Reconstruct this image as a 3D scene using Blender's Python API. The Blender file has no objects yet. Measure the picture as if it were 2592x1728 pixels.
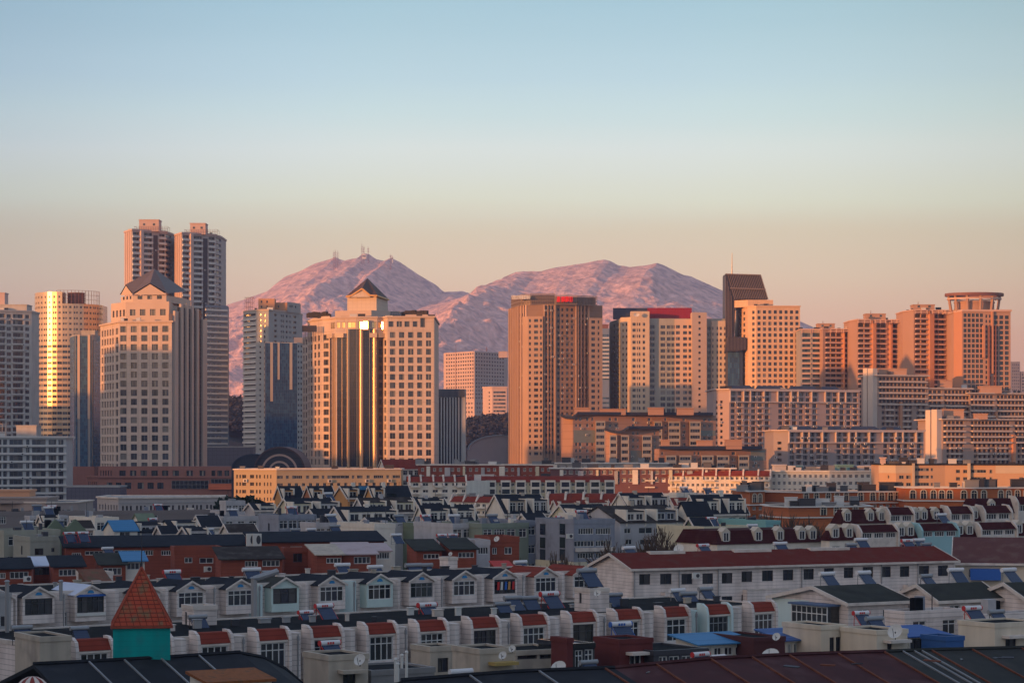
import bpy, math, random
from mathutils import Vector, noise as mnoise
R = math.radians
S = bpy.context.scene
FPX = 6000.0; UC = 1296.0; VH = 1130.0; ZC = 36.0        # lens and eye height of the photograph

# ---------------- camera ----------------
cd = bpy.data.cameras.new('camera'); cam = bpy.data.objects.new('camera', cd); S.collection.objects.link(cam)
cam.location = (0, 0, ZC); cam.rotation_euler = (R(90), 0, 0)
cd.sensor_width = 36; cd.lens = 36 * FPX / 2592; cd.shift_y = (VH - 864) / 2592
cd.clip_start = 1; cd.clip_end = 40000
S.camera = cam

# ---------------- sun and sky ----------------
SUN_AZ = 52.0; SUN_EL = 4.2                                # degrees left of straight behind the camera, and up
sd = Vector((-math.sin(R(SUN_AZ)) * math.cos(R(SUN_EL)), -math.cos(R(SUN_AZ)) * math.cos(R(SUN_EL)), math.sin(R(SUN_EL))))
sl = bpy.data.lights.new('sun', 'SUN'); so = bpy.data.objects.new('sun', sl); S.collection.objects.link(so)
sl.energy = 3.1; sl.angle = R(0.6); sl.color = (1.0, 0.36, 0.085)
so.location = (-300, -200, 300)
so.rotation_euler = sd.to_track_quat('Z', 'Y').to_euler()

w = bpy.data.worlds.new('World'); S.world = w; w.use_nodes = True
nt = w.node_tree; N = nt.nodes; LK = nt.links; N.clear()
wo = N.new('ShaderNodeOutputWorld'); bg = N.new('ShaderNodeBackground')
sky = N.new('ShaderNodeTexSky'); sky.sky_type = 'NISHITA'; sky.sun_disc = False
sky.sun_elevation = R(SUN_EL); sky.sun_rotation = math.atan2(sd.x, sd.y); sky.air_density = 1.2; sky.dust_density = 2.0; sky.ozone_density = 1.5
tc = N.new('ShaderNodeTexCoord'); sx = N.new('ShaderNodeSeparateXYZ'); LK.new(tc.outputs['Generated'], sx.inputs[0])
# clear evening air: pink haze band low down, pale yellow above it, blue overhead
rp = N.new('ShaderNodeValToRGB'); mr = N.new('ShaderNodeMapRange'); mr.inputs['From Min'].default_value = -0.01; mr.inputs['From Max'].default_value = 0.5
mr.clamp = True
sn = N.new('ShaderNodeTexNoise'); smp = N.new('ShaderNodeMapping'); smp.inputs['Scale'].default_value = (2.5, 2.5, 34); LK.new(tc.outputs['Generated'], smp.inputs[0]); LK.new(smp.outputs[0], sn.inputs['Vector']); sn.inputs['Scale'].default_value = 1; sn.inputs['Detail'].default_value = 4
sma = N.new('ShaderNodeMath'); sma.operation = 'MULTIPLY_ADD'; LK.new(sn.outputs['Fac'], sma.inputs[0]); sma.inputs[1].default_value = .016; sma.inputs[2].default_value = -.008
szz = N.new('ShaderNodeMath'); szz.operation = 'ADD'; LK.new(sx.outputs['Z'], szz.inputs[0]); LK.new(sma.outputs[0], szz.inputs[1]); LK.new(szz.outputs[0], mr.inputs['Value']); LK.new(mr.outputs[0], rp.inputs[0])
SKY = [(-0.01, (.60, .30, .225)), (.0466, (.62, .33, .235)), (.0715, (.60, .45, .315)), (.088, (.56, .485, .34)), (.1011, (.56, .59, .47)),
       (.1208, (.52, .59, .575)), (.137, (.40, .535, .56)), (.1532, (.32, .47, .54)), (.1841, (.21, .37, .455)), (.215, (.17, .31, .41)), (.28, (.15, .24, .36)), (.5, (.15, .20, .30))]
el = rp.color_ramp.elements
for i, (z, c) in enumerate(SKY):
    p = (z + 0.01) / 0.51
    e = el[i] if i < 2 else el.new(p)
    e.position = p; e.color = (*c, 1)
# warm brightening towards the low sun and slightly yellower sky to the east end of the range
dp = N.new('ShaderNodeVectorMath'); dp.operation = 'DOT_PRODUCT'; LK.new(tc.outputs['Generated'], dp.inputs[0]); dp.inputs[1].default_value = sd
m1 = N.new('ShaderNodeMath'); m1.operation = 'MAXIMUM'; LK.new(dp.outputs['Value'], m1.inputs[0]); m1.inputs[1].default_value = 0
m2 = N.new('ShaderNodeMath'); m2.operation = 'POWER'; LK.new(m1.outputs[0], m2.inputs[0]); m2.inputs[1].default_value = 3.5
gl = N.new('ShaderNodeMixRGB'); gl.blend_type = 'MIX'; gl.inputs[1].default_value = (0, 0, 0, 1); gl.inputs[2].default_value = (.42, .25, .14, 1); LK.new(m2.outputs[0], gl.inputs[0])
# a little deeper away from the middle of the view, cooler to the left and creamier to the right
sx2 = N.new('ShaderNodeMapRange'); sx2.inputs['From Min'].default_value = -0.24; sx2.inputs['From Max'].default_value = 0.24; LK.new(sx.outputs['X'], sx2.inputs['Value'])
tint = N.new('ShaderNodeValToRGB'); LK.new(sx2.outputs[0], tint.inputs[0]); te = tint.color_ramp.elements; tint.color_ramp.interpolation = 'B_SPLINE'
te[0].position = 0; te[0].color = (.58, .66, .76, 1); te[1].position = 1; te[1].color = (.72, .72, .68, 1)
for p_, c_ in ((.25, (.95, .97, 1.0, 1)), (.5, (1.04, 1.04, 1.04, 1)), (.78, (1.0, 1.0, .97, 1))): e = te.new(p_); e.color = c_
mu = N.new('ShaderNodeMixRGB'); mu.blend_type = 'MULTIPLY'; mu.inputs[0].default_value = 1; LK.new(rp.outputs[0], mu.inputs[1]); LK.new(tint.outputs[0], mu.inputs[2])
ad = N.new('ShaderNodeMixRGB'); ad.blend_type = 'ADD'; ad.inputs[0].default_value = 1; LK.new(mu.outputs[0], ad.inputs[1]); LK.new(gl.outputs[0], ad.inputs[2])
# the half of the sky behind the viewer is a cooler grey blue
r2 = N.new('ShaderNodeValToRGB'); LK.new(mr.outputs[0], r2.inputs[0]); e2 = r2.color_ramp.elements
e2[0].position = 0; e2[0].color = (.195, .235, .285, 1); e2[1].position = 1; e2[1].color = (.16, .21, .30, 1); e = e2.new(.35); e.color = (.20, .26, .36, 1)
ym = N.new('ShaderNodeMapRange'); ym.inputs['From Min'].default_value = -.25; ym.inputs['From Max'].default_value = .45; LK.new(sx.outputs['Y'], ym.inputs['Value'])
fm = N.new('ShaderNodeMixRGB'); LK.new(ym.outputs[0], fm.inputs[0]); LK.new(r2.outputs[0], fm.inputs[1]); LK.new(mu.outputs[0], fm.inputs[2]); LK.new(fm.outputs[0], ad.inputs[1])
bg2 = N.new('ShaderNodeBackground'); LK.new(ad.outputs[0], bg2.inputs['Color']); bg2.inputs['Strength'].default_value = 0.86
LK.new(sky.outputs[0], bg.inputs['Color']); bg.inputs['Strength'].default_value = 0.05
ash = N.new('ShaderNodeAddShader'); LK.new(bg.outputs[0], ash.inputs[0]); LK.new(bg2.outputs[0], ash.inputs[1]); LK.new(ash.outputs[0], wo.inputs['Surface'])
S.view_settings.view_transform = 'Standard'; S.view_settings.look = 'None'; S.view_settings.exposure = 0.85; S.view_settings.gamma = 1
S.cycles.volume_step_rate = 4; S.cycles.max_bounces = 6; S.cycles.volume_bounces = 0; S.cycles.use_denoising = True

# ---------------- helpers ----------------
C = S.collection
rng = random.Random(7)
def PX(u, D): return (u - UC) / FPX * D
def PZ(v, D): return ZC + (VH - v) / FPX * D
def PT(u, v, D): return Vector((PX(u, D), D, PZ(v, D)))

MATS = {}
def mat(name, col, rough=.8, noise=.12, nscale=.25, lines=0, lw=.06, streak=0, metal=0, spec=.3, lcol=.6, tile=None, stain=None, sscale=.6, samt=.5, rust=None):
    """wall-like procedural material: base colour, blotches, streaks, horizontal board/floor joints"""
    if name in MATS: return MATS[name]
    m = bpy.data.materials.new(name); m.use_nodes = True; n = m.node_tree.nodes; l = m.node_tree.links
    b = n['Principled BSDF']; b.inputs['Roughness'].default_value = rough; b.inputs['Metallic'].default_value = metal; b.inputs['Specular IOR Level'].default_value = spec
    tc = n.new('ShaderNodeTexCoord'); geo = n.new('ShaderNodeNewGeometry')
    cur = None
    rgb = n.new('ShaderNodeRGB'); rgb.outputs[0].default_value = (*col, 1); cur = rgb.outputs[0]
    def mul(fac_socket, lo, hi):
        nonlocal cur
        mr = n.new('ShaderNodeMapRange'); mr.inputs['To Min'].default_value = lo; mr.inputs['To Max'].default_value = hi; l.new(fac_socket, mr.inputs['Value'])
        x = n.new('ShaderNodeVectorMath'); x.operation = 'SCALE'; l.new(cur, x.inputs[0]); l.new(mr.outputs[0], x.inputs['Scale']); cur = x.outputs[0]
    if noise:
        t = n.new('ShaderNodeTexNoise'); t.inputs['Scale'].default_value = nscale; t.inputs['Detail'].default_value = 5; l.new(geo.outputs['Position'], t.inputs['Vector'])
        mul(t.outputs['Fac'], 1 - noise * 2, 1 + noise * 2)
    if streak:
        mp = n.new('ShaderNodeMapping'); mp.inputs['Scale'].default_value = (1.2, 1.2, .08); l.new(geo.outputs['Position'], mp.inputs[0])
        t = n.new('ShaderNodeTexNoise'); t.inputs['Scale'].default_value = 1; t.inputs['Detail'].default_value = 4; l.new(mp.outputs[0], t.inputs['Vector'])
        mul(t.outputs['Fac'], 1 - streak * 2, 1 + streak * 2)
    if stain:
        t = n.new('ShaderNodeTexNoise'); t.inputs['Scale'].default_value = sscale; t.inputs['Detail'].default_value = 6; l.new(geo.outputs['Position'], t.inputs['Vector'])
        mr = n.new('ShaderNodeMapRange'); mr.inputs['From Min'].default_value = .52; mr.inputs['From Max'].default_value = .68; mr.inputs['To Max'].default_value = samt; l.new(t.outputs['Fac'], mr.inputs['Value'])
        x = n.new('ShaderNodeMixRGB'); l.new(mr.outputs[0], x.inputs[0]); l.new(cur, x.inputs[1]); x.inputs[2].default_value = (*stain, 1); cur = x.outputs[0]
    if lines:
        sp = n.new('ShaderNodeSeparateXYZ'); l.new(geo.outputs['Position'], sp.inputs[0])
        a = n.new('ShaderNodeMath'); a.operation = 'DIVIDE'; l.new(sp.outputs['Z'], a.inputs[0]); a.inputs[1].default_value = lines
        f = n.new('ShaderNodeMath'); f.operation = 'FRACT'; l.new(a.outputs[0], f.inputs[0])
        g = n.new('ShaderNodeMath'); g.operation = 'LESS_THAN'; l.new(f.outputs[0], g.inputs[0]); g.inputs[1].default_value = lw / lines
        last = g.outputs[0]
        if tile:
            ax = n.new('ShaderNodeMath'); ax.operation = 'MULTIPLY_ADD'; l.new(sp.outputs['Y'], ax.inputs[0]); ax.inputs[1].default_value = .73; l.new(sp.outputs['X'], ax.inputs[2])
            a2 = n.new('ShaderNodeMath'); a2.operation = 'DIVIDE'; l.new(ax.outputs[0], a2.inputs[0]); a2.inputs[1].default_value = tile
            f2 = n.new('ShaderNodeMath'); f2.operation = 'FRACT'; l.new(a2.outputs[0], f2.inputs[0])
            g2 = n.new('ShaderNodeMath'); g2.operation = 'LESS_THAN'; l.new(f2.outputs[0], g2.inputs[0]); g2.inputs[1].default_value = lw / tile
            mx = n.new('ShaderNodeMath'); mx.operation = 'MAXIMUM'; l.new(last, mx.inputs[0]); l.new(g2.outputs[0], mx.inputs[1]); last = mx.outputs[0]
        mul(last, 1, lcol)
    l.new(cur, b.inputs['Base Color'])
    MATS[name] = m
    return m
def glassmat(name, cols, rough=.1, metal=0, spec=.9, wob=0):
    if name in MATS: return MATS[name]
    m = bpy.data.materials.new(name); m.use_nodes = True; n = m.node_tree.nodes; l = m.node_tree.links
    b = n['Principled BSDF']; b.inputs['Roughness'].default_value = rough; b.inputs['Metallic'].default_value = metal; b.inputs['Specular IOR Level'].default_value = spec
    oi = n.new('ShaderNodeObjectInfo'); ge = n.new('ShaderNodeNewGeometry')
    a = n.new('ShaderNodeMath'); a.operation = 'ADD'; l.new(oi.outputs['Random'], a.inputs[0]); l.new(ge.outputs['Random Per Island'], a.inputs[1])
    f = n.new('ShaderNodeMath'); f.operation = 'FRACT'; l.new(a.outputs[0], f.inputs[0])
    r = n.new('ShaderNodeValToRGB'); l.new(f.outputs[0], r.inputs[0]); r.color_ramp.interpolation = 'CONSTANT'
    e = r.color_ramp.elements
    for i, c in enumerate(cols):
        x = e[i] if i < 2 else e.new(i / len(cols)); x.position = i / len(cols); x.color = (*c, 1)
    l.new(r.outputs[0], b.inputs['Base Color'])
    if wob:
        t = n.new('ShaderNodeTexNoise'); t.inputs['Scale'].default_value = .5; l.new(ge.outputs['Position'], t.inputs['Vector'])
        bp = n.new('ShaderNodeBump'); bp.inputs['Strength'].default_value = wob; bp.inputs['Distance'].default_value = .3; l.new(t.outputs['Fac'], bp.inputs['Height']); l.new(bp.outputs[0], b.inputs['Normal'])
    MATS[name] = m
    return m
DG = [(.012, .018, .028), (.02, .028, .04), (.035, .04, .045), (.015, .02, .025), (.12, .11, .10), (.025, .035, .05), (.01, .014, .02), (.05, .055, .06), (.24, .22, .19), (.02, .02, .03), (.03, .03, .035), (.01, .012, .02)]
G_FAR = glassmat('window_glass_far', DG, .12)
G_HOTEL = glassmat('hotel_glass', [(.07, .075, .08), (.10, .10, .09), (.03, .035, .045), (.22, .20, .17), (.08, .085, .10), (.02, .025, .03), (.13, .12, .11), (.05, .05, .05)], .07)
G_GLARE = glassmat('gold_glare_glass', [(.95, .62, .28), (.85, .55, .25), (.9, .65, .35)], .33, .85)  # gold colour stands in for the sun's glare on these panes
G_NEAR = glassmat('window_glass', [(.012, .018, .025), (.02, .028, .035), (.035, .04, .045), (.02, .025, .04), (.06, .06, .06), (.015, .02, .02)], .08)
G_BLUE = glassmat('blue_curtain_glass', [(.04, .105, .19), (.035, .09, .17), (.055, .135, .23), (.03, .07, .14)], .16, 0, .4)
G_GLINT = glassmat('gold_glint_glass', [(.95, .72, .38), (.9, .65, .3)], .13, .8)  # bright gold colour imitates the sun glint on the faceted bays
G_GREEN = glassmat('greenish_glass', [(.03, .05, .045), (.045, .07, .06), (.02, .03, .035), (.08, .09, .08), (.03, .045, .055)], .12)
G_DARK = glassmat('dark_curtain_glass', [(.018, .02, .028), (.025, .024, .03)], .14, .2, wob=.1)
M_WF = mat('white_window_frame', (.62, .62, .60), .5, .04)
M_GF = mat('grey_window_frame', (.22, .23, .24), .5, .04)
M_CF = mat('slate_blue_mullion', (.09, .14, .19), .5, .04)
M_BF = mat('dark_window_frame', (.05, .05, .055), .5, .04)

class MB:
    def __init__(s): s.v = []; s.f = []; s.m = []
    def face(s, pts, mi=0):
        i = len(s.v); s.v += [tuple(p) for p in pts]; s.f.append(tuple(range(i, i + len(pts)))); s.m.append(mi)
    def box(s, x0, x1, y0, y1, z0, z1, mi=0):
        s.hexa([(x0, y0, z0), (x1, y0, z0), (x1, y1, z0), (x0, y1, z0)], [(x0, y0, z1), (x1, y0, z1), (x1, y1, z1), (x0, y1, z1)], mi)
    def hexa(s, bot, top, mi=0):
        i = len(s.v); n = len(bot); s.v += [tuple(p) for p in bot] + [tuple(p) for p in top]
        s.f.append(tuple(i + k for k in reversed(range(n)))); s.f.append(tuple(i + n + k for k in range(n))); s.m += [mi, mi]
        for k in range(n):
            k2 = (k + 1) % n; s.f.append((i + k, i + k2, i + n + k2, i + n + k)); s.m.append(mi)
    def prism(s, poly, z0, z1, mi=0): s.hexa([(x, y, z0) for x, y in poly], [(x, y, z1) for x, y in poly], mi)
    def ebox(s, E, a0, a1, n0, n1, z0, z1, mi=0):
        """box on a wall edge: a along it, n outwards"""
        p = lambda a, n: (E.A.x + E.d.x * a + E.n.x * n, E.A.y + E.d.y * a + E.n.y * n)
        q = [p(a0, n1), p(a1, n1), p(a1, n0), p(a0, n0)]
        s.hexa([(*c, z0) for c in q], [(*c, z1) for c in q], mi)
    def tube(s, p, q, r, k=6, mi=0, r2=None):
        p = Vector(p); q = Vector(q); r2 = r if r2 is None else r2
        d = (q - p).normalized(); a = d.orthogonal().normalized(); b = d.cross(a)
        ring = lambda o, rr: [tuple(o + (a * math.cos(2 * math.pi * j / k) + b * math.sin(2 * math.pi * j / k)) * rr) for j in range(k)]
        s.hexa(ring(p, r), ring(q, r2), mi)
    def ring(s, poly, o, i_, z0, z1, mi=0):
        P = offset(poly, o); Q = offset(poly, i_); n = len(poly)
        for k in range(n):
            j = (k + 1) % n
            s.face([(*P[k], z0), (*P[j], z0), (*P[j], z1), (*P[k], z1)], mi)
            s.face([(*Q[j], z0), (*Q[k], z0), (*Q[k], z1), (*Q[j], z1)], mi)
            s.face([(*P[k], z1), (*P[j], z1), (*Q[j], z1), (*Q[k], z1)], mi)
            s.face([(*Q[k], z0), (*Q[j], z0), (*P[j], z0), (*P[k], z0)], mi)
    def mesh(s, name, mats):
        me = bpy.data.meshes.new(name); me.from_pydata(s.v, [], s.f)
        for x in mats: me.materials.append(x)
        me.polygons.foreach_set('material_index', s.m)
        me.update()
        return me
    def build(s, name, mats, parent=None):
        if not s.f: return None
        if not isinstance(mats, (list, tuple)): mats = [mats]
        return link(name, s.mesh(name, mats), parent)
def link(name, me, parent=None):
    o = bpy.data.objects.new(name, me); C.objects.link(o)
    if parent is not None: o.parent = parent
    return o
def offset(poly, d):
    out = []; n = len(poly)
    for k in range(n):
        p = Vector(poly[k - 1]); q = Vector(poly[k]); r = Vector(poly[(k + 1) % n])
        e1 = (q - p).normalized(); e2 = (r - q).normalized()
        n1 = Vector((e1.y, -e1.x)); n2 = Vector((e2.y, -e2.x)); b = n1 + n2
        if b.length < .3: b = n1; sc = 1
        else: b.normalize(); sc = 1 / max(.35, b.dot(n1))
        c = q + b * d * sc; out.append((c.x, c.y))
    return out
def thing(name, label, cat, loc=(0, 0, 0), group=None, rz=0):
    o = bpy.data.objects.new(name, None); C.objects.link(o); o.location = loc; o.rotation_euler = (0, 0, rz); o.empty_display_size = .2
    o['label'] = label; o['category'] = cat
    if group: o['group'] = group
    return o
def tag(o, label=None, cat=None, group=None, kind=None):
    if label: o['label'] = label
    if cat: o['category'] = cat
    if group: o['group'] = group
    if kind: o['kind'] = kind
    return o
class Edge:
    def __init__(s, A, B):
        s.A = Vector(A); s.B = Vector(B); s.L = (s.B - s.A).length; s.d = (s.B - s.A) / s.L; s.n = Vector((s.d.y, -s.d.x)); s.ang = math.atan2(s.d.y, s.d.x)
    def at(s, u, ox, oy):
        """distance along this edge at which photo column u meets it; ox, oy = the building's origin"""
        k = (u - UC) / FPX; ax = s.A.x + ox; ay = s.A.y + oy
        return (k * ay - ax) / (s.d.x - k * s.d.y)
    def P(s, a, n=0): return (s.A.x + s.d.x * a + s.n.x * n, s.A.y + s.d.y * a + s.n.y * n)

def wall(mb, E, z0, z1, holes, depth=.3, mi=0):
    """a wall with real openings and reveals"""
    hs = [h for h in holes if h[1] > .05 and h[0] < E.L - .05]
    xs = sorted({0.0, E.L} | {min(max(round(x, 3), 0), E.L) for h in hs for x in h[:2]})
    zs = sorted({z0, z1} | {min(max(round(z, 3), z0), z1) for h in hs for z in h[2:4]})
    P = lambda a, z, n=0: (*E.P(a, n), z)
    for j in range(len(zs) - 1):
        za, zb = zs[j], zs[j + 1]; zm = (za + zb) / 2; row = [h for h in hs if h[2] < zm < h[3]]; st = None
        for i in range(len(xs) - 1):
            xm = (xs[i] + xs[i + 1]) / 2; hole = any(h[0] < xm < h[1] for h in row)
            if not hole and st is None: st = xs[i]
            if hole and st is not None: mb.face([P(st, za), P(xs[i], za), P(xs[i], zb), P(st, zb)], mi); st = None
        if st is not None: mb.face([P(st, za), P(E.L, za), P(E.L, zb), P(st, zb)], mi)
    for h in hs:
        a, b, c, d = max(h[0], 0), min(h[1], E.L), h[2], h[3]; k = -depth
        mb.face([P(a, c), P(b, c), P(b, c, k), P(a, c, k)], mi); mb.face([P(a, d, k), P(b, d, k), P(b, d), P(a, d)], mi)
        mb.face([P(a, c), P(a, c, k), P(a, d, k), P(a, d)], mi); mb.face([P(b, c, k), P(b, c), P(b, d), P(b, d, k)], mi)

WM = {}
def window_mesh(w, h, style):
    w = round(w * 10) / 10; h = round(h * 10) / 10; key = (w, h, style)
    if key in WM: return WM[key]
    mb = MB(); x0, x1 = -w / 2, w / 2
    sty, nm = (style.split(':') + ['1'])[:2]; nm = int(nm)
    n = max(1, nm) + 1
    fr = {'w': M_WF, 'g': M_GF, 'd': M_BF, 'a': M_WF}.get(sty[0], M_GF)
    gm = {'far': G_FAR, 'hotel': G_HOTEL, 'blue': G_BLUE, 'green': G_GREEN, 'gold': G_GLARE, 'glint': G_GLINT, 'dk': G_DARK}.get(sty[1:], G_NEAR)
    t = .085 if h < 2.2 and gm == G_NEAR else .1
    for k in range(n): xa, xb = x0 + w * k / n, x0 + w * (k + 1) / n; mb.face([(xa, 0, 0), (xb, 0, 0), (xb, 0, h), (xa, 0, h)], 0)
    for a, b, c, d in [(x0, x1, 0, t), (x0, x1, h - t, h), (x0, x0 + t, t, h - t), (x1 - t, x1, t, h - t)]: mb.box(a, b, -.07, .02, c, d, 1)
    for k in range(1, n):
        x = x0 + w * k / n; mb.box(x - t * .45, x + t * .45, -.06, .015, t, h - t, 1)
    if gm == G_NEAR and h > 1.3: mb.box(x0 + t, x1 - t, -.065, .018, h * .68, h * .68 + t * .9, 1)
    me = mb.mesh('window', [gm, fr]); WM[key] = me
    return me

ACM = []
def ac_mesh():
    if not ACM: mb = MB(); mb.box(-.5, .5, -.42, 0, 0, .75, 0); mb.box(-.3, .3, -.44, -.42, .1, .65, 1); ACM.append(mb.mesh('air_conditioner', [M_WF, M_BF]))
    return ACM[0]
class Building:
    """front = [(u, D), ...] corners seen from the left to the right; the back closes the plan"""
    def __init__(s, name, label, front, vtop, back=18, group=None, cat='building', D=None, zb=0, wallm=None, walltop=None, depth=.3, cap=100, ac=0, cl=0):
        s.D = D or min(d for u, d in front); pts = [(PX(u, d), d) for u, d in front]
        s.ox = sum(p[0] for p in pts) / len(pts); s.oy = min(p[1] for p in pts)
        s.front = [(x - s.ox, y - s.oy) for x, y in pts]; s.nf = len(pts) - 1
        yb = max(p[1] for p in s.front) + back
        kx = .0
        s.poly = s.front + [(s.front[-1][0] + .02, yb), (s.front[0][0] - .02, yb)]
        s.zb = zb; s.zt = PZ(vtop, s.D); s.us = front; s.wallm = wallm; s.depth = depth; s.cap = cap; s.ac = ac; s.cl = cl
        s.root = thing(name, label, cat, (s.ox, s.oy, 0), group)
        s.E = [Edge(s.poly[i], s.poly[(i + 1) % len(s.poly)]) for i in range(len(s.poly))]
        s.holes = {i: [] for i in range(len(s.E))}; s.wins = []; s.nb = 0
    def z(s, v): return PZ(v, s.D)
    def a(s, e, u): return s.E[e].at(u, s.ox, s.oy)
    def win(s, e, cols, v0, h, pitch, n, style='gfar:1', sill=False, rec=None, rows=None, skip=0, flush=False):
        """cols = [(u0, u1), ...]; first row's top at v0, px height h, px pitch; n rows"""
        E = s.E[e]; hm = h / FPX * s.D
        for r in range(n):
            zt = s.z(v0 + r * pitch); zb = zt - hm
            for (ua, ub) in cols:
                a0, a1 = s.a(e, ua), s.a(e, ub)
                a0 = max(a0, .15); a1 = min(a1, E.L - .15)
                if a1 - a0 < .25 or zb < s.zb + .3: continue
                if skip and rng.random() < skip: continue
                s.holes[e].append((a0, a1, zb, zt)); s.wins.append((e, a0, a1, zb, zt, style, rec if rec is not None else s.depth))
    def bars(s, e, cols, v0, h, pitch, n, name, m, out=.9, inn=0, lo=None):
        """a slab or parapet on each floor, each its own part"""
        hm = h / FPX * s.D; E = s.E[e]; rest = MB()
        for r in range(n):
            zt = s.z(v0 + r * pitch)
            for ua, ub in cols:
                a0, a1 = max(0, s.a(e, ua)), min(E.L, s.a(e, ub))
                mb = MB() if s.nb < s.cap else rest
                mb.ebox(E, a0, a1, inn, out, zt - hm, zt, 0)
                if mb is not rest: mb.build(name, m, s.root); s.nb += 1
        if rest.f: tag(rest.build(name, m, s.root), kind='stuff')
    def fins(s, e, cols, v0, v1, m, out=.5, name='pilaster', inn=0.0):
        for ua, ub in cols:
            mb = MB(); mb.ebox(s.E[e], max(0, s.a(e, ua)), min(s.E[e].L, s.a(e, ub)), inn, out, max(s.z(v1), s.zb), s.z(v0), 0); mb.build(name, m, s.root)
    def curtain(s, e, ua, ub, v0, v1, nx, pitch, gm, fm, out=.25, name='curtain_wall', t=.09):
        E = s.E[e]; a0, a1 = max(0, s.a(e, ua)), min(E.L, s.a(e, ub)); z1 = s.z(v0); z0 = max(s.z(v1), s.zb); p = pitch / FPX * s.D
        mb = MB(); nz = max(1, int(round((z1 - z0) / p))); P = lambda a, z, n: (*E.P(a, n), z)
        for i in range(nx):
            for j in range(nz):
                A = a0 + (a1 - a0) * i / nx; B = a0 + (a1 - a0) * (i + 1) / nx; c = z0 + (z1 - z0) * j / nz; d = z0 + (z1 - z0) * (j + 1) / nz
                mb.face([P(A, c, out), P(B, c, out), P(B, d, out), P(A, d, out)], 0)
        mb.face([P(a0, z1, out), P(a1, z1, out), P(a1, z1, 0), P(a0, z1, 0)], 1)
        for i in range(nx + 1):
            A = a0 + (a1 - a0) * i / nx; mb.ebox(E, A - t / 2, A + t / 2, .002, out + .06, z0, z1, 1)
        for j in range(nz + 1):
            c = z0 + (z1 - z0) * j / nz; mb.ebox(E, a0, a1, .003, out + .045, c - t / 2, c + t / 2, 1)
        return mb.build(name, [gm, fm], s.root)
    def cornice(s, v0, v1, m, out=.5, name='cornice', inn=-.6):
        mb = MB(); mb.ring(s.poly, out, inn, s.z(v1), s.z(v0), 0); return mb.build(name, m, s.root)
    def finish(s, roofm=None):
        mb = MB()
        for i, E in enumerate(s.E): wall(mb, E, s.zb, s.zt, s.holes[i], s.depth)
        mb.build('wall', s.wallm, s.root)
        rb = MB(); rb.face([(x, y, s.zt - .05) for x, y in offset(s.poly, -.02)], 0); rb.build('roof', roofm or M_ROOFG, s.root)
        s.wins.sort(key=lambda q: -q[4]); rest = MB(); rm = None; gi = {}
        for k, (e, a0, a1, zb, zt, sty, rec) in enumerate(s.wins):
            E = s.E[e]
            if k < s.cap:
                me = window_mesh(a1 - a0, zt - zb, sty); o = link('window', me, s.root)
                mw = round((a1 - a0) * 10) / 10; mh = round((zt - zb) * 10) / 10
                p = E.P((a0 + a1) / 2, -rec + .02); o.location = (p[0], p[1], zb); o.rotation_euler = (0, 0, E.ang)
                o.scale = ((a1 - a0) / max(mw, .1), 1, (zt - zb) / max(mh, .1))
            else:
                P = lambda a, z, n: (*E.P(a, n), z)
                g = G_HOTEL if 'hotel' in sty else G_GREEN if 'green' in sty else G_BLUE if 'blue' in sty else G_FAR if 'far' in sty else G_NEAR
                mi = gi.setdefault(g, len(gi)) * 2
                rest.face([P(a0, zb, -rec + .02), P(a1, zb, -rec + .02), P(a1, zt, -rec + .02), P(a0, zt, -rec + .02)], mi)
                am = (a0 + a1) / 2; rest.ebox(E, am - .05, am + .05, -rec + .02, -rec + .08, zb, zt, mi + 1)
        if s.ac:
            c_ = 0
            for (e, a0, a1, zb, zt, sty, rec) in s.wins:
                if c_ >= s.ac: break
                if 'far' in sty and rng.random() < .16:
                    E = s.E[e]; o = link('air_conditioner', ac_mesh(), s.root); a = a0 + (a1 - a0) * rng.choice([.1, .9]); o.location = (*E.P(a, .02 + (1.0 if rec > .7 else 0)), zb - 1.0); o.rotation_euler = (0, 0, E.ang); c_ += 1
        for k in range(s.cl):
            E = s.E[rng.randrange(s.nf)]; a = rng.uniform(0, E.L); p = E.P(a, -rng.uniform(1.5, 5)); w_, h_ = rng.uniform(.4, 1.6), rng.uniform(.5, 1.8); mb = MB(); mb.box(p[0] - w_, p[0] + w_, p[1] - .6, p[1] + .6, s.zt - .1, s.zt + h_); mb.box(p[0] - w_ - .1, p[0] + w_ + .1, p[1] - .7, p[1] + .7, s.zt + h_, s.zt + h_ + .12)
            mb.build(rng.choice(['chimney', 'roof_vent', 'water_tank']), rng.choice([M_WF, M_GF, M_BF, M_ROOFG, M_BF]), s.root)
        if rest.f:
            ms = []
            for g in gi: ms += [g, M_WF if sty[0] == 'w' else M_GF]
            tag(rest.build('window', ms, s.root), kind='stuff')
        return s.root
def cols(u0, u1, n, fill=.6):
    p = (u1 - u0) / n
    return [(u0 + p * (i + .5 - fill / 2), u0 + p * (i + .5 + fill / 2)) for i in range(n)]
M_ROOFG = mat('grey_flat_roof', (.12, .12, .125), .9, .15, .3)
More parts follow.
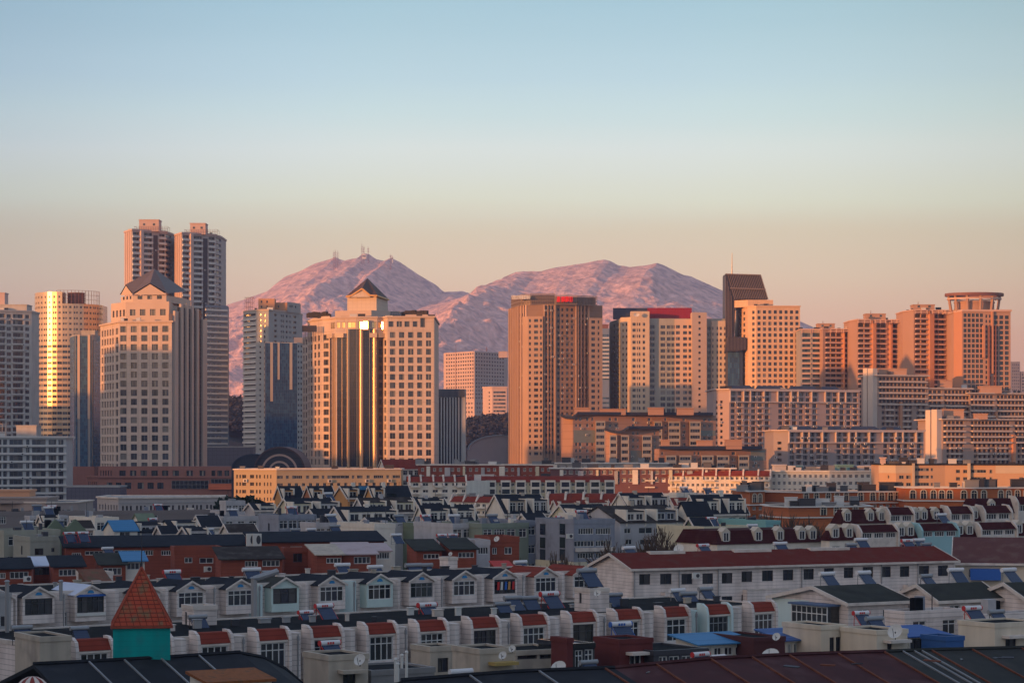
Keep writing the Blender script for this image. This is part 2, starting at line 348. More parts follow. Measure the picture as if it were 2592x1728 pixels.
# ---------------- large structure: ground, mountains, towers ----------------
STONE = mat('pink_beige_stone', (.56, .45, .37), .75, .06, .1, lines=3.6, lw=.16, tile=4.2, lcol=.74, streak=.07)
STONE2 = mat('plain_beige_stone', (.56, .44, .355), .75, .06, .1)
CONC = mat('pale_grey_render', (.46, .45, .42), .85, .1, .12, streak=.1, stain=(.3, .29, .28), sscale=.15, samt=.35)
CONCD = mat('grey_render', (.34, .34, .34), .85, .08, .12, streak=.06)
WHITEP = mat('white_parapet', (.62, .60, .56), .8, .05)
PEACH = mat('peach_render', (.60, .42, .30), .85, .05, .1, streak=.05)
PEACH2 = mat('tan_render', (.44, .30, .21), .85, .06, .1)
BROWN = mat('brown_tile_wall', (.29, .19, .13), .8, .07, .1, lines=3.0, lw=.15, lcol=.75)
ORNG = mat('orange_tile_wall', (.52, .29, .17), .85, .05, .1)
PINKW = mat('pink_tile_wall', (.56, .42, .37), .85, .05, .1)
DBLUE = mat('dark_blue_panel', (.03, .045, .085), .5, .06)
REDB = mat('red_board', (.28, .012, .03), .6, .05, .2, lines=1.1, lw=.12, tile=1.6, lcol=.55)
REDS = mat('red_sign_letters', (.75, .02, .02), .5, 0)
METD = mat('dark_metal', (.06, .06, .07), .5, .05, metal=.3)
METR = mat('rusty_red_metal', (.22, .10, .08), .6, .08)
REDSTONE = mat('red_granite', (.28, .13, .10), .7, .08, .2, lines=2.2, lw=.08, tile=3, lcol=.8)
ROOFB = mat('slate_blue_roof', (.035, .045, .07), .7, .1, .4)
ROOFBR = mat('brown_tiled_roof', (.10, .065, .055), .7, .12, .4, lines=.9, lw=.2, lcol=.7)
SEAM = mat('seamed_dark_cladding', (.05, .046, .052), .45, .05)
SEAMR = mat('seamed_cladding_rib', (.19, .155, .145), .45, .05)
# ground
def grid_mesh(name, xs, ys, fn, m, kind='structure'):
    v = [(x, y, fn(x, y)) for y in ys for x in xs]; nx = len(xs)
    f = [(j * nx + i, j * nx + i + 1, (j + 1) * nx + i + 1, (j + 1) * nx + i) for j in range(len(ys) - 1) for i in range(nx - 1)]
    me = bpy.data.meshes.new(name); me.from_pydata(v, [], f); me.materials.append(m); me.update()
    return tag(link(name, me), kind=kind)
GR = mat('dusty_ground', (.10, .095, .09), .95, .2, .02)
grid_mesh('ground', [-6000, -2000, -500, 0, 500, 2000, 6000], [-3000, 0, 500, 1500, 4000, 9000, 13000], lambda x, y: 0, GR)
def interp(pts, x):
    if x <= pts[0][0]: return pts[0][1]
    for (a, b), (c, d) in zip(pts, pts[1:]):
        if x <= c: return b + (d - b) * (x - a) / (c - a)
    return pts[-1][1]
ROCK = mat('pinkish_rock_and_scrub', (.82, .53, .46), .95, .4, .06, stain=(.34, .25, .27), sscale=.035, samt=.75)
n_ = ROCK.node_tree.nodes; g_ = n_.new('ShaderNodeNewGeometry'); t_ = n_.new('ShaderNodeTexNoise'); t_.inputs['Scale'].default_value = .03; t_.inputs['Detail'].default_value = 8; t_.inputs['Roughness'].default_value = .7; b_ = n_.new('ShaderNodeBump'); b_.inputs['Strength'].default_value = 1; b_.inputs['Distance'].default_value = 12
ROCK.node_tree.links.new(g_.outputs['Position'], t_.inputs['Vector']); ROCK.node_tree.links.new(t_.outputs['Fac'], b_.inputs['Height']); ROCK.node_tree.links.new(b_.outputs[0], n_['Principled BSDF'].inputs['Normal'])
SKL = [(300, 905), (420, 850), (520, 790), (580, 771), (616, 757), (678, 735), (720, 701), (760, 687), (799, 667), (830, 658), (849, 651), (872, 659), (889, 655), (906, 652), (920, 640), (934, 642), (953, 656), (973, 661), (990, 652), (1015, 665), (1057, 693), (1105, 721), (1124, 738), (1169, 736), (1195, 743), (1240, 775), (1300, 830), (1400, 880), (1600, 930)]
SKR = [(500, 1080), (700, 960), (850, 880), (960, 830), (1020, 800), (1080, 776), (1136, 764), (1195, 743), (1226, 729), (1260, 710), (1276, 698), (1305, 687), (1327, 685), (1369, 687), (1411, 676), (1473, 665), (1507, 658), (1529, 656), (1543, 659), (1566, 672), (1594, 676), (1636, 671), (1664, 665), (1683, 672), (1730, 694), (1750, 698), (1835, 737), (1930, 775), (2027, 814), (2065, 831), (2110, 850), (2200, 890), (2330, 940), (2592, 1000)]
def mountain(name, D, prof, depth, u0, u1, du, seed, skew, amp):
    def fn(x, y):
        t = (D - y) / depth                                # 0 on the crest, 1 at the foot towards the city
        u = UC + (x + skew * (D - y)) / D * FPX
        H = PZ(interp(prof, u), D)
        p = Vector((x / 420 + (D - y) * skew / 420, y / 1300, seed))
        rg = 1 - abs(mnoise.noise(p)) * 2                   # spurs running down the slope
        p2 = Vector((x / 150 + (D - y) * skew / 150, y / 420, seed + 9)); rg2 = 1 - abs(mnoise.noise(p2)) * 2
        f = mnoise.fractal(Vector((x / 120, y / 120, seed + 3)), 1.0, 2.1, 5)
        if t >= 0:
            s = max(0, 1 - t); h = H * (s ** 1.15)
            e = min(1, t * 2.4) * s ** .4
            p4 = mnoise.fractal(Vector((x / 30, y / 30, seed + 5)), .9, 2.2, 3)
            p3 = Vector((x / 46 + (D - y) * skew / 46, y / 110, seed + 21)); rg3 = 1 - abs(mnoise.noise(p3)) * 2
            h += amp * e * (rg - .55) + amp * .42 * e * (rg2 - .5) + f * (26 * e + 3) + 9 * e * (rg3 - .5) + 8 * e * p4
        else:
            h = H + t * H * 1.4 + f * 4
        return max(h, -5 - abs(t) * 3)
    xs = [PX(u0 + (u1 - u0) * i / du, D) * 1.12 for i in range(du + 1)]
    ys = [D - depth * 1.02 + depth * 1.1 * j / 300 for j in range(301)]
    return grid_mesh(name, xs, ys, fn, ROCK)
mountain('mountain', 6800, SKL, 1900, 420, 1420, 300, 3.3, .25, 80)
mountain('mountain', 5600, SKR, 1900, 800, 2250, 440, 8.1, .22, 115)
# wooded hill between the towers and the mountains, shade put into its dark colours
DH = 1800
HP = [(0, 1080), (300, 1060), (560, 1005), (600, 1000), (640, 1015), (760, 1060), (1100, 1060), (1177, 1068), (1215, 1058), (1283, 1052), (1500, 1060), (2000, 1060), (2592, 1075)]
HB = mat('shade_toned_scrub', (.028, .032, .034), .95, .2, .05)
grid_mesh('hill', [PX(-300 + 3200 * i / 90, DH) for i in range(91)], [DH - 200 + 30 * j for j in range(16)],
          lambda x, y: PZ(interp(HP, UC + x / DH * FPX), DH) * max(0, math.sin(math.pi * min(1, max(0, (y - DH + 200) / 400)))) ** .6 * .86 + mnoise.noise(Vector((x / 60, y / 60, 1))) * 5 - 1, HB)
mb = MB()
for i in range(5200):
    u = rng.choice([rng.uniform(540, 660), rng.uniform(1165, 1300), rng.uniform(540, 660), rng.uniform(1165, 1300), rng.uniform(-100, 2700)])
    y = DH - rng.uniform(0, 130); x = PX(u, y); g = PZ(interp(HP, u), DH) * max(0, math.sin(math.pi * min(1, (y - DH + 200) / 400))) ** .6 * .86
    h = rng.uniform(5, 11)
    for k in range(3):
        c = Vector((x + rng.uniform(-2, 2), y + rng.uniform(-2, 2), g + h * rng.uniform(.3, 1))); a = Vector((rng.uniform(-1, 1), rng.uniform(-1, 1), rng.uniform(-.3, 1))).normalized() * rng.uniform(1, 2.4); b = a.orthogonal().normalized() * rng.uniform(.7, 1.6)
        mb.face([c - a, c - b, c + a, c + b])
tag(mb.build('woods', mat('shade_toned_woods', (.034, .034, .034), .95, .3, .1)), kind='stuff')  # woods colour darkened to stand for the hill's shade

def penthouse(B, u0, u1, v0, v1, D, m, back=8, name='penthouse', holes=0):
    x0, x1 = PX(u0, D) - B.ox, PX(u1, D) - B.ox; y = D - B.oy; z0, z1 = PZ(v1, D), PZ(v0, D)
    mb = MB(); mb.box(x0, x1, y, y + back, min(z0, B.zt - .1), z1, 0); mb.box(x0 - .25, x1 + .25, y - .25, y + back + .25, z1, z1 + .35, 0)
    o = mb.build(name, m, B.root)
    for k in range(holes):
        xx = x0 + (x1 - x0) * (k + .5) / holes; w_ = link('window', window_mesh(1.2, 1.2, 'gfar:1'), o); w_.location = (xx, y - .03, z0 + (z1 - z0) * .45)
    return o
def mast(B, u, v0, v1, D, r=.25, m=None, name='antenna', n=1):
    mb = MB()
    for k in range(n):
        x = PX(u, D) - B.ox + k * 2; mb.tube((x, D - B.oy, PZ(v1, D)), (x, D - B.oy, PZ(v0, D)), r, 5, r2=r * .4)
    return mb.build(name, m or METR, B.root)
def lattice(B, u0, u1, v0, v1, D, m, nx=6, nz=3, back=6, name='roof_frame', t=.14):
    x0, x1 = PX(u0, D) - B.ox, PX(u1, D) - B.ox; y = D - B.oy; z0, z1 = min(PZ(v1, D), B.zt), PZ(v0, D); mb = MB()
    for yy in (y, y + back):
        for i in range(nx + 1): x = x0 + (x1 - x0) * i / nx; mb.box(x - t / 2, x + t / 2, yy - t / 2, yy + t / 2, z0, z1)
        for j in range(1, nz + 1): z = z0 + (z1 - z0) * j / nz; mb.box(x0, x1, yy - t * .6, yy + t * .6, z - t, z)
    for x in (x0, x1): mb.box(x - t * .6, x + t * .6, y, y + back, z1 - t, z1 + .01)
    return mb.build(name, m, B.root)

# --- far left apartment tower
B = Building('apartment_tower', 'pale grey apartment tower cut off by the left edge of the photo', [(-25, 1134), (80, 1144)], 785, 18, ac=40, cl=4, wallm=CONC, depth=.9)
B.win(0, [(-12, 13), (33, 59)], 793, 10.5, 16, 22, 'gfar:3'); B.win(0, [(17, 28), (64, 74)], 794, 9.5, 16, 22, 'gfar:1', rec=.3)
B.bars(0, [(-14, 14), (31, 60)], 803.5, 2.6, 16, 22, 'balcony', WHITEP, out=.7)
penthouse(B, -25, 68, 772, 786, 1143, CONC, 12); penthouse(B, -25, 12, 742, 772, 1146, PINKW, 8, 'stair_tower'); B.cornice(783, 787, CONC, .4); B.finish()
# --- low white block before it
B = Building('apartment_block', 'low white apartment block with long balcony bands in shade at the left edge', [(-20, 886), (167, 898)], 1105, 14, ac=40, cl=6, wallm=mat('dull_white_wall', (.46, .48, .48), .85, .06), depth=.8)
B.win(0, [(-12, 4), (8, 18), (24, 58), (66, 75), (81, 116), (123, 143), (148, 161)], 1112, 13, 20.2, 9, 'gfar:2')
B.bars(0, [(-20, 62), (62, 122), (122, 167)], 1125.5, 4.5, 20.2, 8, 'balcony_band', WHITEP, out=.9)
penthouse(B, 41, 92, 1078, 1106, 893, CONC, 9); B.cornice(1103, 1108, WHITEP, .8); lattice(B, -6, 6, 1072, 1105, 892, CONC, 1, 1); B.finish()
# --- round tower
Dc = 1300; cu = 159; rad = 87 / FPX * Dc
arc = [(PX(cu, Dc) + rad * math.sin(R(t)), Dc - rad * math.cos(R(t)) + rad) for t in range(-82, 91, 9)]
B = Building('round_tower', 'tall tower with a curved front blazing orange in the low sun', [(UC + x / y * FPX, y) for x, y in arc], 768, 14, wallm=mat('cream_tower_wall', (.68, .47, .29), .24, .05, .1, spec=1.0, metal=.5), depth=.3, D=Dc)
ne = B.nf
for e in range(ne):
    ua, ub = UC + arc[e][0] / arc[e][1] * FPX, UC + arc[e + 1][0] / arc[e + 1][1] * FPX; d = ub - ua
    if d < 1.2: continue
    B.win(e, [(ua + d * .12, ua + d * .42), (ua + d * .58, ua + d * .88)] if e % 2 else [(ua + d * .3, ua + d * .7)], 774, 5.5, 14.1, 7, 'gfar:0')
    B.win(e, [(ua + d * .06, ua + d * .94)], 872.7, 6.5, 14.1, 18, 'gfar:2')
# taller west half
mb = MB(); P0 = [B.front[k] for k in range(0, 10)]; top = B.z(738); pl = P0 + [(P0[-1][0], P0[-1][1] + 12), (P0[0][0] + 2, P0[0][1] + 12)]
Eh = [Edge(pl[i], pl[(i + 1) % len(pl)]) for i in range(len(pl))]
for i, E in enumerate(Eh):
    hs = [(E.L * .3, E.L * .62, B.z(748 + 14.1 * k) - 1.2, B.z(748 + 14.1 * k)) for k in range(2)] if i < 9 else []
    wall(mb, E, B.zt, top, hs, .3)
    for h in hs:
        p = E.P((h[0] + h[1]) / 2, -.28); w_ = link('window', window_mesh(h[1] - h[0], 1.2, 'gfar:0'), B.root); w_.location = (*p, h[2]); w_.rotation_euler = (0, 0, E.ang)
mb.face([(x, y, top) for x, y in pl]); mb.build('upper_wall', B.wallm, B.root)
mb = MB(); dc = (PX(183, Dc) - B.ox, 12.0)
for z0, z1 in ((B.zt, B.z(733)),):
    n = 20; mb.prism([(dc[0] + 4.6 * math.cos(2 * math.pi * k / n), dc[1] + 4.6 * math.sin(2 * math.pi * k / n)) for k in range(n)], z0, z1 - 1)
    for j in range(5): mb.ring([(dc[0] + 4.9 * math.cos(2 * math.pi * k / n), dc[1] + 4.9 * math.sin(2 * math.pi * k / n)) for k in range(n)], .15, -.1, z0 + 1.4 * j + .6, z0 + 1.4 * j + .9)
mb.build('plant_drum', METR, B.root)
mb = MB()
for k in range(15):
    t = R(-12 + k * 6.6); x, y = rad * .93 * math.sin(t) + PX(cu, Dc) - B.ox, rad - rad * .93 * math.cos(t) + Dc - B.oy; mb.box(x - .11, x + .11, y - .11, y + .11, B.zt, B.z(734))
    if k:
        for j in range(1, 4): z = B.zt + (B.z(734) - B.zt) * j / 3; mb.tube((px, py, z), (x, y, z), .1, 4)
    px, py = x, y
mb.build('crown_lattice', METR, B.root); B.finish()
# --- blue glass tower before the round one
B = Building('glass_tower', 'dark blue glass tower standing between the round tower and beige stone tower', [(178, 1015), (191, 1000), (233, 1000), (254, 1016)], 846, 16, wallm=CONCD, D=1000)
B.curtain(0, 179, 190, 850, 1180, 3, 9.3, G_BLUE, M_CF); B.curtain(1, 191.5, 196, 850, 1180, 1, 9.3, G_BLUE, M_CF); B.curtain(1, 203, 222, 850, 1180, 4, 9.3, G_BLUE, M_CF); B.curtain(2, 235, 253, 860, 1180, 4, 9.3, G_BLUE, M_CF)
B.curtain(1, 229, 232, 850, 1180, 1, 9.3, G_BLUE, M_CF); B.fins(1, [(196.5, 202.5), (222.5, 228.5)], 847, 1060, STONE2, .5); penthouse(B, 206, 240, 838, 847, 1004, CONC, 8)
mb = MB(); mb.prism(offset(B.poly, 1.2), 0, B.z(1180)); mb.build('base', REDSTONE, B.root); B.finish()
# --- twin towers
def tall(name, label, us, D, vt, vb, floors, core, fin, wincols, balc, pent, grp):
    B = Building(name, label, us, vt, 20, group=grp, wallm=mat('tower_grey_pink_wall', (.46, .40, .38), .85, .06), depth=.5)
    return B
for (u0, lab, vt, vp) in ((315, 'western twin of two very tall banded towers, nearer the left edge', 582, (352, 402, 557)), (442, 'eastern twin of two very tall banded towers with a lower wing on its right', 590, (481, 520, 566))):
    L = 20 if u0 == 315 else 19
    B = Building('twin_tower', lab, [(u0, 1300), (u0 + L, 1285), (u0 + 104 if u0 == 315 else u0 + 102, 1298), (u0 + 120 if u0 == 315 else u0 + 118, 1311)], vt, 22, group='the two tall twin towers', ac=30, cl=3, wallm=mat('tower_grey_pink_wall', (.46, .40, .38), .85, .06), depth=.6, D=1285, cap=100)
    q = u0 + L
    n = 44
    B.win(1, [(q + 2, q + 17)], vt + 5, 7, 14.1, n, 'gfar:2', rec=1.0); B.win(1, [(q + 27, q + 50)], vt + 5, 7.5, 14.1, n, 'gfar:4', rec=1.0)
    B.win(1, [(q + 67, q + 82)], vt + 5, 7.5, 14.1, n, 'gfar:2', rec=1.0); B.win(2, [(u0 + 104, u0 + 119)], vt + 5, 7.5, 14.1, n, 'bblue:2')
    B.bars(1, [(q, q + 18), (q + 26, q + 51), (q + 66, q + 84)], vt + 13.5, 5.2, 14.1, n, 'balcony', WHITEP, out=.8)
    B.fins(1, [(q + 18.5, q + 25.5)], vt, 1180, PINKW, 1.6); B.fins(1, [(q + 53, q + 64)], vt + 10, 1180, METD, .15, 'lift_core')
    B.win(1, [(q + 57, q + 60)], vt + 14, 3, 14.1, 12, 'wfar:0', rec=0)
    for k in range(4): B.fins(0, [(u0 + 1.5 + k * 4.6, u0 + 4 + k * 4.6)], vt + 2, 1180, PINKW, .35)
    penthouse(B, vp[0], vp[1], vp[2], vt, 1292, PINKW, 10, holes=2); B.cornice(vt - 3, vt + 1.5, PINKW, .4)
    lattice(B, u0 + 25, u0 + 108, vt - 9, vt, 1290, METR, 14, 2, 10, 'roof_railing', .1)
    if u0 == 442:
        x0, x1 = PX(521, 1280) - B.ox, PX(571, 1280) - B.ox; y = 1278 - B.oy; zt = PZ(772, 1280); mb = MB(); E = Edge((x0, y), (x1, y + 9)); hs = []
        for k in range(28):
            z = PZ(778 + 14.1 * k, 1280)
            for a, b in ((.3, 3.4), (3.9, 6.6), (7.2, 10.2)): hs.append((a, b, z - 1.8, z))
        wall(mb, E, 0, zt, hs, .6); E2 = Edge((x1, y + 9), (x1, y + 17)); wall(mb, E2, 0, zt, []); mb.face([(x0, y, zt), (x1, y + 9, zt), (x1, y + 17, zt), (x0, y + 14, zt)]); wg = mb.build('lower_wing', mat('shaded_blue_wing_wall', (.20, .23, .28), .8, .05), B.root)  # blue-grey wall colour holds the wing's shade
        for h in hs:
            o = link('window', window_mesh(h[1] - h[0], h[3] - h[2], 'gfar:2'), wg); o.location = (*E.P((h[0] + h[1]) / 2, -.55), h[2])
        for k in range(28):
            mb = MB(); z = PZ(786.5 + 14.1 * k, 1280); mb.ebox(E, 0, E.L, .01, .7, z, z + 1.05); mb.build('balcony', WHITEP, wg)
    B.finish()
B = Building('link_building', 'narrow blue glass link rising behind and between the twin towers', [(434, 1310), (463, 1310)], 656, 12, wallm=CONCD)
B.curtain(0, 435, 462, 658, 1000, 4, 7, G_BLUE, M_CF); B.finish()

# --- beige stone tower, left
B = Building('stone_tower', 'beige stone tower with a grey hipped and gabled roof, below the twin towers', [(254, 977), (289, 955), (302, 948), (435, 945)], 814, 26, ac=0, cl=4, wallm=STONE, depth=.45, D=947)
B.win(0, cols(256, 289, 5, .55), 829, 16, 23, 16, 'dhotel:1'); B.win(1, [(293, 299)], 829, 16, 23, 16, 'dhotel:1')
B.win(2, [(304.5 + 26.6 * k, 320 + 26.6 * k) for k in range(5)], 825, 15.5, 23, 16, 'dhotel:2')
B.cornice(812, 816, STONE2, .6)
def block(B, us, v0, v1, m, back, name, ref):
    pts = [(PX(u, d) - B.ox, d - B.oy) for u, d in us]; yb = max(p[1] for p in pts) + back; poly = pts + [(pts[-1][0], yb), (pts[0][0], yb)]
    return poly, PZ(v0, ref), PZ(v1, ref)
def tier(B, us, v0, v1, m, back, ref, wins=(), name='upper_tier', depth=.4):
    poly, z1, z0 = block(B, us, v0, v1, m, back, name, ref); mb = MB(); o = None; W = []
    for i in range(len(poly)):
        E = Edge(poly[i], poly[(i + 1) % len(poly)]); hs = []
        for (e, cl, va, h, sty) in wins:
            if e == i:
                for ua, ub in cl: hs.append((E.at(ua, B.ox, B.oy), E.at(ub, B.ox, B.oy), PZ(va + h, ref), PZ(va, ref))); W.append((E, hs[-1], sty))
        wall(mb, E, z0, z1, hs, depth)
    mb.face([(x, y, z1) for x, y in poly]); o = mb.build(name, m, B.root)
    for E, h, sty in W:
        w_ = link('window', window_mesh(h[1] - h[0], h[3] - h[2], sty), o); w_.location = (*E.P((h[0] + h[1]) / 2, -depth + .02), h[2]); w_.rotation_euler = (0, 0, E.ang)
    return o, poly, z0, z1
tier(B, [(281, 970), (318, 957), (428, 954)], 762, 815, STONE2, 18, 952, [(0, cols(283, 318, 4, .5), 781, 17, 'dhotel:1'), (1, cols(323, 425, 4, .55), 781, 16, 'dhotel:2')])
_, pl, z0, z1 = tier(B, [(306, 966), (336, 957), (421, 955), (471, 977)], 746, 763, STONE2, 14, 952, [(0, cols(309, 335, 3, .5), 746.5, 8, 'dfar:0'), (1, cols(342, 416, 3, .5), 746.5, 9, 'dfar:1')], depth=.2)
# hipped roof with two gables
def P9(u, v, D): return (PX(u, D) - B.ox, D - B.oy, PZ(v, D))
ap = P9(391, 680, 964); fl, fr, fm = P9(336, 742, 956), P9(424, 742, 954), P9(380, 716, 955); ll, lm = P9(303, 746, 968), P9(318, 720, 961); rr = P9(474, 738, 978); bk = P9(330, 742, 986); br = P9(450, 740, 997)
mb = MB()
for q in ((ap, lm, fl), (ap, fl, fm), (ap, fm, fr), (ap, fr, rr), (ap, ll, lm), (ap, rr, br), (ap, br, bk), (ap, bk, ll)): mb.face(q)
g = MB(); g.face([P9(337, 746, 956.4), P9(423, 746, 954.4), P9(380, 719, 955.3)]); g.face([P9(305, 748, 967), P9(336, 746, 956.8), P9(318.5, 723, 961.4)]); g.build('gable', STONE2, B.root)
mb.build('hipped_roof', mat('slate_grey_roof', (.13, .11, .11), .5, .08, .3, lines=1.2, lw=.15, lcol=.8), B.root)
# right wing of stone and dark strips running back
_, pl, z0, z1 = tier(B, [(436, 946), (520, 987)], 800, 1180, mat('shaded_side_stone', (.36, .34, .33), .8, .06), 4, 952, name='side_wing')  # stone coloured greyer to carry this side's shade
E = Edge(pl[0], pl[1])
for k, (f0, f1, top) in enumerate(((.02, .12, 790), (.2, .27, 770), (.36, .42, 766), (.52, .58, 770), (.68, .74, 775), (.86, .99, 800))):
    mb = MB(); mb.ebox(E, E.L * f0, E.L * f1, 0, .9, 0, PZ(top, 957)); mb.build('pilaster', STONE2, B.root)
for f0, f1 in ((.12, .2), (.27, .36), (.42, .52), (.58, .68), (.74, .86)):
    mb = MB()
    for j in range(48): z = 1 + j * 1.9; mb.face([(*E.P(E.L * f0, .2), z), (*E.P(E.L * f1, .2), z), (*E.P(E.L * f1, .2), z + 1.85), (*E.P(E.L * f0, .2), z + 1.85)])
    mb.build('glass_strip', G_DARK, B.root)
tier(B, [(427, 952), (455, 957)], 792, 815, STONE2, 5, 952, name='corner_turret')
tier(B, [(430, 964), (478, 977)], 768, 802, STONE2, 14, 952, name='upper_wing')
B.finish()
# podium of red granite
B = Building('granite_podium', 'low red granite podium at the foot of the left stone tower', [(220, 885), (249, 875), (590, 868)], 1207, 8, wallm=REDSTONE, D=870)
B.win(1, [(270, 284), (293, 307), (316, 332), (348, 364), (373, 389), (398, 414)], 1221, 16, 20, 1, 'dfar:2')
B.win(0, cols(222, 247, 5, .5), 1219, 12, 20, 1, 'dfar:0'); B.cornice(1205, 1209, REDSTONE, .6)
B.curtain(1, 435, 528, 1216, 1236, 9, 10, G_DARK, M_GF); B.curtain(1, 535, 588, 1212, 1222, 6, 10, G_DARK, M_GF)
mb = MB(); E = B.E[1]; mb.ebox(E, B.a(1, 530), E.L, .3, 1.2, B.z(1238), B.z(1224)); mb.build('fascia', mat('sunlit_orange_fascia', (.62, .16, .07), .6, .04, lines=1.0, lw=.1), B.root)  # orange colour paints in the sunlight on this fascia
tier(B, [(249, 884), (285, 880), (590, 876)], 1180, 1208, REDSTONE, 6, 878, [(1, [(302 + 27 * k, 318 + 27 * k) for k in range(6)] + [(472, 488), (505, 520), (535, 545), (550, 562), (568, 580)], 1190, 14, 'dfar:2'), (0, cols(252, 284, 5, .5), 1190, 14, 'dfar:0')], name='upper_storey')
B.finish()
B = Building('retail_box', 'plain dark windowless box with ribbed front behind the long white hall', [(168, 790), (303, 786)], 1232, 10, wallm=mat('dark_ribbed_panel', (.10, .10, .13), .6, .05, lines=1.4, lw=.1, tile=1.2)); B.cornice(1229, 1233, CONCD, .2); B.finish()
B = Building('service_block', 'dull grey ribbed block between the stone tower and striped tower', [(512, 1120), (640, 1120)], 1131, 12, wallm=mat('dark_ribbed_grey', (.13, .13, .16), .6, .05, lines=2, lw=.1, tile=2)); B.cornice(1129, 1132, CONCD, .2); B.finish()

# --- tower 4, grey banded
B = Building('striped_tower', 'grey tower with dark window bands and a pale front strip, beside the blue glass tower', [(616, 1265), (649, 1250), (680, 1247), (758, 1278)], 785, 18, ac=20, cl=4, wallm=mat('greenish_grey_wall', (.38, .38, .36), .85, .05), D=1250, depth=.5)
B.win(0, [(618, 647)], 792, 6.8, 13.6, 27, 'gfar:4'); B.bars(0, [(616, 649)], 804.5, 4.6, 13.6, 27, 'parapet', WHITEP, out=.6)
B.win(1, [(656.5, 661)], 794, 5, 13.6, 27, 'dfar:0'); B.win(1, [(668, 671.5)], 795, 7, 13.6, 27, 'dfar:0')
B.win(2, [(694, 701), (711, 714), (716, 719)], 793, 6, 13.6, 27, 'dfar:0'); B.win(2, [(724, 728), (733, 736), (742, 750)], 793, 6, 13.6, 27, 'dfar:0')
tier(B, [(649.5, 1249.5), (681, 1246.5)], 783, 1180, STONE2, 1, 1250, name='front_strip') if 0 else None
B.cornice(783, 786, STONE2, .3)
tier(B, [(654, 1262), (695, 1262)], 752, 786, ORNG, 8, 1250, [(0, [(660, 664), (674, 678)], 757, 6, 'dfar:0'), (0, [(660, 664), (674, 678)], 770, 6, 'dfar:0')], 'penthouse')
tier(B, [(697, 1266), (727, 1266)], 761, 786, ORNG, 8, 1250, [(0, [(703, 707)], 768, 6, 'dfar:0')], 'penthouse')
tier(B, [(727, 1264), (758, 1277)], 760, 786, B.wallm, 8, 1250, [(0, [(733, 736), (738, 741), (747, 750)], 767, 6, 'dfar:0')], 'upper_tier')
lattice(B, 620, 640, 752, 786, 1262, METR, 4, 3, 6, 'roof_frame', .12); B.finish()
# --- blue glass tower mid
B = Building('glass_tower', 'teal blue glass tower with golden vertical strips left of the gabled hotel', [(670, 1098), (752, 1103), (768, 1106)], 866, 16, wallm=CONC, D=1100)
B.curtain(0, 671, 683.5, 868, 1180, 3, 8.4, G_BLUE, M_CF); B.curtain(0, 691, 702, 868, 1180, 3, 8.4, G_BLUE, M_CF); B.curtain(0, 708, 732.5, 868, 1180, 5, 8.4, G_BLUE, M_CF); B.curtain(0, 740, 751.5, 868, 1180, 3, 8.4, G_BLUE, M_CF)
GS = mat('polished_pale_strip', (.55, .45, .34), .3, .04, spec=.6)
B.fins(0, [(684, 690.5)], 867, 1015, GS, .45); B.fins(0, [(702.5, 707.5)], 867, 960, GS, .45); B.fins(0, [(733, 739.5)], 867, 985, GS, .45)
B.curtain(0, 683.5, 691, 1016, 1180, 2, 8.4, G_BLUE, M_CF, .24); B.curtain(0, 702, 708, 961, 1180, 2, 8.4, G_BLUE, M_CF, .24); B.curtain(0, 732.5, 740, 986, 1180, 2, 8.4, G_BLUE, M_CF, .24)
B.win(1, [(754, 758), (761, 765)], 872, 6, 13.6, 22, 'gfar:0'); tier(B, [(744, 1103), (768, 1105)], 853, 867, STONE2, 8, 1100, name='penthouse'); B.finish()

# --- central hotel
HS = STONE
B = Building('gabled_hotel', 'broad orange lit hotel with dark glass centre and a small gabled roof house', [(779, 993), (816, 973), (835, 970), (850, 963), (903, 961), (955, 961), (970, 962.5), (981, 958.5), (1099, 958.5)], 806, 24, ac=0, cl=6, wallm=HS, depth=.45, D=968, cap=100)
NR = 16
B.win(0, [(780.5, 783), (786, 791), (795.5, 800.5), (804.5, 810)], 846, 14, 21.05, NR, 'dhotel:1', rec=.35)
B.win(1, [(819, 832)], 846, 14, 21.05, NR, 'dhotel:2')
B.win(6, [(972.5, 977.5)], 863, 14, 21.05, NR - 1, 'dhotel:0'); rc = [(987, 1000.5), (1010, 1023), (1033, 1046.5), (1056, 1068.5), (1078.5, 1091)]
B.win(7, rc, 843, 14.5, 21.05, NR, 'dhotel:2'); B.win(7, [(983.5, 996), (1004, 1017), (1024, 1036.5), (1045, 1056.5)], 816, 14, 21, 1, 'dhotel:2'); B.win(7, [(1064, 1076)], 808, 23, 21, 1, 'dhotel:2')
GGL = glassmat('sun_gold_glass', [(.10, .08, .06), (.13, .10, .07)], .05, .3)
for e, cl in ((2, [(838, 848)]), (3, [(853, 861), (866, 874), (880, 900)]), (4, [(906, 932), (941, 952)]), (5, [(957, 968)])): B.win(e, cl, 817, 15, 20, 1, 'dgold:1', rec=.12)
DGm = [(2, 836, 841, 856), (3, 853.6, 877.5, 856), (3, 886, 903, 835), (4, 903, 908, 835), (4, 919.6, 942, 835), (5, 955, 969, 856)]
for e, ua, ub, vt in DGm: B.curtain(e, ua, ub, vt, 1180, max(1, int((ub - ua) / 5)), 21.05, G_DARK, M_BF, .1, t=.07)
PIL = mat('polished_stone_pilaster', (.72, .50, .30), .27, .04, spec=1.0, metal=.7)
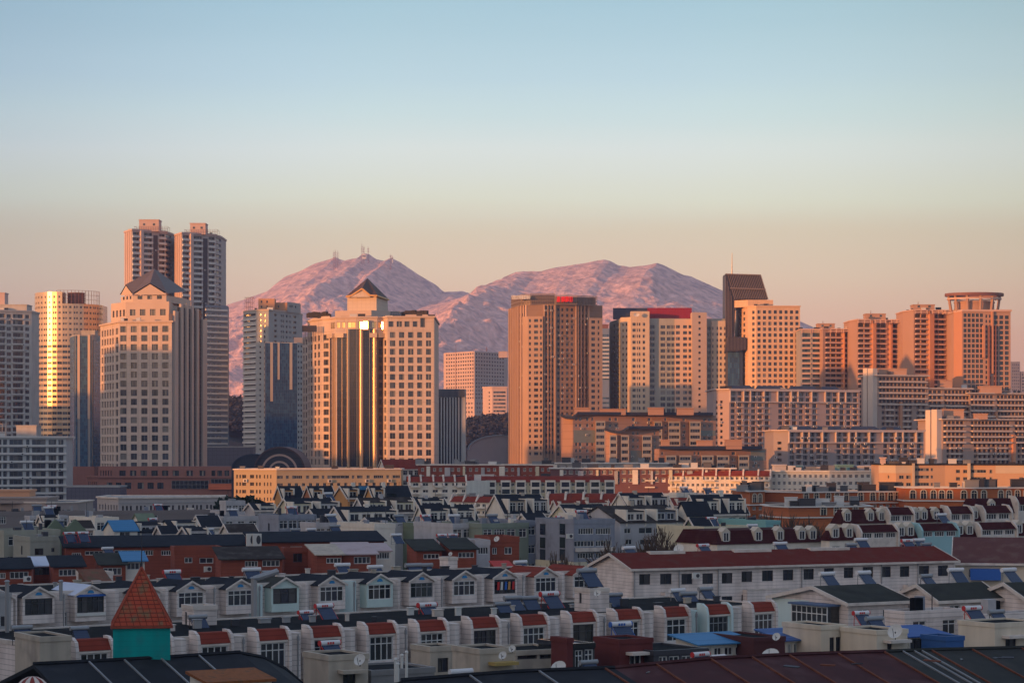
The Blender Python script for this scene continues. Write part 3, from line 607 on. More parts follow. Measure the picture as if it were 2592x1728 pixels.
for e, ua, ub, vt in ((2, 841, 850, 856), (3, 850, 853.6, 856), (3, 877.5, 886, 835), (4, 908, 919.6, 835), (4, 942, 953, 835)):
    if ub - ua > 5:
        E = B.E[e]; a0, a1 = B.a(e, ua), B.a(e, ub); mb = MB(); n = 6; q = [E.P(a0 + (a1 - a0) * k / n, .15 + .75 * math.sin(math.pi * k / n)) for k in range(n + 1)] + [E.P(a1, 0), E.P(a0, 0)]
        mb.prism(q, 0, B.z(vt)); mb.build('pilaster', PIL, B.root)
B.fins(3, [(866, 867)], 856, 1180, PIL, .5, 'mullion'); B.fins(4, [(901.5 + 2, 904.5)], 835, 1180, PIL, .5, 'mullion'); B.fins(4, [(935, 936)], 835, 1180, PIL, .5, 'mullion')
for e, ua, ub in ((2, 836, 850), (3, 850, 872), (4, 936, 955), (5, 955, 969)):
    E = B.E[e]; mb = MB(); mb.ebox(E, max(0, B.a(e, ua)), min(E.L, B.a(e, ub)), .1, 1.6, B.z(856), B.z(845)); mb.build('balcony', mat('golden_balcony', (.6, .45, .3), .3, .04, spec=.7), B.root)
for us in ([(899, 962), (933, 959.45), (934, 963)], [(953, 963), (972, 961.6), (973, 966)]):
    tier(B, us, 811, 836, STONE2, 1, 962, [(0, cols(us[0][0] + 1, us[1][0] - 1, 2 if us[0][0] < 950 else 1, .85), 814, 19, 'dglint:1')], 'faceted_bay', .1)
# lower shoulders of the two wings
tier(B, [(765.5, 1001), (779.2, 993.2)], 844, 1180, HS, 20, 968, [(0, [(767.5, 770.5), (773.5, 777)], 851 + 21.05 * k, 14, 'dhotel:0') for k in range(15)], 'side_shoulder', .3)
B.cornice(803, 807, STONE2, .5)
tier(B, [(779, 1000), (818, 978), (835, 976)], 797, 807, STONE2, 12, 968, name='upper_tier'); tier(B, [(1026, 976), (1083, 976)], 793, 807, STONE2, 10, 968, name='upper_tier')
tier(B, [(848, 972), (940, 968), (986, 974)], 785, 807, STONE2, 14, 968, name='crown_base')
_, pl, z0, z1 = tier(B, [(879, 976), (953, 973), (981, 990)], 750, 786, mat('pale_tiled_stone', (.60, .50, .40), .7, .04, lines=1.5, lw=.1, tile=1.5, lcol=.82), 2, 972, name='roof_house')
ap = P9(930, 704, 984); ez = [P9(876, 749, 975), P9(889, 747, 974), P9(917, 729, 972.6), P9(937, 746, 971.6), P9(955, 747, 971), P9(984, 757, 990), P9(905, 748, 1000)]
mb = MB()
for k in range(len(ez)): mb.face((ap, ez[k - 1], ez[k]))
mb.build('pyramid_roof', ROOFBR, B.root)
mb = MB(); mb.face([P9(889, 752, 973.3), P9(937, 752, 972.2), P9(937, 748, 972.2), P9(917, 731, 972.7), P9(889, 748, 973.3)])
mb.build('gable', MATS['pale_tiled_stone'], B.root); mb = MB()
for k in range(5): p, q = ez[k], ez[k + 1]; mb.tube((p[0], p[1] - .5, p[2] - .3), (q[0], q[1] - .5, q[2] - .3), .38, 5)
mb.build('gable_trim', mat('gold_gable_trim', (.65, .36, .12), .4, .03), B.root)
for u0, u1, v0 in ((782, 832, 795), (1022, 1078, 791)):
    mb = MB()
    for k in range(14):
        u = u0 + (u1 - u0) * k / 13; z = rng.uniform(.6, 1.6); x, y, zz = P9(u, v0 + 3, 982); mb.prism([(x + 1.1 * math.cos(j), y + 1.1 * math.sin(j)) for j in range(6)], zz - 1, zz + z)
    mb.build('roof_garden', mat('dark_roof_planting', (.06, .05, .04), .9, .3, 1), B.root)
lattice(B, 986, 1012, 788, 806, 980, M_GF, 6, 3, 6, 'louvre_screen', .3)
mb = MB()
for k in range(8):
    x, y, zz = P9(770 + k * 4, 840, 985 - k * 2); mb.box(x - .8, x + .6, y - 1, y - .8, zz, zz + 2.6); mb.box(x - .1, x + .1, y - 1, y - .8, zz - 4, zz)
mb.build('roof_sign', METD, B.root); B.finish()
# --- pinstriped tower
B = Building('pinstriped_tower', 'short dark tower with fine vertical white stripes right of the gabled hotel', [(1098, 1120), (1178, 1120)], 984, 16, wallm=CONC)
B.curtain(0, 1099, 1167, 1005, 1180, 20, 40, G_DARK, M_BF, .1)
for k in range(9): B.fins(0, [(1101 + k * 7.4, 1103.6 + k * 7.4)], 1005, 1180, mat('white_fin', (.50, .51, .50), .7, .03), .7, 'fin')
mb = MB(); E = B.E[0]; mb.ebox(E, 0, B.a(0, 1177), .02, .8, B.z(1004), B.z(985)); mb.build('louvre_band', mat('blue_louvre', (.03, .055, .085), .5, .03), B.root)
mb = MB()
for k in range(26): a = B.a(0, 1100 + k * 3); mb.ebox(E, a, a + .14, .8, 1.05, B.z(1004), B.z(985))
mb.build('louvre_blade', M_GF, B.root); B.finish()
# --- pink perforated tower + neighbour
B = Building('perforated_tower', 'distant pink office tower dotted with tiny square windows', [(1123, 2082), (1201, 2040), (1285, 2085)], 889, 26, wallm=PINKW, D=2045, depth=.5)
B.win(0, cols(1128, 1200, 12, .5), 893, 4.4, 9.3, 13, 'dfar:0'); B.win(1, cols(1203, 1277, 11, .5), 893, 4.4, 9.3, 13, 'dfar:0'); B.win(0, cols(1176, 1198, 3, .45), 1018, 5, 11, 5, 'dfar:0'); B.win(1, cols(1205, 1225, 3, .45), 1018, 5, 11, 5, 'dfar:0')
penthouse(B, 1262, 1285, 890, 905, 2035, PINKW, 10); mast(B, 1232, 877, 889, 2050, .5); mast(B, 1154, 872, 1000, 2030, .35); B.finish()
B = Building('office_block', 'small pink block with striped windows in front of the dotted tower', [(1222, 1915), (1246, 1905), (1283, 1905)], 980, 18, wallm=PINKW, D=1905)
B.win(0, [(1237, 1240)], 991, 4, 9.5, 6, 'dfar:0'); B.win(1, [(1249, 1280)], 990, 5, 9.5, 7, 'ghotel:6'); B.cornice(978, 982, PINKW, .5); B.finish()
# --- brown ornate tower
B = Building('brown_tower', 'broad brown ribbed apartment tower with red letters on its roof screen', [(1288, 1290), (1318, 1254), (1336, 1250), (1402, 1248), (1460, 1252), (1525, 1262)], 770, 22, ac=60, cl=0, wallm=BROWN, D=1250, depth=.6)
p = 14.6
for e, cl in ((0, cols(1290, 1317, 5, .55)), (1, cols(1319, 1335, 2, .35))): B.win(e, cl, 792, 9, p, 25, 'dfar:0')
for e, cl, vv in ((2, [(1339, 1344), (1368, 1374)], 808), (2, [(1352, 1362)], 808), (2, [(1381, 1386), (1389, 1394), (1396, 1400)], 776), (3, [(1410, 1416), (1421, 1427), (1433, 1440), (1445, 1451)], 780), (4, [(1462, 1467), (1471, 1476), (1480, 1485)], 780), (4, [(1497, 1507)], 812), (4, [(1513, 1518)], 808)):
    B.win(e, cl, vv, 7.5, p, 26, 'dfar:0', rec=.8)
B.bars(2, [(1350, 1364)], 817, 2.5, p, 24, 'balcony', mat('orange_balcony', (.55, .34, .22), .7, .03), out=1.6); B.bars(4, [(1495, 1509)], 821, 2.5, p, 24, 'balcony', MATS['orange_balcony'], out=1.6)
B.fins(0, cols(1289, 1317, 6, .3), 772, 1180, PEACH2, .9); B.fins(1, [(1320, 1322), (1326, 1328), (1332, 1335)], 772, 1180, PEACH, .7)
B.fins(2, [(1324 + 13, 1338)], 800, 1180, PEACH, .3); B.fins(2, [(1376, 1379.5), (1386.6, 1388.4), (1394.6, 1396)], 772, 1180, PEACH2, 1.1); B.fins(3, [(1403, 1406), (1456, 1459)], 772, 1180, PEACH2, .9)
B.fins(4, [(1461, 1462), (1468, 1470), (1477, 1479), (1486, 1490)], 772, 1180, PEACH2, 1.0)
tier(B, [(1322, 1251.5), (1336, 1248), (1374, 1246.5)], 801, 1180, PEACH2, 1, 1250, [(1, [(1339, 1344), (1352, 1362), (1367, 1372)], 808 + 14.6 * k, 7.5, 'dfar:0') for k in range(24)], 'bay', .5)
tier(B, [(1492, 1247.5), (1525, 1250)], 805, 1180, PEACH2, 1, 1250, [(0, [(1497, 1507), (1513, 1518)], 811 + 14.6 * k, 7.5, 'dfar:0') for k in range(24)], 'bay', .5)
SCR = mat('bronze_screen', (.26, .20, .16), .5, .04)
for us, v0 in (([(1294, 1275), (1318, 1252), (1342, 1249)], 745), ([(1342, 1249), (1404, 1249)], 743), ([(1404, 1247), (1460, 1247)], 748), ([(1460, 1249), (1511, 1255)], 748)):
    pts = [(PX(u, d) - B.ox, d - B.oy) for u, d in us]; mb = MB()
    for k in range(len(pts) - 1):
        E = Edge(pts[k], pts[k + 1]); n = max(3, int(E.L / .9))
        for j in range(n + 1): mb.ebox(E, E.L * j / n - .09, E.L * j / n + .09, -.2, .1, PZ(800 if us[0][0] in (1294, 1342, 1460) and 0 else 772, 1250), PZ(v0, 1250))
        for vv in (772, 763, 754, v0 + 1.5): mb.ebox(E, 0, E.L, -.25, .12, PZ(vv, 1250), PZ(vv - 1.5, 1250))
        mb.ebox(E, 0, E.L, -1.3, -1.1, PZ(772, 1250), PZ(v0 + 3, 1250))
    mb.build('roof_screen', SCR, B.root)
def glyphs(parent, B, u0, u1, v0, v1, D, n, m, seed, name='sign_letters', th=.16):
    r = random.Random(seed); mb = MB(); x0, x1, z0, z1 = PX(u0, D) - B.ox, PX(u1, D) - B.ox, PZ(v1, D), PZ(v0, D); cw = (x1 - x0) / n; y = D - B.oy; t = (z1 - z0) * th
    for k in range(n):
        a = x0 + cw * k + cw * .08; b = x0 + cw * (k + 1) - cw * .08
        for j in range(3): z = z0 + (z1 - z0 - t) * j / 2 * r.uniform(.85, 1); mb.box(a + r.uniform(0, .15) * cw, b - r.uniform(0, .15) * cw, y - .2, y, z, z + t)
        for j in range(2): x = a + (b - a) * (r.uniform(.1, .4) + .45 * j); mb.box(x, x + t, y - .26, y - .06, z0 + r.uniform(0, .2) * (z1 - z0), z1 - r.uniform(0, .2) * (z1 - z0))
    return mb.build(name, m, parent)
glyphs(B.root, B, 1408, 1450, 750, 764, 1244, 4, REDS, 4, 'red_sign', .26)
glyphs(B.root, B, 1294, 1342, 747, 757, 1247, 11, mat('pale_sign_letters', (.7, .68, .62), .4, 0), 5, 'white_sign', .2)
B.finish()
# --- blue banded tower peeping out
B = Building('office_tower', 'thin blue glass tower with white bands squeezed between two apartment towers', [(1515, 1700), (1565, 1700)], 831, 16, wallm=mat('steel_blue_wall', (.18, .24, .32), .4, .03), D=1700)
B.win(0, [(1517, 1560)], 846, 5, 10, 12, 'bblue:6'); B.bars(0, [(1515, 1563)], 854, 3, 10, 11, 'sun_shade', WHITEP, out=.8); B.win(0, [(1517, 1560)], 1005, 5, 12, 3, 'bblue:4'); penthouse(B, 1524, 1540, 822, 832, 1704, METR, 6); B.finish()
# --- cream tower with red board
CR = mat('cream_render', (.60, .47, .34), .85, .06, .1, streak=.1); GG = mat('greenish_grey_render', (.36, .36, .31), .85, .08, .1, streak=.1)
B = Building('cream_tower', 'cream apartment tower with a dark blue and a red board on its roof', [(1546, 1293), (1570, 1264), (1600, 1260), (1840, 1264)], 806, 20, ac=50, cl=5, wallm=GG, D=1262, depth=.5)
B.win(0, cols(1549, 1569, 2, .5), 816, 8, 15.1, 22, 'gfar:1'); B.win(1, [(1575, 1579), (1584, 1588)], 818, 7, 15.1, 22, 'dfar:0')
B.win(2, [(1645, 1657), (1672, 1684), (1688, 1698), (1699.5, 1709)], 823, 9, 15.1, 22, 'gfar:2')
p_ = mat('pink_cream_wall', (.58, .43, .33), .85, .04, .1)
tier(B, [(1570.5, 1263), (1600, 1259.2)], 803, 1180, CR, 1, 1262, [(0, [(1575, 1579), (1584, 1588)], 818 + 15.1 * k, 7, 'dfar:0') for k in range(22)], 'corner_bay')
tier(B, [(1597, 1257), (1644, 1257)], 789, 1180, CR, 8, 1262, [(0, [(1601, 1609), (1612, 1614.5), (1617, 1621), (1627, 1633)], 818 + 15.1 * k, 7.5, 'dfar:0') for k in range(22)], 'stair_block')
tier(B, [(1708, 1261), (1752, 1261)], 808, 1180, p_, 2, 1262, [(0, [(1711, 1721), (1729, 1739), (1743, 1750)], 823 + 15.1 * k, 8, 'dfar:1') for k in range(22)], 'bay')
tier(B, [(1752, 1255), (1789, 1257)], 792, 1180, p_, 10, 1262, [(0, [(1768, 1774)], 800 + 15.1 * k, 6, 'dfar:0') for k in range(24)], 'stair_block')
tier(B, [(1801, 1262), (1840, 1262)], 812, 1180, CR, 6, 1262, [(0, [(1803, 1806), (1814, 1818), (1822, 1827), (1833, 1836)], 827 + 15.1 * k, 7.5, 'dfar:0') for k in range(11)], 'bay')
B.win(2, [(1790.5, 1799)], 827, 8, 15.1, 20, 'gfar:1')
for u0, u1, v0, m, nm in ((1552, 1640, 779, DBLUE, 'blue_board'), (1639, 1751, 779, REDB, 'red_board')):
    mb = MB(); x0, x1 = PX(u0, 1270) - B.ox, PX(u1, 1270) - B.ox; y = 1270 - B.oy + (1 if m == DBLUE else 0); mb.box(x0, x1, y, y + .8, B.zt, PZ(v0, 1270)); o = mb.build(nm, m, B.root)
o = MB(); c = Vector(P9(1611, 796, 1254)) 
for k in range(10):
    a, b = 2 * math.pi * k / 10, 2 * math.pi * (k + 1) / 10; o.face([c, c + Vector((1.6 * math.cos(a), -.6, 1.1 * math.sin(a))), c + Vector((1.6 * math.cos(b), -.6, 1.1 * math.sin(b)))])
o.build('satellite_dish', WHITEP, B.root)
B.finish()
# --- slanted dark tower
B = Building('slanted_tower', 'dark ribbed tower with a slanting top and a thin mast', [(1836, 1262), (1842, 1258), (1880, 1258)], 860, 18, wallm=mat('night_blue_panel', (.04, .05, .08), .35, .03, spec=.6), D=1258)
def slant(B, pts, D, t, m, rib, name):
    """pts: front outline in photo pixels; ribs run along it"""
    mb = MB(); q = [(PX(u, D) - B.ox, PZ(v, D)) for u, v in pts]; y = D - B.oy; n = len(q)
    f = [(x, y, z) for x, z in q]; b = [(x, y + t, z) for x, z in q]
    mb.face(f); mb.face(b[::-1])
    for k in range(n): j = (k + 1) % n; mb.face([f[k], b[k], b[j], f[j]])
    return mb.build(name, m, B.root), q
slant(B, [(1836, 860), (1858, 860), (1862, 757), (1943.5, 757), (1925, 696), (1836, 693.5)], 1262, 16, SEAM, None, 'slanted_crown')
mb = MB()
for k in range(20):
    f = k / 19; ub = 1843 + (1925 - 1843) * f; ue = 1860 + (1943 - 1860) * f; vt = 694 + 2 * f
    mb.tube(P9(ub, vt + 1, 1261.6), P9(ue, 757, 1261.2), .22, 4)
for k in range(5): u = 1837 + k * 3.6; mb.tube(P9(u, 700 + k * 12, 1261.6), P9(u, 858, 1261.2), .18, 4)
mb.tube(P9(1848, 729, 1261), P9(1938, 732, 1261), .45, 4); mb.tube(P9(1836, 693.5, 1261.4), P9(1925, 696, 1261.4), .4, 4); mb.tube(P9(1925, 696, 1261.4), P9(1943.5, 757, 1261.4), .4, 4)
mb.build('standing_seam', SEAMR, B.root)
slant(B, [(1836, 932 - 43), (1866, 889), (1884, 884), (1889, 878), (1889, 854), (1862, 852), (1841, 854)], 1254, 14, SEAM, None, 'overhanging_box')
mb = MB()
for k in range(14): u = 1841 + k * 3.6; mb.tube(P9(u, 855, 1253.7), P9(u, 886, 1253.7), .16, 4)
mb.build('standing_seam', SEAMR, B.root)
mast(B, 1853, 640, 700, 1264, .38, mat('pale_gold_mast', (.8, .62, .4), .4, 0), 'mast')
B.curtain(1, 1842, 1872, 890, 1180, 6, 14, G_BLUE, M_BF); B.finish()
# --- orange hotel right
B = Building('orange_block', 'orange office block with a grid of dark square windows against the slanted tower', [(1868, 1272), (1893, 1254), (1914, 1250), (2025, 1252)], 774, 20, ac=0, cl=5, wallm=mat('orange_render', (.66, .44, .28), .85, .05, .1, streak=.09, lines=3.5, lw=.12, lcol=.85), D=1250, depth=.4)
B.win(0, [(1871, 1876), (1881, 1886)], 786, 8, 14.6, 27, 'dfar:0'); B.win(1, [(1904, 1910)], 786, 8, 14.6, 27, 'dfar:0'); B.win(2, [(1917.5 + 13.7 * k, 1925.5 + 13.7 * k) for k in range(8)], 785, 8.5, 14.6, 27, 'dfar:1')
tier(B, [(1859, 1262), (1893, 1256), (1957, 1256)], 757, 775, B.wallm, 12, 1250, name='upper_tier'); B.cornice(773, 776, B.wallm, .35); B.finish()

# --- stepped orange towers, right
OW = mat('orange_balcony_wall', (.45, .28, .20), .85, .04, .1); TOPF = mat('salmon_frame', (.62, .42, .33), .8, .03)
def stepped(label, us, vt, plain, bays, fins, pent, D, n, top=10, sideshade=None, wm=OW, wallname=None):
    B = Building('stepped_tower', label, us, vt, 20, group='stepped apartment towers on the right', ac=40, cl=4, wallm=wm, D=D, depth=1.0)
    for e, ua, ub in bays:
        m = max(1, int((ub - ua) / 12)); cc = cols(ua, ub, m, .92)
        B.win(e, cc, vt + top, 9.0, 12.8, n, 'dgreen:2')
        B.bars(e, [(ua, ub)], vt + top + 11.2, 3.3, 12.8, n, 'balcony', TOPF, out=1.3)
        lattice(B, ua, ub, vt, vt + top, D - .5, TOPF, m, 2, 6, 'top_frame', .4)
    for e, ua, ub in fins: B.fins(e, [(ua, ub)], vt + 1, 1180, mat('bright_orange_render', (.56, .28, .16), .85, .03), 2.2)
    B.cornice(vt - 1, vt + 1.5, TOPF, .4)
    if pent: penthouse(B, *pent, vt, D + 8, OW, 9, holes=2); mast(B, pent[0] + 12, pent[2] - 9, pent[2], D + 9, .2)
    B.finish()
stepped('shaded grey slab, lowest of the stepped towers right of the orange block', [(2027, 1230), (2083, 1230)], 833, 0, [(0, 2030, 2052), (0, 2056, 2078)], [], (2071, 2113, 820), 1230, 24, wm=CONCD)
stepped('lower stepped orange tower with a pale roof frame, left of its taller neighbours', [(2083, 1218), (2169, 1226)], 832, 0, [(0, 2089, 2131), (0, 2135, 2166)], [(0, 2131.5, 2133.5), (0, 2166, 2169)], None, 1220, 24)
stepped('middle stepped orange tower with a plain pink left shoulder', [(2150, 1215), (2171, 1200), (2312, 1211)], 808, 0, [(1, 2172, 2204), (1, 2215, 2242), (1, 2256, 2284), (1, 2286, 2310)], [(1, 2205, 2213), (1, 2249, 2254)], (2192, 2242, 795), 1200, 27)
stepped('taller stepped orange tower next to the one with a ring on its roof', [(2285, 1190), (2313, 1175), (2418, 1184)], 784, 0, [(1, 2316, 2347), (1, 2360, 2391), (1, 2393, 2416)], [(1, 2348, 2359)], (2312, 2366, 772), 1175, 29)
B = Building('ring_tower', 'tallest orange tower at right, crowned by an open ring on columns', [(2414, 1162), (2437, 1150), (2558, 1152)], 785, 20, ac=40, cl=0, wallm=OW, D=1150, depth=.7)
B.fins(0, [(2416, 2437)], 786, 1090, MATS['bright_orange_render'], .4); B.win(1, cols(2438, 2490, 5, .8), 793, 9, 12.9, 26, 'dgreen:1'); B.win(1, cols(2514, 2556, 3, .74), 798, 9, 12.9, 26, 'dgreen:1'); B.win(1, cols(2493, 2510, 2, .6), 796, 8, 12.9, 26, 'gfar:0')
B.fins(1, [(2486, 2492)], 823, 905, MATS['bright_orange_render'], 1.2); B.fins(1, [(2509, 2513)], 788, 945, MATS['bright_orange_render'], 1.2); B.fins(1, [(2502, 2504), (2518, 2520)], 824, 1100, METR, 1.5, 'drainpipe')
B.cornice(783, 788, TOPF, .5)
cx, cy = PX(2466, 1162) - B.ox, 1162 - B.oy
el_ = lambda ru, k=.8, n=40: [(cx + ru / FPX * 1162 * math.cos(2 * math.pi * j / n), cy + ru / FPX * 1162 * k * math.sin(2 * math.pi * j / n)) for j in range(n)]
mb = MB(); mb.ring(el_(71), .6, -2.2, PZ(750, 1162), PZ(743, 1162)); mb.build('crown_ring', METR, B.root)
mb = MB(); mb.ring(el_(66), .5, -.8, PZ(759, 1162), PZ(755, 1162)); mb.build('lower_ring', TOPF, B.root)
for a in range(12):
    t = 2 * math.pi * a / 12 + .1; mb = MB(); r0, r1 = 60 / FPX * 1162, 66 / FPX * 1162; mb.tube((cx + r0 * math.cos(t), cy + r0 * .8 * math.sin(t), B.zt), (cx + r1 * math.cos(t), cy + r1 * .8 * math.sin(t), PZ(749, 1162)), .7, 6); mb.build('column', OW, B.root)
mb = MB(); mb.prism(el_(50), B.zt, PZ(765, 1162)); mb.ring(el_(50), .3, -.3, PZ(768, 1162), PZ(764, 1162)); mb.build('drum', OW, B.root); B.finish()
for u0, u1, v, lab in ((2560, 2582, 915, 'hazy blue tower far off, just right of the tower with a ring'), (2584, 2625, 940, 'lower hazy blue tower far off, cut by the right edge')):
    B = Building('distant_tower', lab, [(u0, 3000), (u1, 3000)], v, 30, wallm=mat('hazy_grey_wall', (.22, .22, .24), .8, .05)); B.win(0, cols(u0 + 1, u1 - 1, 4, .6), v + 6, 4, 8, 14, 'gfar:0'); B.finish()

# --- curved white banded blocks, right
WB = mat('pale_band_render', (.66, .55, .46), .8, .03)
def banded(label, us, vt, D, finsu, bands, vb, lower, pent):
    B = Building('banded_block', label, us, vt, 16, group='white banded blocks on the right', ac=30, cl=5, wallm=mat('banded_block_wall', (.40, .30, .25), .85, .04), D=D, depth=1.0)
    for e, ua, ub in bands:
        B.win(e, cols(ua, ub, max(2, int((ub - ua) / 9)), .88), vt + 5, 8, 14.3, vb, 'gfar:1'); B.bars(e, [(ua, ub)], vt + 15.2, 3.2, 14.3, vb, 'white_band', WB, out=1.8)
        B.win(e, cols(ua + 6, ub, max(2, int((ub - ua) / 12)), .7), vt + 5 + 14.3 * vb, 8, 14.3, lower, 'gfar:1')
        B.bars(e, cols(ua + 4, ub, max(1, int((ub - ua) / 36)), .55), vt + 15.2 + 14.3 * vb, 3.2, 14.3, lower, 'balcony', WB, out=1.3)
    for e, ua, ub, v0, o in finsu: B.fins(e, [(ua, ub)], v0, 1180, MATS['bright_orange_render'] if o > 5 else WB, o if o < 5 else 1.4, 'fin')
    for q in pent: penthouse(B, *q, D + 5, OW, 8)
    B.cornice(vt - 1, vt + 2, WB, 1.5)
    return B
B = banded('white banded block with two tall slanting fins, left of the other banded blocks', [(2194, 1128), (2222, 1120), (2345, 1130)], 949, 1120, [(0, 2194, 2204, 931, 2.2), (0, 2208, 2221, 932, 2.6), (1, 2275, 2281, 1016, 9)], [(1, 2224, 2310), (1, 2312, 2344)], 5, 6, [(2225, 2295, 934, 950)]); B.finish()
B = banded('long white banded block behind, second from the right edge', [(2343, 1130), (2456, 1138)], 982, 1130, [(0, 2384, 2391, 1030, 9)], [(0, 2350, 2384), (0, 2390, 2455)], 4, 4, [(2380, 2411, 964, 983)]); B.finish()
B = banded('white banded block under the ring tower at the right edge', [(2455, 1134), (2640, 1148)], 994, 1132, [(0, 2517, 2522, 1040, 9)], [(0, 2457, 2515), (0, 2523, 2635)], 4, 4, [(2483, 2536, 978, 995)]); B.finish()
B = banded('nearest white banded block with balconies at the right edge, below the others', [(2352, 1008), (2386, 1000), (2455, 1005), (2640, 1020)], 1060, 1000, [(0, 2353, 2365, 1037, 2.2), (0, 2370, 2384, 1036, 2.6), (2, 2560, 2567, 1100, 9)], [(1, 2388, 2440), (2, 2457, 2557), (2, 2568, 2630)], 4, 4, [(2390, 2440, 1037, 1061), (2468, 2500, 1048, 1061)])
B.finish()

# --- long apartment blocks in the middle distance
LB = mat('dusty_pink_render', (.42, .32, .29), .85, .05, .1); LBT = mat('pale_pink_trim', (.58, .47, .41), .8, .03)
def longblock(label, us, D, vt, e, u0, u1, pitchu, rows, pitch, endcols, wm, roofs, seed):
    B = Building('long_apartment_block', label, us, vt, 14, group='long apartment blocks with dark sloping roofs', ac=60, cl=12, wallm=wm, D=D, depth=.8)
    n = int((u1 - u0) / pitchu); cc = cols(u0, u1, n, .66); cc = [c for i, c in enumerate(cc) if i % 7 != 6]
    B.win(e, cc, vt + 5, 10, pitch, rows, 'gfar:1'); B.win(0, endcols, vt + 28, 7, pitch, rows - 2, 'dfar:0')
    r = random.Random(seed); bc = [c for i, c in enumerate(cc) if i % 3 == 1]
    B.bars(e, [(a - 1.5, b + 1.5) for a, b in bc], vt + 14 + pitch * 2, 3, pitch, rows - 2, 'balcony', LBT, out=1.1)
    B.fins(e, [(a - 4.2, a - 2) for i, (a, b) in enumerate(cc) if i % 3 != 1], vt + 2, vt + 2 + pitch * 2, LBT, .9)
    B.bars(e, [(u0 - 18, u1)], vt + 1, 3, pitch * 2 - 1, 2, 'string_course', LBT, out=.8); B.cornice(vt - 2, vt + 1, LBT, .8)
    for ua, ub in roofs:
        x0, x1 = PX(ua, D) - B.ox, PX(ub, D) - B.ox; z = B.zt + .1; h = 11 / FPX * D; mb = MB(); y0 = B.E[e].A.y + ((x0 + x1) / 2 - B.E[e].A.x) * B.E[e].d.y / B.E[e].d.x + 3.5
        mb.face([(x0, y0, z), (x1, y0, z), (x1 - 2, y0 + 5, z + h), (x0 + 1, y0 + 5, z + h)]); mb.face([(x1, y0 + 10, z), (x0, y0 + 10, z), (x0 + 1, y0 + 5, z + h), (x1 - 2, y0 + 5, z + h)])
        mb.face([(x0, y0, z), (x0 + 1, y0 + 5, z + h), (x0, y0 + 10, z)]); mb.face([(x1, y0, z), (x1, y0 + 10, z), (x1 - 2, y0 + 5, z + h)]); mb.build('sloping_roof', ROOFB, B.root)
    B.finish()
longblock('upper long pink apartment block with dark roofs below the orange block', [(1806, 1056), (1846, 1050), (2176, 1078)], 1050, 985, 1, 1847, 2174, 17.2, 13, 14.9, [(1812, 1816), (1823, 1829)], LB, [(1845, 1915), (1922, 2000), (2012, 2092), (2098, 2150)], 2)
longblock('shaded long grey apartment block with dark roofs, before the upper pink one', [(1958, 905), (1994, 900), (2338, 923)], 900, 1089, 1, 1996, 2335, 16.6, 7, 14.6, [(1968, 1978)], mat('grey_pink_render', (.33, .28, .27), .85, .05, .1), [(1975, 2070), (2078, 2160), (2172, 2250), (2256, 2312)], 3)
BRK = mat('red_brick_banded', (.38, .235, .175), .85, .06, .1, lines=3, lw=.3, lcol=.8); BRG = mat('green_grey_panel', (.20, .23, .21), .8, .05)
def brick_block(label, us, D, vt, e, layout, rows, pitch, roof, panels, vb):
    B = Building('brick_apartment_block', label, us, vt, 13, group='brick apartment blocks with flat projecting roofs', ac=30, cl=0, wallm=BRK, D=D, depth=.4)
    for ua, ub in layout['bay']:
        fr_ = lambda u: B.oy + B.E[e].P(B.a(e, u))[1] - 2.2
        tier(B, [(ua, fr_(ua)), (ub, fr_(ub))], vt + 16, 1190, mat('cream_bay', (.50, .42, .32), .8, .04), 2.1, D, [(0, [(ua + 1.5, ub - 1.5)], vt + 20 + pitch * k, pitch * .52, 'gfar:3') for k in range(rows)], 'bay', .3)
    B.win(e, layout['win'], vt + 7, 8.5, pitch, rows + 1, 'wfar:1')
    for ua, ub, va, vb2 in panels: mb = MB(); mb.ebox(B.E[e], B.a(e, ua), B.a(e, ub), .02, .1, B.z(vb2), B.z(va)); mb.build('panel', BRG, B.root)
    mb = MB(); x0, x1 = PX(roof[0], D) - B.ox, PX(roof[1], D) - B.ox
    yy = lambda x: B.E[e].A.y + (x - B.E[e].A.x) * B.E[e].d.y / B.E[e].d.x
    mb.hexa([(x0, yy(x0) - 2.6, B.zt), (x1, yy(x1) - 2.6, B.zt), (x1, yy(x1) + 13, B.zt), (x0, yy(x0) + 13, B.zt)], [(x0, yy(x0) - 2.6, B.zt + 1.1), (x1, yy(x1) - 2.6, B.zt + 1.1), (x1, yy(x1) + 13, B.zt + 1.1), (x0, yy(x0) + 13, B.zt + 1.1)])
    if roof[2]:   # wavy end
        n = 10; x2 = PX(roof[2], D) - B.ox
        for k in range(n):
            f0, f1 = k / n, (k + 1) / n; zf = lambda f: B.zt + .05 - 2.6 * math.sin(f * math.pi) * .6 - .5 * f
            xa, xb = x0 + (x2 - x0) * f0, x0 + (x2 - x0) * f1; mb.hexa([(xa, -2, zf(f0)), (xb, -2, zf(f1)), (xb, 12, zf(f1)), (xa, 12, zf(f0))], [(xa, -2, zf(f0) + .9), (xb, -2, zf(f1) + .9), (xb, 12, zf(f1) + .9), (xa, 12, zf(f0) + .9)])
    mb.build('projecting_roof', ROOFB, B.root)
    for ua, ub, va in layout['pent']: penthouse(B, ua, ub, va, vt, D + 5, BRK, 6)
    B.finish()
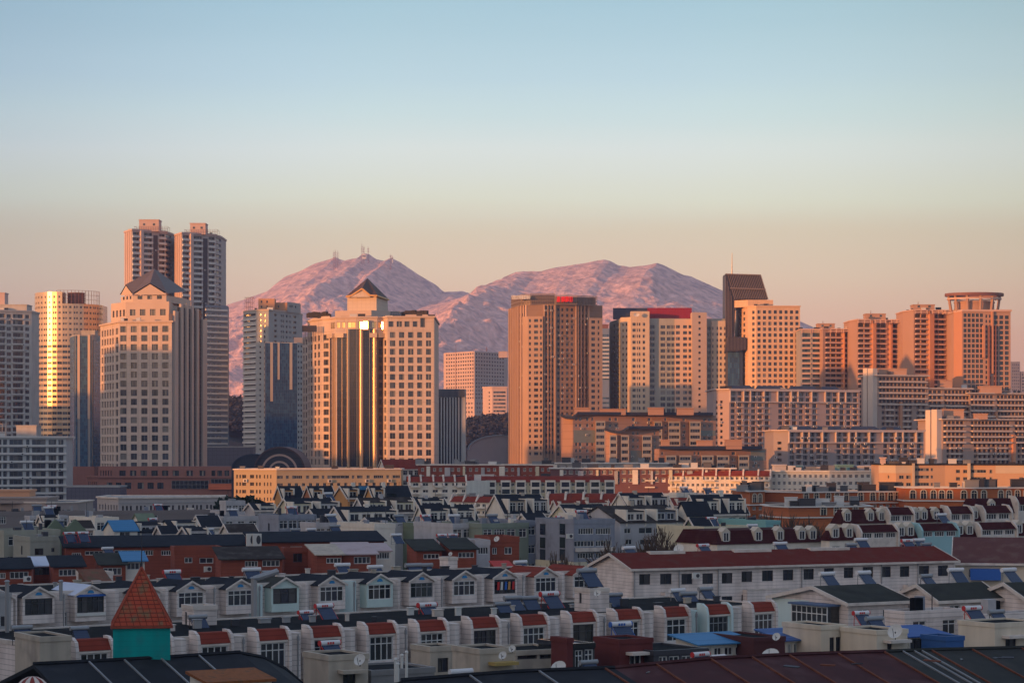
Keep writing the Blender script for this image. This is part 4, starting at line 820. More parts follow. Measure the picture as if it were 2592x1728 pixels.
brick_block('largest red brick apartment block with a wavy roof end, sunlit on its left', [(1424, 962), (1450, 950), (1812, 973)], 950, 1049, 1, dict(bay=[(1508, 1532), (1656, 1676), (1692, 1722), (1746, 1774)], win=[(1456, 1462), (1466, 1473), (1484, 1491), (1497, 1503), (1541, 1548), (1556, 1563), (1600, 1608), (1640, 1648), (1682, 1688), (1728, 1735), (1780, 1787), (1793, 1800)], pent=[(1455, 1493, 1033), (1518, 1584, 1036), (1642, 1680, 1033), (1715, 1756, 1034)]), 7, 16, (1462, 1816, 1420), [(1452, 1506, 1088, 1120), (1772, 1810, 1088, 1102)], 0)
brick_block('middle red brick block with a curved roof, in front of the largest brick block', [(1535, 908), (1560, 900), (1668, 907)], 900, 1085, 1, dict(bay=[(1544, 1562), (1572, 1592), (1626, 1650)], win=[(1600, 1606), (1612, 1617), (1655, 1660)], pent=[]), 5, 17, (1592, 1680, 1533), [(1596, 1624, 1140, 1175)], 0)
brick_block('low dark brick block with a long flat roof, rightmost of the brick ones', [(1669, 856), (1940, 873)], 858, 1136, 0, dict(bay=[(1686, 1712), (1720, 1750), (1776, 1806), (1815, 1846), (1870, 1896)], win=[(1674, 1680), (1756, 1762), (1766, 1772), (1852, 1862), (1905, 1912), (1918, 1924)], pent=[(1675, 1695, 1114), (1766, 1804, 1116), (1838, 1878, 1114)]), 3, 16, (1668, 1938, 0), [(1900, 1936, 1140, 1165)], 0)

# --- arena and arched hall
def vault(name, label, cat, u0, u1, vtop, vspring, D, ln, m, facem, bands=(), n=24):
    x0, x1 = PX(u0, D), PX(u1, D); cx = (x0 + x1) / 2; rx = (x1 - x0) / 2; z0 = max(PZ(vspring, D), 0); rz = PZ(vtop, D) - z0
    r = thing(name, label, cat, (cx, D, 0)); pr = [(rx * math.cos(math.pi * (1 - k / n)), z0 + rz * math.sin(math.pi * k / n)) for k in range(n + 1)]
    mb = MB()
    for k in range(n): (a, b), (c, d) = pr[k], pr[k + 1]; mb.face([(a, -.8, b), (c, -.8, d), (c, ln, d), (a, ln, b)])
    for k in range(n): (a, b), (c, d) = pr[k], pr[k + 1]; mb.face([(a * .94, -.8, z0 + (b - z0) * .93), (c * .94, -.8, z0 + (d - z0) * .93), (c, -.8, d), (a, -.8, b)])
    mb.build('vaulted_roof', m, r)
    mb = MB(); mb.face([(x * .995, 0, z) for x, z in pr][::-1]); mb.box(-rx, rx, .02, ln, 0, z0); mb.build('end_wall', facem, r)
    for (f0, f1, bm) in bands:
        mb = MB()
        for k in range(n):
            (a, b), (c, d) = pr[k], pr[k + 1]; q = [(x * f, -.15 if i_ < 2 else -.15, z0 + (z - z0) * f) for i_, (x, z, f) in enumerate(((a, b, f0), (c, d, f0), (c, d, f1), (a, b, f1)))]
            mb.face([q[0], q[1], q[2], q[3]][::-1])
        mb.build('arch_band', bm, r)
    return r
vault('arched_hall', 'dark hall with a glazed semicircular arched end before the gabled hotel', 'hall', 642, 773, 1130, 1192, 800, 24, mat('dark_brown_vault', (.07, .045, .05), .6, .08, lines=2, lw=.2), mat('dark_glazed_end', (.03, .035, .05), .3, .05, lines=2, lw=.2), [(.70, .62, mat('pink_arch_stone', (.40, .28, .24), .7, .03)), (.42, .34, MATS['pink_arch_stone'])])
vault('blue_dome_hall', 'low dark blue vaulted roof left of the arched hall', 'hall', 586, 700, 1148, 1185, 812, 14, mat('dark_blue_vault', (.03, .045, .08), .4, .05), mat('navy_glass_end', (.025, .035, .06), .3, .05))
vault('arena', 'pale grey arena with a shallow curved roof left of the brown ribbed tower', 'arena', 1183, 1345, 1100, 1137, 1300, 60, mat('blue_grey_metal_roof', (.20, .27, .34), .5, .05), mat('grey_arena_wall', (.25, .25, .28), .8, .05), [(.99, .92, WHITEP)])

# --- masts and a relay station on the mountain tops
for u, vt, vb, lab in ((845, 634, 660, 'hair-thin mast on the left shoulder of the left mountain, west one'), (849, 632, 658, 'hair-thin mast on the left shoulder of the left mountain, middle one'), (855, 634, 660, 'hair-thin mast on the left shoulder of the left mountain, east one'), (916, 617, 645, 'tallest lattice mast on the highest peak'), (921, 622, 645, 'shorter mast beside the tallest one on the highest peak'), (932, 624, 645, 'mast at the right end of the summit station'), (989, 643, 660, 'mast on the eastern knob of the left mountain')):
    D = 6700; t = thing('relay_mast', lab, 'mast', (PX(u, D), D, PZ(vb, D)), 'relay masts on the mountain'); mb = MB(); h = PZ(vt, D) - PZ(vb, D)
    mb.tube((0, 0, -25), (0, 0, h), 1.5, 4, r2=.5)
    for k in range(3): mb.box(-3, 3, -.5, .5, h * (.3 + .2 * k), h * (.3 + .2 * k) + 1.2)
    mb.build('mast', METR, t)
for u0, u1, vt, vb, lab in ((916, 927, 641, 650, 'pale relay station building on the highest peak'), (992, 995, 647, 660, 'thin golden tower building on the eastern knob of the left mountain')):
    D = 6690; t = thing('relay_station', lab, 'building', (PX(u0, D), D, 0)); mb = MB(); w_ = PX(u1, D) - PX(u0, D); mb.box(0, w_, 0, 14, PZ(vb, D) - 6, PZ(vt + 4, D)); mb.box(w_ * .3, w_ * .7, 1, 12, PZ(vt + 4, D), PZ(vt, D)); mb.build('wall', WHITEP, t); mb = MB(); mb.box(w_ * .1, w_ * .9, -.4, -.1, PZ(vt + 9, D), PZ(vt + 6, D)); mb.build('window', G_FAR, t)
# ---------------- the shaded town ----------------
TH = R(31)                                                  # the streets run this far off square to the view
DV = Vector((math.cos(TH), math.sin(TH))); EV = Vector((-math.sin(TH), math.cos(TH)))
SID = mat('white_board_siding', (.70, .62, .57), .8, .08, .35, lines=.42, lw=.05, lcol=.6, streak=.16, stain=(.42, .35, .31), sscale=.45, samt=.5)
SIDG = mat('greenish_siding', (.56, .68, .66), .8, .05, .4, streak=.08)
SIDM = mat('mint_board', (.50, .62, .58), .7, .05, .4, streak=.06)
FASC = mat('cream_fascia', (.64, .57, .50), .7, .12, .8, stain=(.36, .3, .26), sscale=.7, samt=.5)
GRYW = mat('grey_blue_render', (.25, .27, .32), .85, .08, .3, streak=.1, stain=(.12, .12, .13), samt=.4)
GRYL = mat('light_grey_render', (.44, .43, .44), .85, .08, .3, streak=.1, stain=(.28, .28, .28), samt=.4)
WHTW = mat('off_white_render', (.70, .65, .56), .85, .06, .3, streak=.08, stain=(.5, .45, .38), samt=.35)
YELW = mat('pale_yellow_render', (.58, .53, .38), .85, .06, .3, streak=.08)
OCHR = mat('ochre_render', (.52, .27, .10), .85, .06, .3, streak=.06)
GRNW = mat('dull_green_render', (.15, .19, .13), .85, .08, .3, streak=.08)
TANC = mat('tan_concrete', (.46, .40, .32), .9, .1, .5, streak=.18, stain=(.24, .21, .18), sscale=.5, samt=.6)
REDBK = mat('red_brick', (.24, .062, .035), .85, .14, .5, lines=.5, lw=.05, lcol=.75, streak=.06)
ORBK = mat('orange_brick', (.40, .125, .045), .85, .07, .4, lines=.9, lw=.06, lcol=.8)
MARW = mat('maroon_wall', (.13, .03, .028), .85, .08, .4, streak=.08)
MARR = mat('maroon_roof', (.055, .014, .014), .85, .15, .8, lines=.35, lw=.05, lcol=.7, stain=(.08, .035, .03), samt=.5, spec=.05)
REDR = mat('red_felt_roof', (.14, .028, .020), .85, .15, .8, stain=(.10, .05, .04), sscale=.8, samt=.6, spec=.05)
REDT = mat('red_tile_roof', (.22, .045, .03), .8, .12, .8, lines=.35, lw=.06, lcol=.7, stain=(.1, .05, .04), samt=.4, spec=.05)
DRKR = mat('dark_slate_roof', (.024, .028, .036), .9, .2, .8, stain=(.03, .03, .036), sscale=.6, samt=.5, spec=.05)
BRNR = mat('brown_grey_roof', (.045, .038, .035), .85, .15, .8, stain=(.12, .11, .1), sscale=.6, samt=.5, spec=.05)
GRNR = mat('grey_green_roof', (.045, .048, .042), .9, .15, .6, stain=(.03, .03, .03), sscale=.5, samt=.6, spec=.05)
TARR = mat('tar_roof', (.009, .010, .012), .9, .3, .8, stain=(.03, .03, .03), sscale=.5, samt=.5, spec=.05)
BLUR = mat('bright_blue_roof', (.045, .19, .38), .6, .06, .8, lines=.3, lw=.04, lcol=.8)
SKYR = mat('pale_corrugated_roof', (.50, .55, .66), .5, .06, .8)
PNKR = mat('pale_pink_metal_roof', (.42, .33, .33), .6, .08, .8, stain=(.3, .2, .18), samt=.5)
RUSTR = mat('rusty_patched_roof', (.16, .07, .045), .9, .25, 1.5, stain=(.10, .10, .055), sscale=1.2, samt=.8)
TEAL = mat('turquoise_render', (.0, .32, .30), .8, .1, .6, lines=.33, lw=.03, lcol=.88, streak=.14, stain=(.03, .22, .21), sscale=.9, samt=.5)
PYR = mat('orange_red_tiles', (.40, .065, .03), .75, .16, 1.2, lines=.26, lw=.06, lcol=.42, tile=.45, stain=(.18, .14, .07), sscale=1.4, samt=.8)
VENT = mat('blue_vent', (.03, .24, .50), .6, .03)
PIPE = mat('galvanised_pipe', (.30, .31, .32), .5, .1, metal=.4)
WPT = mat('white_pipe', (.6, .6, .56), .6, .05)
PANEL = mat('collector_tubes', (.012, .025, .065), .25, .05, 1, lines=.12, lw=.02, lcol=2.0, spec=.6)
TANK = mat('white_tank', (.66, .66, .66), .35, .04)
REDP = mat('red_enamel', (.50, .03, .03), .5, .05)
BLUP = mat('blue_enamel', (.03, .12, .42), .5, .05)

def win_in(parent, E, a0, a1, z0, z1, depth, sty):
    o = link('window', window_mesh(a1 - a0, z1 - z0, sty), parent); o.location = (*E.P((a0 + a1) / 2, -depth + .02), z0); o.rotation_euler = (0, 0, E.ang)
    mw, mh = round((a1 - a0) * 10) / 10, round((z1 - z0) * 10) / 10; o.scale = ((a1 - a0) / max(.1, mw), 1, (z1 - z0) / max(.1, mh)); return o

class House:
    """plan turned by the street angle; u0 left end, u1 near corner, u2 right end as photo columns; D at the near corner"""
    def __init__(s, name, label, u0, u1, u2, D, ve, wm, cat='house', group=None, ang=None, wmax=13):
        d = DV if ang is None else Vector((math.cos(ang), math.sin(ang))); e = Vector((-d.y, d.x)); s.D = D
        s.o = Vector((PX(u1, D), D)); k2 = (u2 - UC) / FPX; L = (k2 * s.o.y - s.o.x) / (d.x - k2 * d.y); k0 = (u0 - UC) / FPX; W = (k0 * s.o.y - s.o.x) / (e.x - k0 * e.y)
        if not 2 < W < wmax: W = wmax
        s.L, s.W = L, W; s.d, s.e = d, e; s.wm = wm; s.ze = PZ(ve, D); s.root = thing(name, label, cat, (s.o.x, s.o.y, 0), group)
        P = [e * W, Vector((0, 0)), d * L, d * L + e * W]; s.P = P
        s.E = [Edge(P[0], P[1]), Edge(P[1], P[2]), Edge(P[2], P[3]), Edge(P[3], P[0])]; s.h = {0: [], 1: [], 2: [], 3: []}; s.w = []
    def a(s, e, u): return s.E[e].at(u, s.o.x, s.o.y)
    def zat(s, e, a, v):
        p = s.E[e].P(a); return PZ(v, p[1] + s.o.y)
    def win(s, e, wins, sty='w:1', rec=.18):
        for (ua, ub, va, vb) in wins:
            a0, a1 = s.a(e, ua), s.a(e, ub); a0 = max(a0, .1); a1 = min(a1, s.E[e].L - .1)
            if a1 - a0 < .3: continue
            am = (a0 + a1) / 2; z1, z0 = min(s.zat(e, am, va), s.ze - .12), s.zat(e, am, vb)
            if z1 - z0 < .3: continue
            s.h[e].append((a0, a1, z0, z1)); s.w.append((e, a0, a1, z0, z1, sty, rec))
    def rowwin(s, e, n, w, h, gap0, rows=1, pitch=3.0, sty='w:1', skip=.0, a0=0, a1=None):
        """n windows along the edge; gap0 below the eave in metres"""
        L = s.E[e].L if a1 is None else a1
        for r in range(rows):
            for k in range(n):
                if rng.random() < skip: continue
                c = a0 + (L - a0) * (k + .5) / n; ww = w * rng.choice([1, 1, 1.25, .9]) if rng.random() < .5 else w; ww = min(ww, (L - a0) / n * .9)
                z1 = s.ze - gap0 - r * pitch; s.h[e].append((c - ww / 2, c + ww / 2, z1 - h, z1)); s.w.append((e, c - ww / 2, c + ww / 2, z1 - h, z1, sty if ww < 1.9 else sty[:-1] + '3', .18))
    def pt(s, a, b, z): v = s.d * a + s.e * b; return (v.x, v.y, z)
    def box(s, a0, a1, b0, b1, z0, z1, name, m, parent=None, build=True, mb=None, mi=0):
        mb = mb or MB(); mb.hexa([s.pt(a0, b0, z0), s.pt(a1, b0, z0), s.pt(a1, b1, z0), s.pt(a0, b1, z0)], [s.pt(a0, b0, z1), s.pt(a1, b0, z1), s.pt(a1, b1, z1), s.pt(a0, b1, z1)], mi)
        return mb.build(name, m, parent or s.root) if build else mb
    def body(s, top=None, zb=0):
        z = s.ze if top is None else top; mb = MB()
        for i in range(4): wall(mb, s.E[i], zb, z, s.h[i], .2)
        s.wallo = mb.build('wall', s.wm, s.root)
        for (e, a0, a1, z0, z1, sty, rec) in s.w: win_in(s.root, s.E[e], a0, a1, z0, z1, rec, sty)
    def gable(s, rh, roofm, over=.35, th=.22, trim=None, ridge=.5, left=0, rightcut=0):
        """ridge along the front, gable walls at both ends"""
        z = s.ze; W, L = s.W, s.L; rb = W * ridge
        g = MB(); g.face([s.pt(0, W, z), s.pt(0, 0, z), s.pt(0, rb, z + rh)]); g.face([s.pt(L, 0, z), s.pt(L, W, z), s.pt(L, rb, z + rh)]); g.build('gable_wall', s.wm, s.root)
        s.slope(0 - over, L + over, rb, rh, roofm, over, th, 'roof')
        if trim:
            mb = MB(); sl = rh / rb; zz = z - over * sl
            mb = s.box(-over - .04, L + over + .04, -over - .1, -over + .02, zz - .05, zz + th + .04, '', None, build=False)
            for a in (-over - .06, L + over - .06):
                for (b0, z0, b1, z1) in ((-over, zz, rb, z + rh), (W + over, z - over * rh / (W - rb), rb, z + rh)):
                    mb.hexa([s.pt(a, b0, z0 - .12), s.pt(a + .12, b0, z0 - .12), s.pt(a + .12, b1, z1 - .12), s.pt(a, b1, z1 - .12)], [s.pt(a, b0, z0 + th + .05), s.pt(a + .12, b0, z0 + th + .05), s.pt(a + .12, b1, z1 + th + .05), s.pt(a, b1, z1 + th + .05)])
            mb.build('fascia', trim, s.root)
    def slope(s, a0, a1, rb, rh, m, over, th, name):
        z = s.ze; W = s.W; mb = MB(); k1 = rh / rb; k2 = rh / (W - rb)
        for (b0, z0, b1, z1) in ((-over, z - over * k1, rb, z + rh), (rb, z + rh, W + over, z - over * k2)):
            z0 += .01; z1 += .01
            mb.hexa([s.pt(a0, b0, z0), s.pt(a1, b0, z0), s.pt(a1, b1, z1), s.pt(a0, b1, z1)], [s.pt(a0, b0, z0 + th), s.pt(a1, b0, z0 + th), s.pt(a1, b1, z1 + th), s.pt(a0, b1, z1 + th)])
        return mb.build(name, m, s.root)
    def flat(s, m=None, par=.5, cop=None):
        mb = MB(); poly = [tuple(p) for p in s.P]; mb.face([(*p, s.ze - .02) for p in offset(poly, -.03)]); mb.build('roof', m or TARR, s.root)
        if par: mb = MB(); mb.ring(poly, .06, -.22, s.ze - .25, s.ze + par); mb.build('parapet', cop or s.wm, s.root)
    def mono(s, rise, m, over=.4, th=.16):
        z = s.ze; mb = MB(); W, L = s.W, s.L; k = rise / W
        mb.hexa([s.pt(-over, -over, z - over * k + .01), s.pt(L + over, -over, z - over * k + .01), s.pt(L + over, W + over, z + rise + over * k), s.pt(-over, W + over, z + rise + over * k)],
                [s.pt(-over, -over, z - over * k + th), s.pt(L + over, -over, z - over * k + th), s.pt(L + over, W + over, z + rise + over * k + th), s.pt(-over, W + over, z + rise + over * k + th)])
        mb.build('roof', m, s.root); g = MB(); g.face([s.pt(0, W, z), s.pt(0, 0, z), s.pt(0, W, z + rise)]); g.face([s.pt(L, 0, z), s.pt(L, W, z), s.pt(L, W, z + rise)]); g.face([s.pt(L, W, z), s.pt(0, W, z), s.pt(0, W, z + rise), s.pt(L, W, z + rise)]); g.build('side_gable', s.wm, s.root)
    def dormer(s, a0, a1, b0, z0, z1, wm, roofm, n=2, sty='w:1', cheek=None):
        """box dormer out of the front slope, windows in its face"""
        E = Edge(s.pt(a0, b0, 0)[:2], s.pt(a1, b0, 0)[:2]); L = a1 - a0; mb = MB(); hs = []
        for k in range(n): c = L * (k + .5) / n; ww = min(1.7, L / n * .78); hs.append((c - ww / 2, c + ww / 2, z0 + .25, z1 - .3))
        wall(mb, E, z0 - .6, z1, hs, .15)
        p = [s.pt(a0, b0, 0)[:2], s.pt(a1, b0, 0)[:2], s.pt(a1, b0 + 3.2, 0)[:2], s.pt(a0, b0 + 3.2, 0)[:2]]
        for i in (1, 2, 3): wall(mb, Edge(p[i], p[(i + 1) % 4]), z0 - .6, z1, [], .1)
        o = mb.build('dormer', wm, s.root)
        r = MB(); r.hexa([(*q, z1 + .002) for q in offset(p, .12)], [(*q, z1 + (.14 if i < 2 else .3)) for i, q in enumerate(offset(p, .12))]); r.build('dormer_roof', roofm, o)
        for h in hs: win_in(o, E, h[0], h[1], h[2], h[3], .13, sty)
        if cheek:
            for a in (a0 - .28, a1): k = MB(); s.box(a, a + .28, b0 - .35, b0 + 3, z0 - .8, z1 + .38, '', None, build=False, mb=k); k.build('dormer_cheek', cheek, o)
        return o

def ordinal(n): return ['first', 'second', 'third', 'fourth', 'fifth', 'sixth', 'seventh', 'eighth', 'ninth', 'tenth', 'eleventh', 'twelfth', 'thirteenth', 'fourteenth'][n]

# ===== far rows (600 - 800 m) =====
H = House('gabled_block', 'white gabled block with a dark red roof just right of the gabled hotel foot', 958, 975, 1062, 720, 1186, WHTW, wmax=12); H.rowwin(1, 6, 1.4, 1.5, .5, 2, 3); H.body(); H.gable(2.6, REDT, trim=FASC)
for k, u in enumerate((1018, 1042)): pass
def bigflat(name, label, us, D, vt, wm, e, wc, v0, h, pitch, n, sty='wfar:2', cop=None, back=11, group=None, roofm=None):
    B = Building(name, label, us, vt, back, wallm=wm, D=D, group=group, depth=.25, cl=14); B.win(e, wc, v0, h, pitch, n, sty); B.cornice(vt - 1.5, vt + 1.5, cop or FASC, .5, inn=-.9)
    for k, u in enumerate(range(int(us[0][0]) + 22, int(us[-1][0]) - 30, 46)): B.fins(e, [(u, u + [9, 14, 6][k % 3])], vt + 4 + k % 2 * 3, vt + 40, [WHTW, GRYL, YELW, CONCD][k % 4], .5, 'bay')
    B.finish(roofm); return B
bigflat('brick_block', 'red brick block with white zigzag eaves behind the white block with red mansard', [(1058, 706), (1400, 702)], 702, 1176, REDBK, 0, cols(1062, 1396, 22, .5), 1184, 9, 18, 2)
B_ = None
EAV = MB()
bigflat('dark_eaved_block', 'dark block with a thin white roof edge and white windows, behind the red mansard terrace', [(1395, 690), (1860, 686)], 686, 1185, mat('dull_maroon_wall', (.16, .08, .08), .85, .06), 0, cols(1420, 1855, 26, .62), 1190, 10, 20, 2, cop=WHITEP)
bigflat('grey_block', 'low grey block topped by a dark blue strip, behind the white roof edge', [(1380, 760), (1690, 756)], 756, 1172, CONCD, 0, cols(1385, 1560, 9, .5), 1178, 7, 16, 1, cop=WHITEP)
def mansard_row(label, us, D, vt, n, wm, roofm, rows, v0, pitch, bays, sty='w:1', group=None, hred=11, back=10):
    """white terrace with a steep red roof band broken by white party walls"""
    B = Building('mansard_terrace', label, us, vt + hred, back, wallm=wm, D=D, group=group, depth=.2, cl=8); E = B.E[0]; u0, u1 = us[0][0], us[-1][0]
    B.win(0, [c for i, c in enumerate(cols(u0 + 3, u1 - 3, n, .58))], v0, pitch * .46, pitch, rows, sty)
    zt = B.z(vt); zr = B.zt; mb = MB(); P = lambda a, nn, z: (*E.P(a, nn), z)
    mb.hexa([P(0, .35, zr - .3), P(E.L, .35, zr - .3), P(E.L, -back, zr - .3), P(0, -back, zr - .3)], [P(0, -1.1, zt), P(E.L, -1.1, zt), P(E.L, -back + 1, zt), P(0, -back + 1, zt)]); mb.build('mansard_roof', roofm, B.root)
    for f in bays:
        a = E.L * f; k = MB(); k.hexa([P(a - .22, .75, zr - 1.2), P(a + .22, .75, zr - 1.2), P(a + .22, -2, zr - 1.2), P(a - .22, -2, zr - 1.2)], [P(a - .22, -.75, zt + .5), P(a + .22, -.75, zt + .5), P(a + .22, -2, zt + .5), P(a - .22, -2, zt + .5)]); k.build('party_wall', FASC, B.root)
    for i, f in enumerate(bays[:-1]):
        if i % 2: continue
        a, b = E.L * f + .3, E.L * bays[i + 1] - .3; k = MB(); k.ebox(E, a, b, .01, 1.2, B.z(v0 + pitch * .5 + 3), B.z(v0 + pitch * .5)); k.ebox(E, a, b, .012, 1.25, B.z(v0 + pitch * 1.5 + 3), B.z(v0 + pitch * 1.5)); k.build('balcony', WHTW, B.root)
    B.finish(roofm); return B
mansard_row('white terrace with a red mansard roof below the red brick block, mid town', [(1037, 602), (1180, 604), (1340, 625)], 600, 1206, 12, WHTW, REDT, 3, 1222, 17, [0, .2, .42, .6, .8, 1])
mb = MB()
B = Building('mansard_terrace', 'long right half of the white red-roofed terrace with dormer bays', [(1180, 612), (1556, 616)], 1217, 10, wallm=YELW, D=612, depth=.2, cl=12); B.win(0, cols(1184, 1550, 24, .6), 1222, 8, 17, 3, 'w:1'); E = B.E[0]
zt, zr = B.z(1205), B.zt; mb = MB(); P = lambda a, nn, z: (*E.P(a, nn), z); mb.hexa([P(0, .35, zr - .3), P(E.L, .35, zr - .3), P(E.L, -9, zr - .3), P(0, -9, zr - .3)], [P(0, -1.1, zt), P(E.L, -1.1, zt), P(E.L, -9, zt), P(0, -9, zt)]); mb.build('mansard_roof', REDT, B.root)
for i in range(10):
    a = E.L * (i + .3) / 10; k = MB(); k.ebox(E, a, a + 2.6, .01, .9, 10, zr + .2); k.build('bay', WHTW, B.root)
    w_ = None; k = MB(); k.ebox(E, a + .3, a + 2.3, .9, .93, zr - 1.5, zr - .3); k.ebox(E, a + .3, a + 2.3, .9, .93, zr - 3.3, zr - 2.1); k.build('window', G_NEAR, B.root)
B.finish(REDT)
mansard_row('white and cream terrace with red roof segments lit pink at its right end', [(1571, 690), (1950, 682)], 685, 1191, 30, WHTW, REDT, 3, 1206, 17, [0, .07, .16, .24, .33, .42, .55, .64, .73, .82, .92, 1])
B = Building('white_block', 'white and pink block with teal roof sheds between the red-roofed terrace and cream block', [(1948, 688), (2100, 682), (2222, 686)], 1192, 10, wallm=WHTW, D=684, depth=.2, cl=12); B.win(0, cols(1952, 2098, 11, .55), 1200, 9, 18, 3, 'w:2'); B.win(1, cols(2102, 2220, 8, .6), 1200, 9, 18, 3, 'w:2')
for i, (ua, ub) in enumerate(((1960, 1990), (2008, 2030), (2060, 2090), (2120, 2160), (2170, 2215))): penthouse(B, ua, ub, 1178 + i % 3 * 3, 1193, 690 + i, mat('teal_shed', (.12, .26, .28), .7, .05) if i % 2 else GRYL, 6, name='roof_shed')
B.cornice(1190, 1194, WHTW, .4); B.finish()
B = Building('cream_block', 'cream and peach flat-roofed block lit by the sun at the right edge', [(2225, 652), (2268, 646), (2392, 646), (2592 + 40, 640)], 1175, 14, wallm=mat('peach_lower', (.46, .30, .19), .85, .05), D=646, depth=.3, cl=14)
B.win(1, [(2276, 2288), (2294, 2306)], 1184, 9, 18.5, 4, 'bfar:1'); B.win(1, [(2315, 2352)], 1184, 8, 18.5, 4, 'bfar:4'); B.win(1, [(2356, 2362)], 1184, 8, 18.5, 4, 'bfar:0'); B.win(0, [(2247, 2251)], 1184, 8, 18.5, 4, 'bfar:0')
B.win(2, [(2420, 2430), (2438, 2448), (2505, 2512), (2580, 2590)], 1188, 9, 18.5, 3, 'bfar:1'); B.win(2, [(2458, 2496)], 1188, 8, 18.5, 3, 'bfar:4')
for e, ua, ub in ((0, 2225, 2268), (1, 2268, 2311), (2, 2520, 2620)): k = MB(); k.ebox(B.E[e], max(0, B.a(e, ua)), min(B.E[e].L, B.a(e, ub)), .01, .08, B.z(1197), B.zt); k.build('cream_panel', mat('cream_upper', (.48, .40, .30), .85, .05), B.root)
B.fins(1, [(2308, 2314)], 1172, 1240, mat('cream_upper', (.6, .5, .38)), 1.0); B.fins(2, [(2449, 2457)], 1172, 1240, MATS['cream_upper'], 1.0); penthouse(B, 2232, 2242, 1160, 1176, 650, PINKW, 3, name='chimney'); penthouse(B, 2362, 2372, 1163, 1176, 650, PINKW, 3, name='chimney'); B.cornice(1173, 1177, DRKR, .25); B.finish(TARR)
mb = MB(); 
B = Building('office_block', 'long ochre office block with rows of small windows left of centre', [(592, 599.5), (700, 596), (1015, 607)], 1188, 12, wallm=mat('ochre_office_render', (.42, .33, .21), .85, .05), D=598, depth=.25, cl=6, ac=30)
B.win(0, [(598, 602), (606, 610), (613, 623), (633, 643), (648, 652), (656, 660), (668, 671), (676, 679), (684, 687)], 1201, 9, 19, 5, 'dfar:0'); B.win(1, [(691, 717)], 1203, 8, 19, 5, 'bfar:5'); 
B.win(1, [(724, 732), (740, 766), (775, 784), (792, 808), (815, 822), (829, 885), (891, 898), (904, 919), (928, 937), (946, 971), (978, 986), (994, 1014)], 1203, 8, 19, 1, 'bfar:4'); B.win(1, cols(724, 1010, 16, .5), 1222, 8, 19, 3, 'bfar:1'); B.cornice(1186, 1189, FASC, .3)
B.finish(TARR)
# left edge and hall
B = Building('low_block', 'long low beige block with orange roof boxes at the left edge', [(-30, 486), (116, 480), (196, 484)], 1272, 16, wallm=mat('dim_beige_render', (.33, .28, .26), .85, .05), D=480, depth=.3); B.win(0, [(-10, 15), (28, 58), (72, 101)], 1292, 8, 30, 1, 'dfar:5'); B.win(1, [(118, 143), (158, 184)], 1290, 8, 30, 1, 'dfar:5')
penthouse(B, -20, 75, 1243, 1273, 486, mat('orange_roof_box', (.6, .33, .2), .8, .04), 6); penthouse(B, -20, 118, 1262, 1273, 482, B.wallm, 12, name='upper_storey'); B.cornice(1270, 1273, FASC, .25); B.finish()
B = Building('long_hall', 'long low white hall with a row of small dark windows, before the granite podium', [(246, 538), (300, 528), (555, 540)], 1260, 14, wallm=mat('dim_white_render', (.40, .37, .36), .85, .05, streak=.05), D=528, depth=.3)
B.win(0, cols(249, 299, 7, .45), 1278, 13, 30, 1, 'dfar:0'); B.win(1, [(309 + 35.5 * k + j, 314 + 35.5 * k + j) for k in range(7) for j in (0, 10, 20)][:20], 1280, 12, 30, 1, 'dfar:0'); B.cornice(1258, 1262, FASC, .3)
k = MB(); k.ebox(B.E[1], 0, B.E[1].L, .02, .15, B.z(1274), B.z(1272)); k.build('string_course', CONCD, B.root); B.finish(CONCD)

# ===== orange brick rows with arched windows =====
def arch_mesh():
    mb = MB(); n = 8; w, h = .62, 1.5; pts = [(-w, 0), (w, 0), (w, h)] + [(w * math.cos(math.pi * k / n), h + .75 * math.sin(math.pi * k / n)) for k in range(1, n)] + [(-w, h)]
    mb.face([(x, 0, z) for x, z in pts], 0); q = [(x * 1.35, z if z == 0 else z + .22) for x, z in pts]
    for k in range(len(pts)):
        j = (k + 1) % len(pts); a, b, c, d = pts[k], pts[j], q[j], q[k]
        mb.hexa([(a[0], .02, a[1]), (b[0], .02, b[1]), (c[0], .02, c[1]), (d[0], .02, d[1])], [(a[0], -.14, a[1]), (b[0], -.14, b[1]), (c[0], -.14, c[1]), (d[0], -.14, d[1])], 1)
    mb.box(-.04, .04, -.08, .015, 0, h + .7, 1); mb.box(-w, w, -.07, .012, h - .05, h + .05, 1)
    return mb.mesh('window', [G_NEAR, mat('cream_arch_trim', (.55, .48, .38), .7, .05)])
ARCH = arch_mesh()
def archrow(label, us, D, vt, wins, vb, seed, back=10, low=True):
    B = Building('brick_terrace', label, us, vt, back, wallm=ORBK, D=D, group='orange brick terraces with arched windows', depth=.25, cl=10)
    for e, ulist in wins:
        for u in ulist:
            o = link('window', ARCH, B.root); o.scale = (.8, 1, .74); a = B.a(e, u); z = B.z(vb); o.location = (*B.E[e].P(a, .03), z); o.rotation_euler = (0, 0, B.E[e].ang)
    B.win(len(us) - 2, [c for c in cols(us[-2][0] + 4, us[-1][0] - 3, max(2, int((us[-1][0] - us[-2][0]) / 16)), .62)] if low else [], vb + 10, 9, 20, 2, 'w:2')
    k = MB(); k.ring(B.poly, .35, .02, B.z(vb + 7), B.z(vb + 4)); k.build('string_course', WHITEP, B.root)
    B.cornice(vt - 2, vt + 1.2, WHITEP, .4, inn=-.3); B.finish(TARR); return B
archrow('orange brick block with paired arched windows, left end of the brick terraces', [(1866, 462), (1898, 452), (1936, 455)], 452, 1243, [(1, [1909, 1923])], 1272, 1)
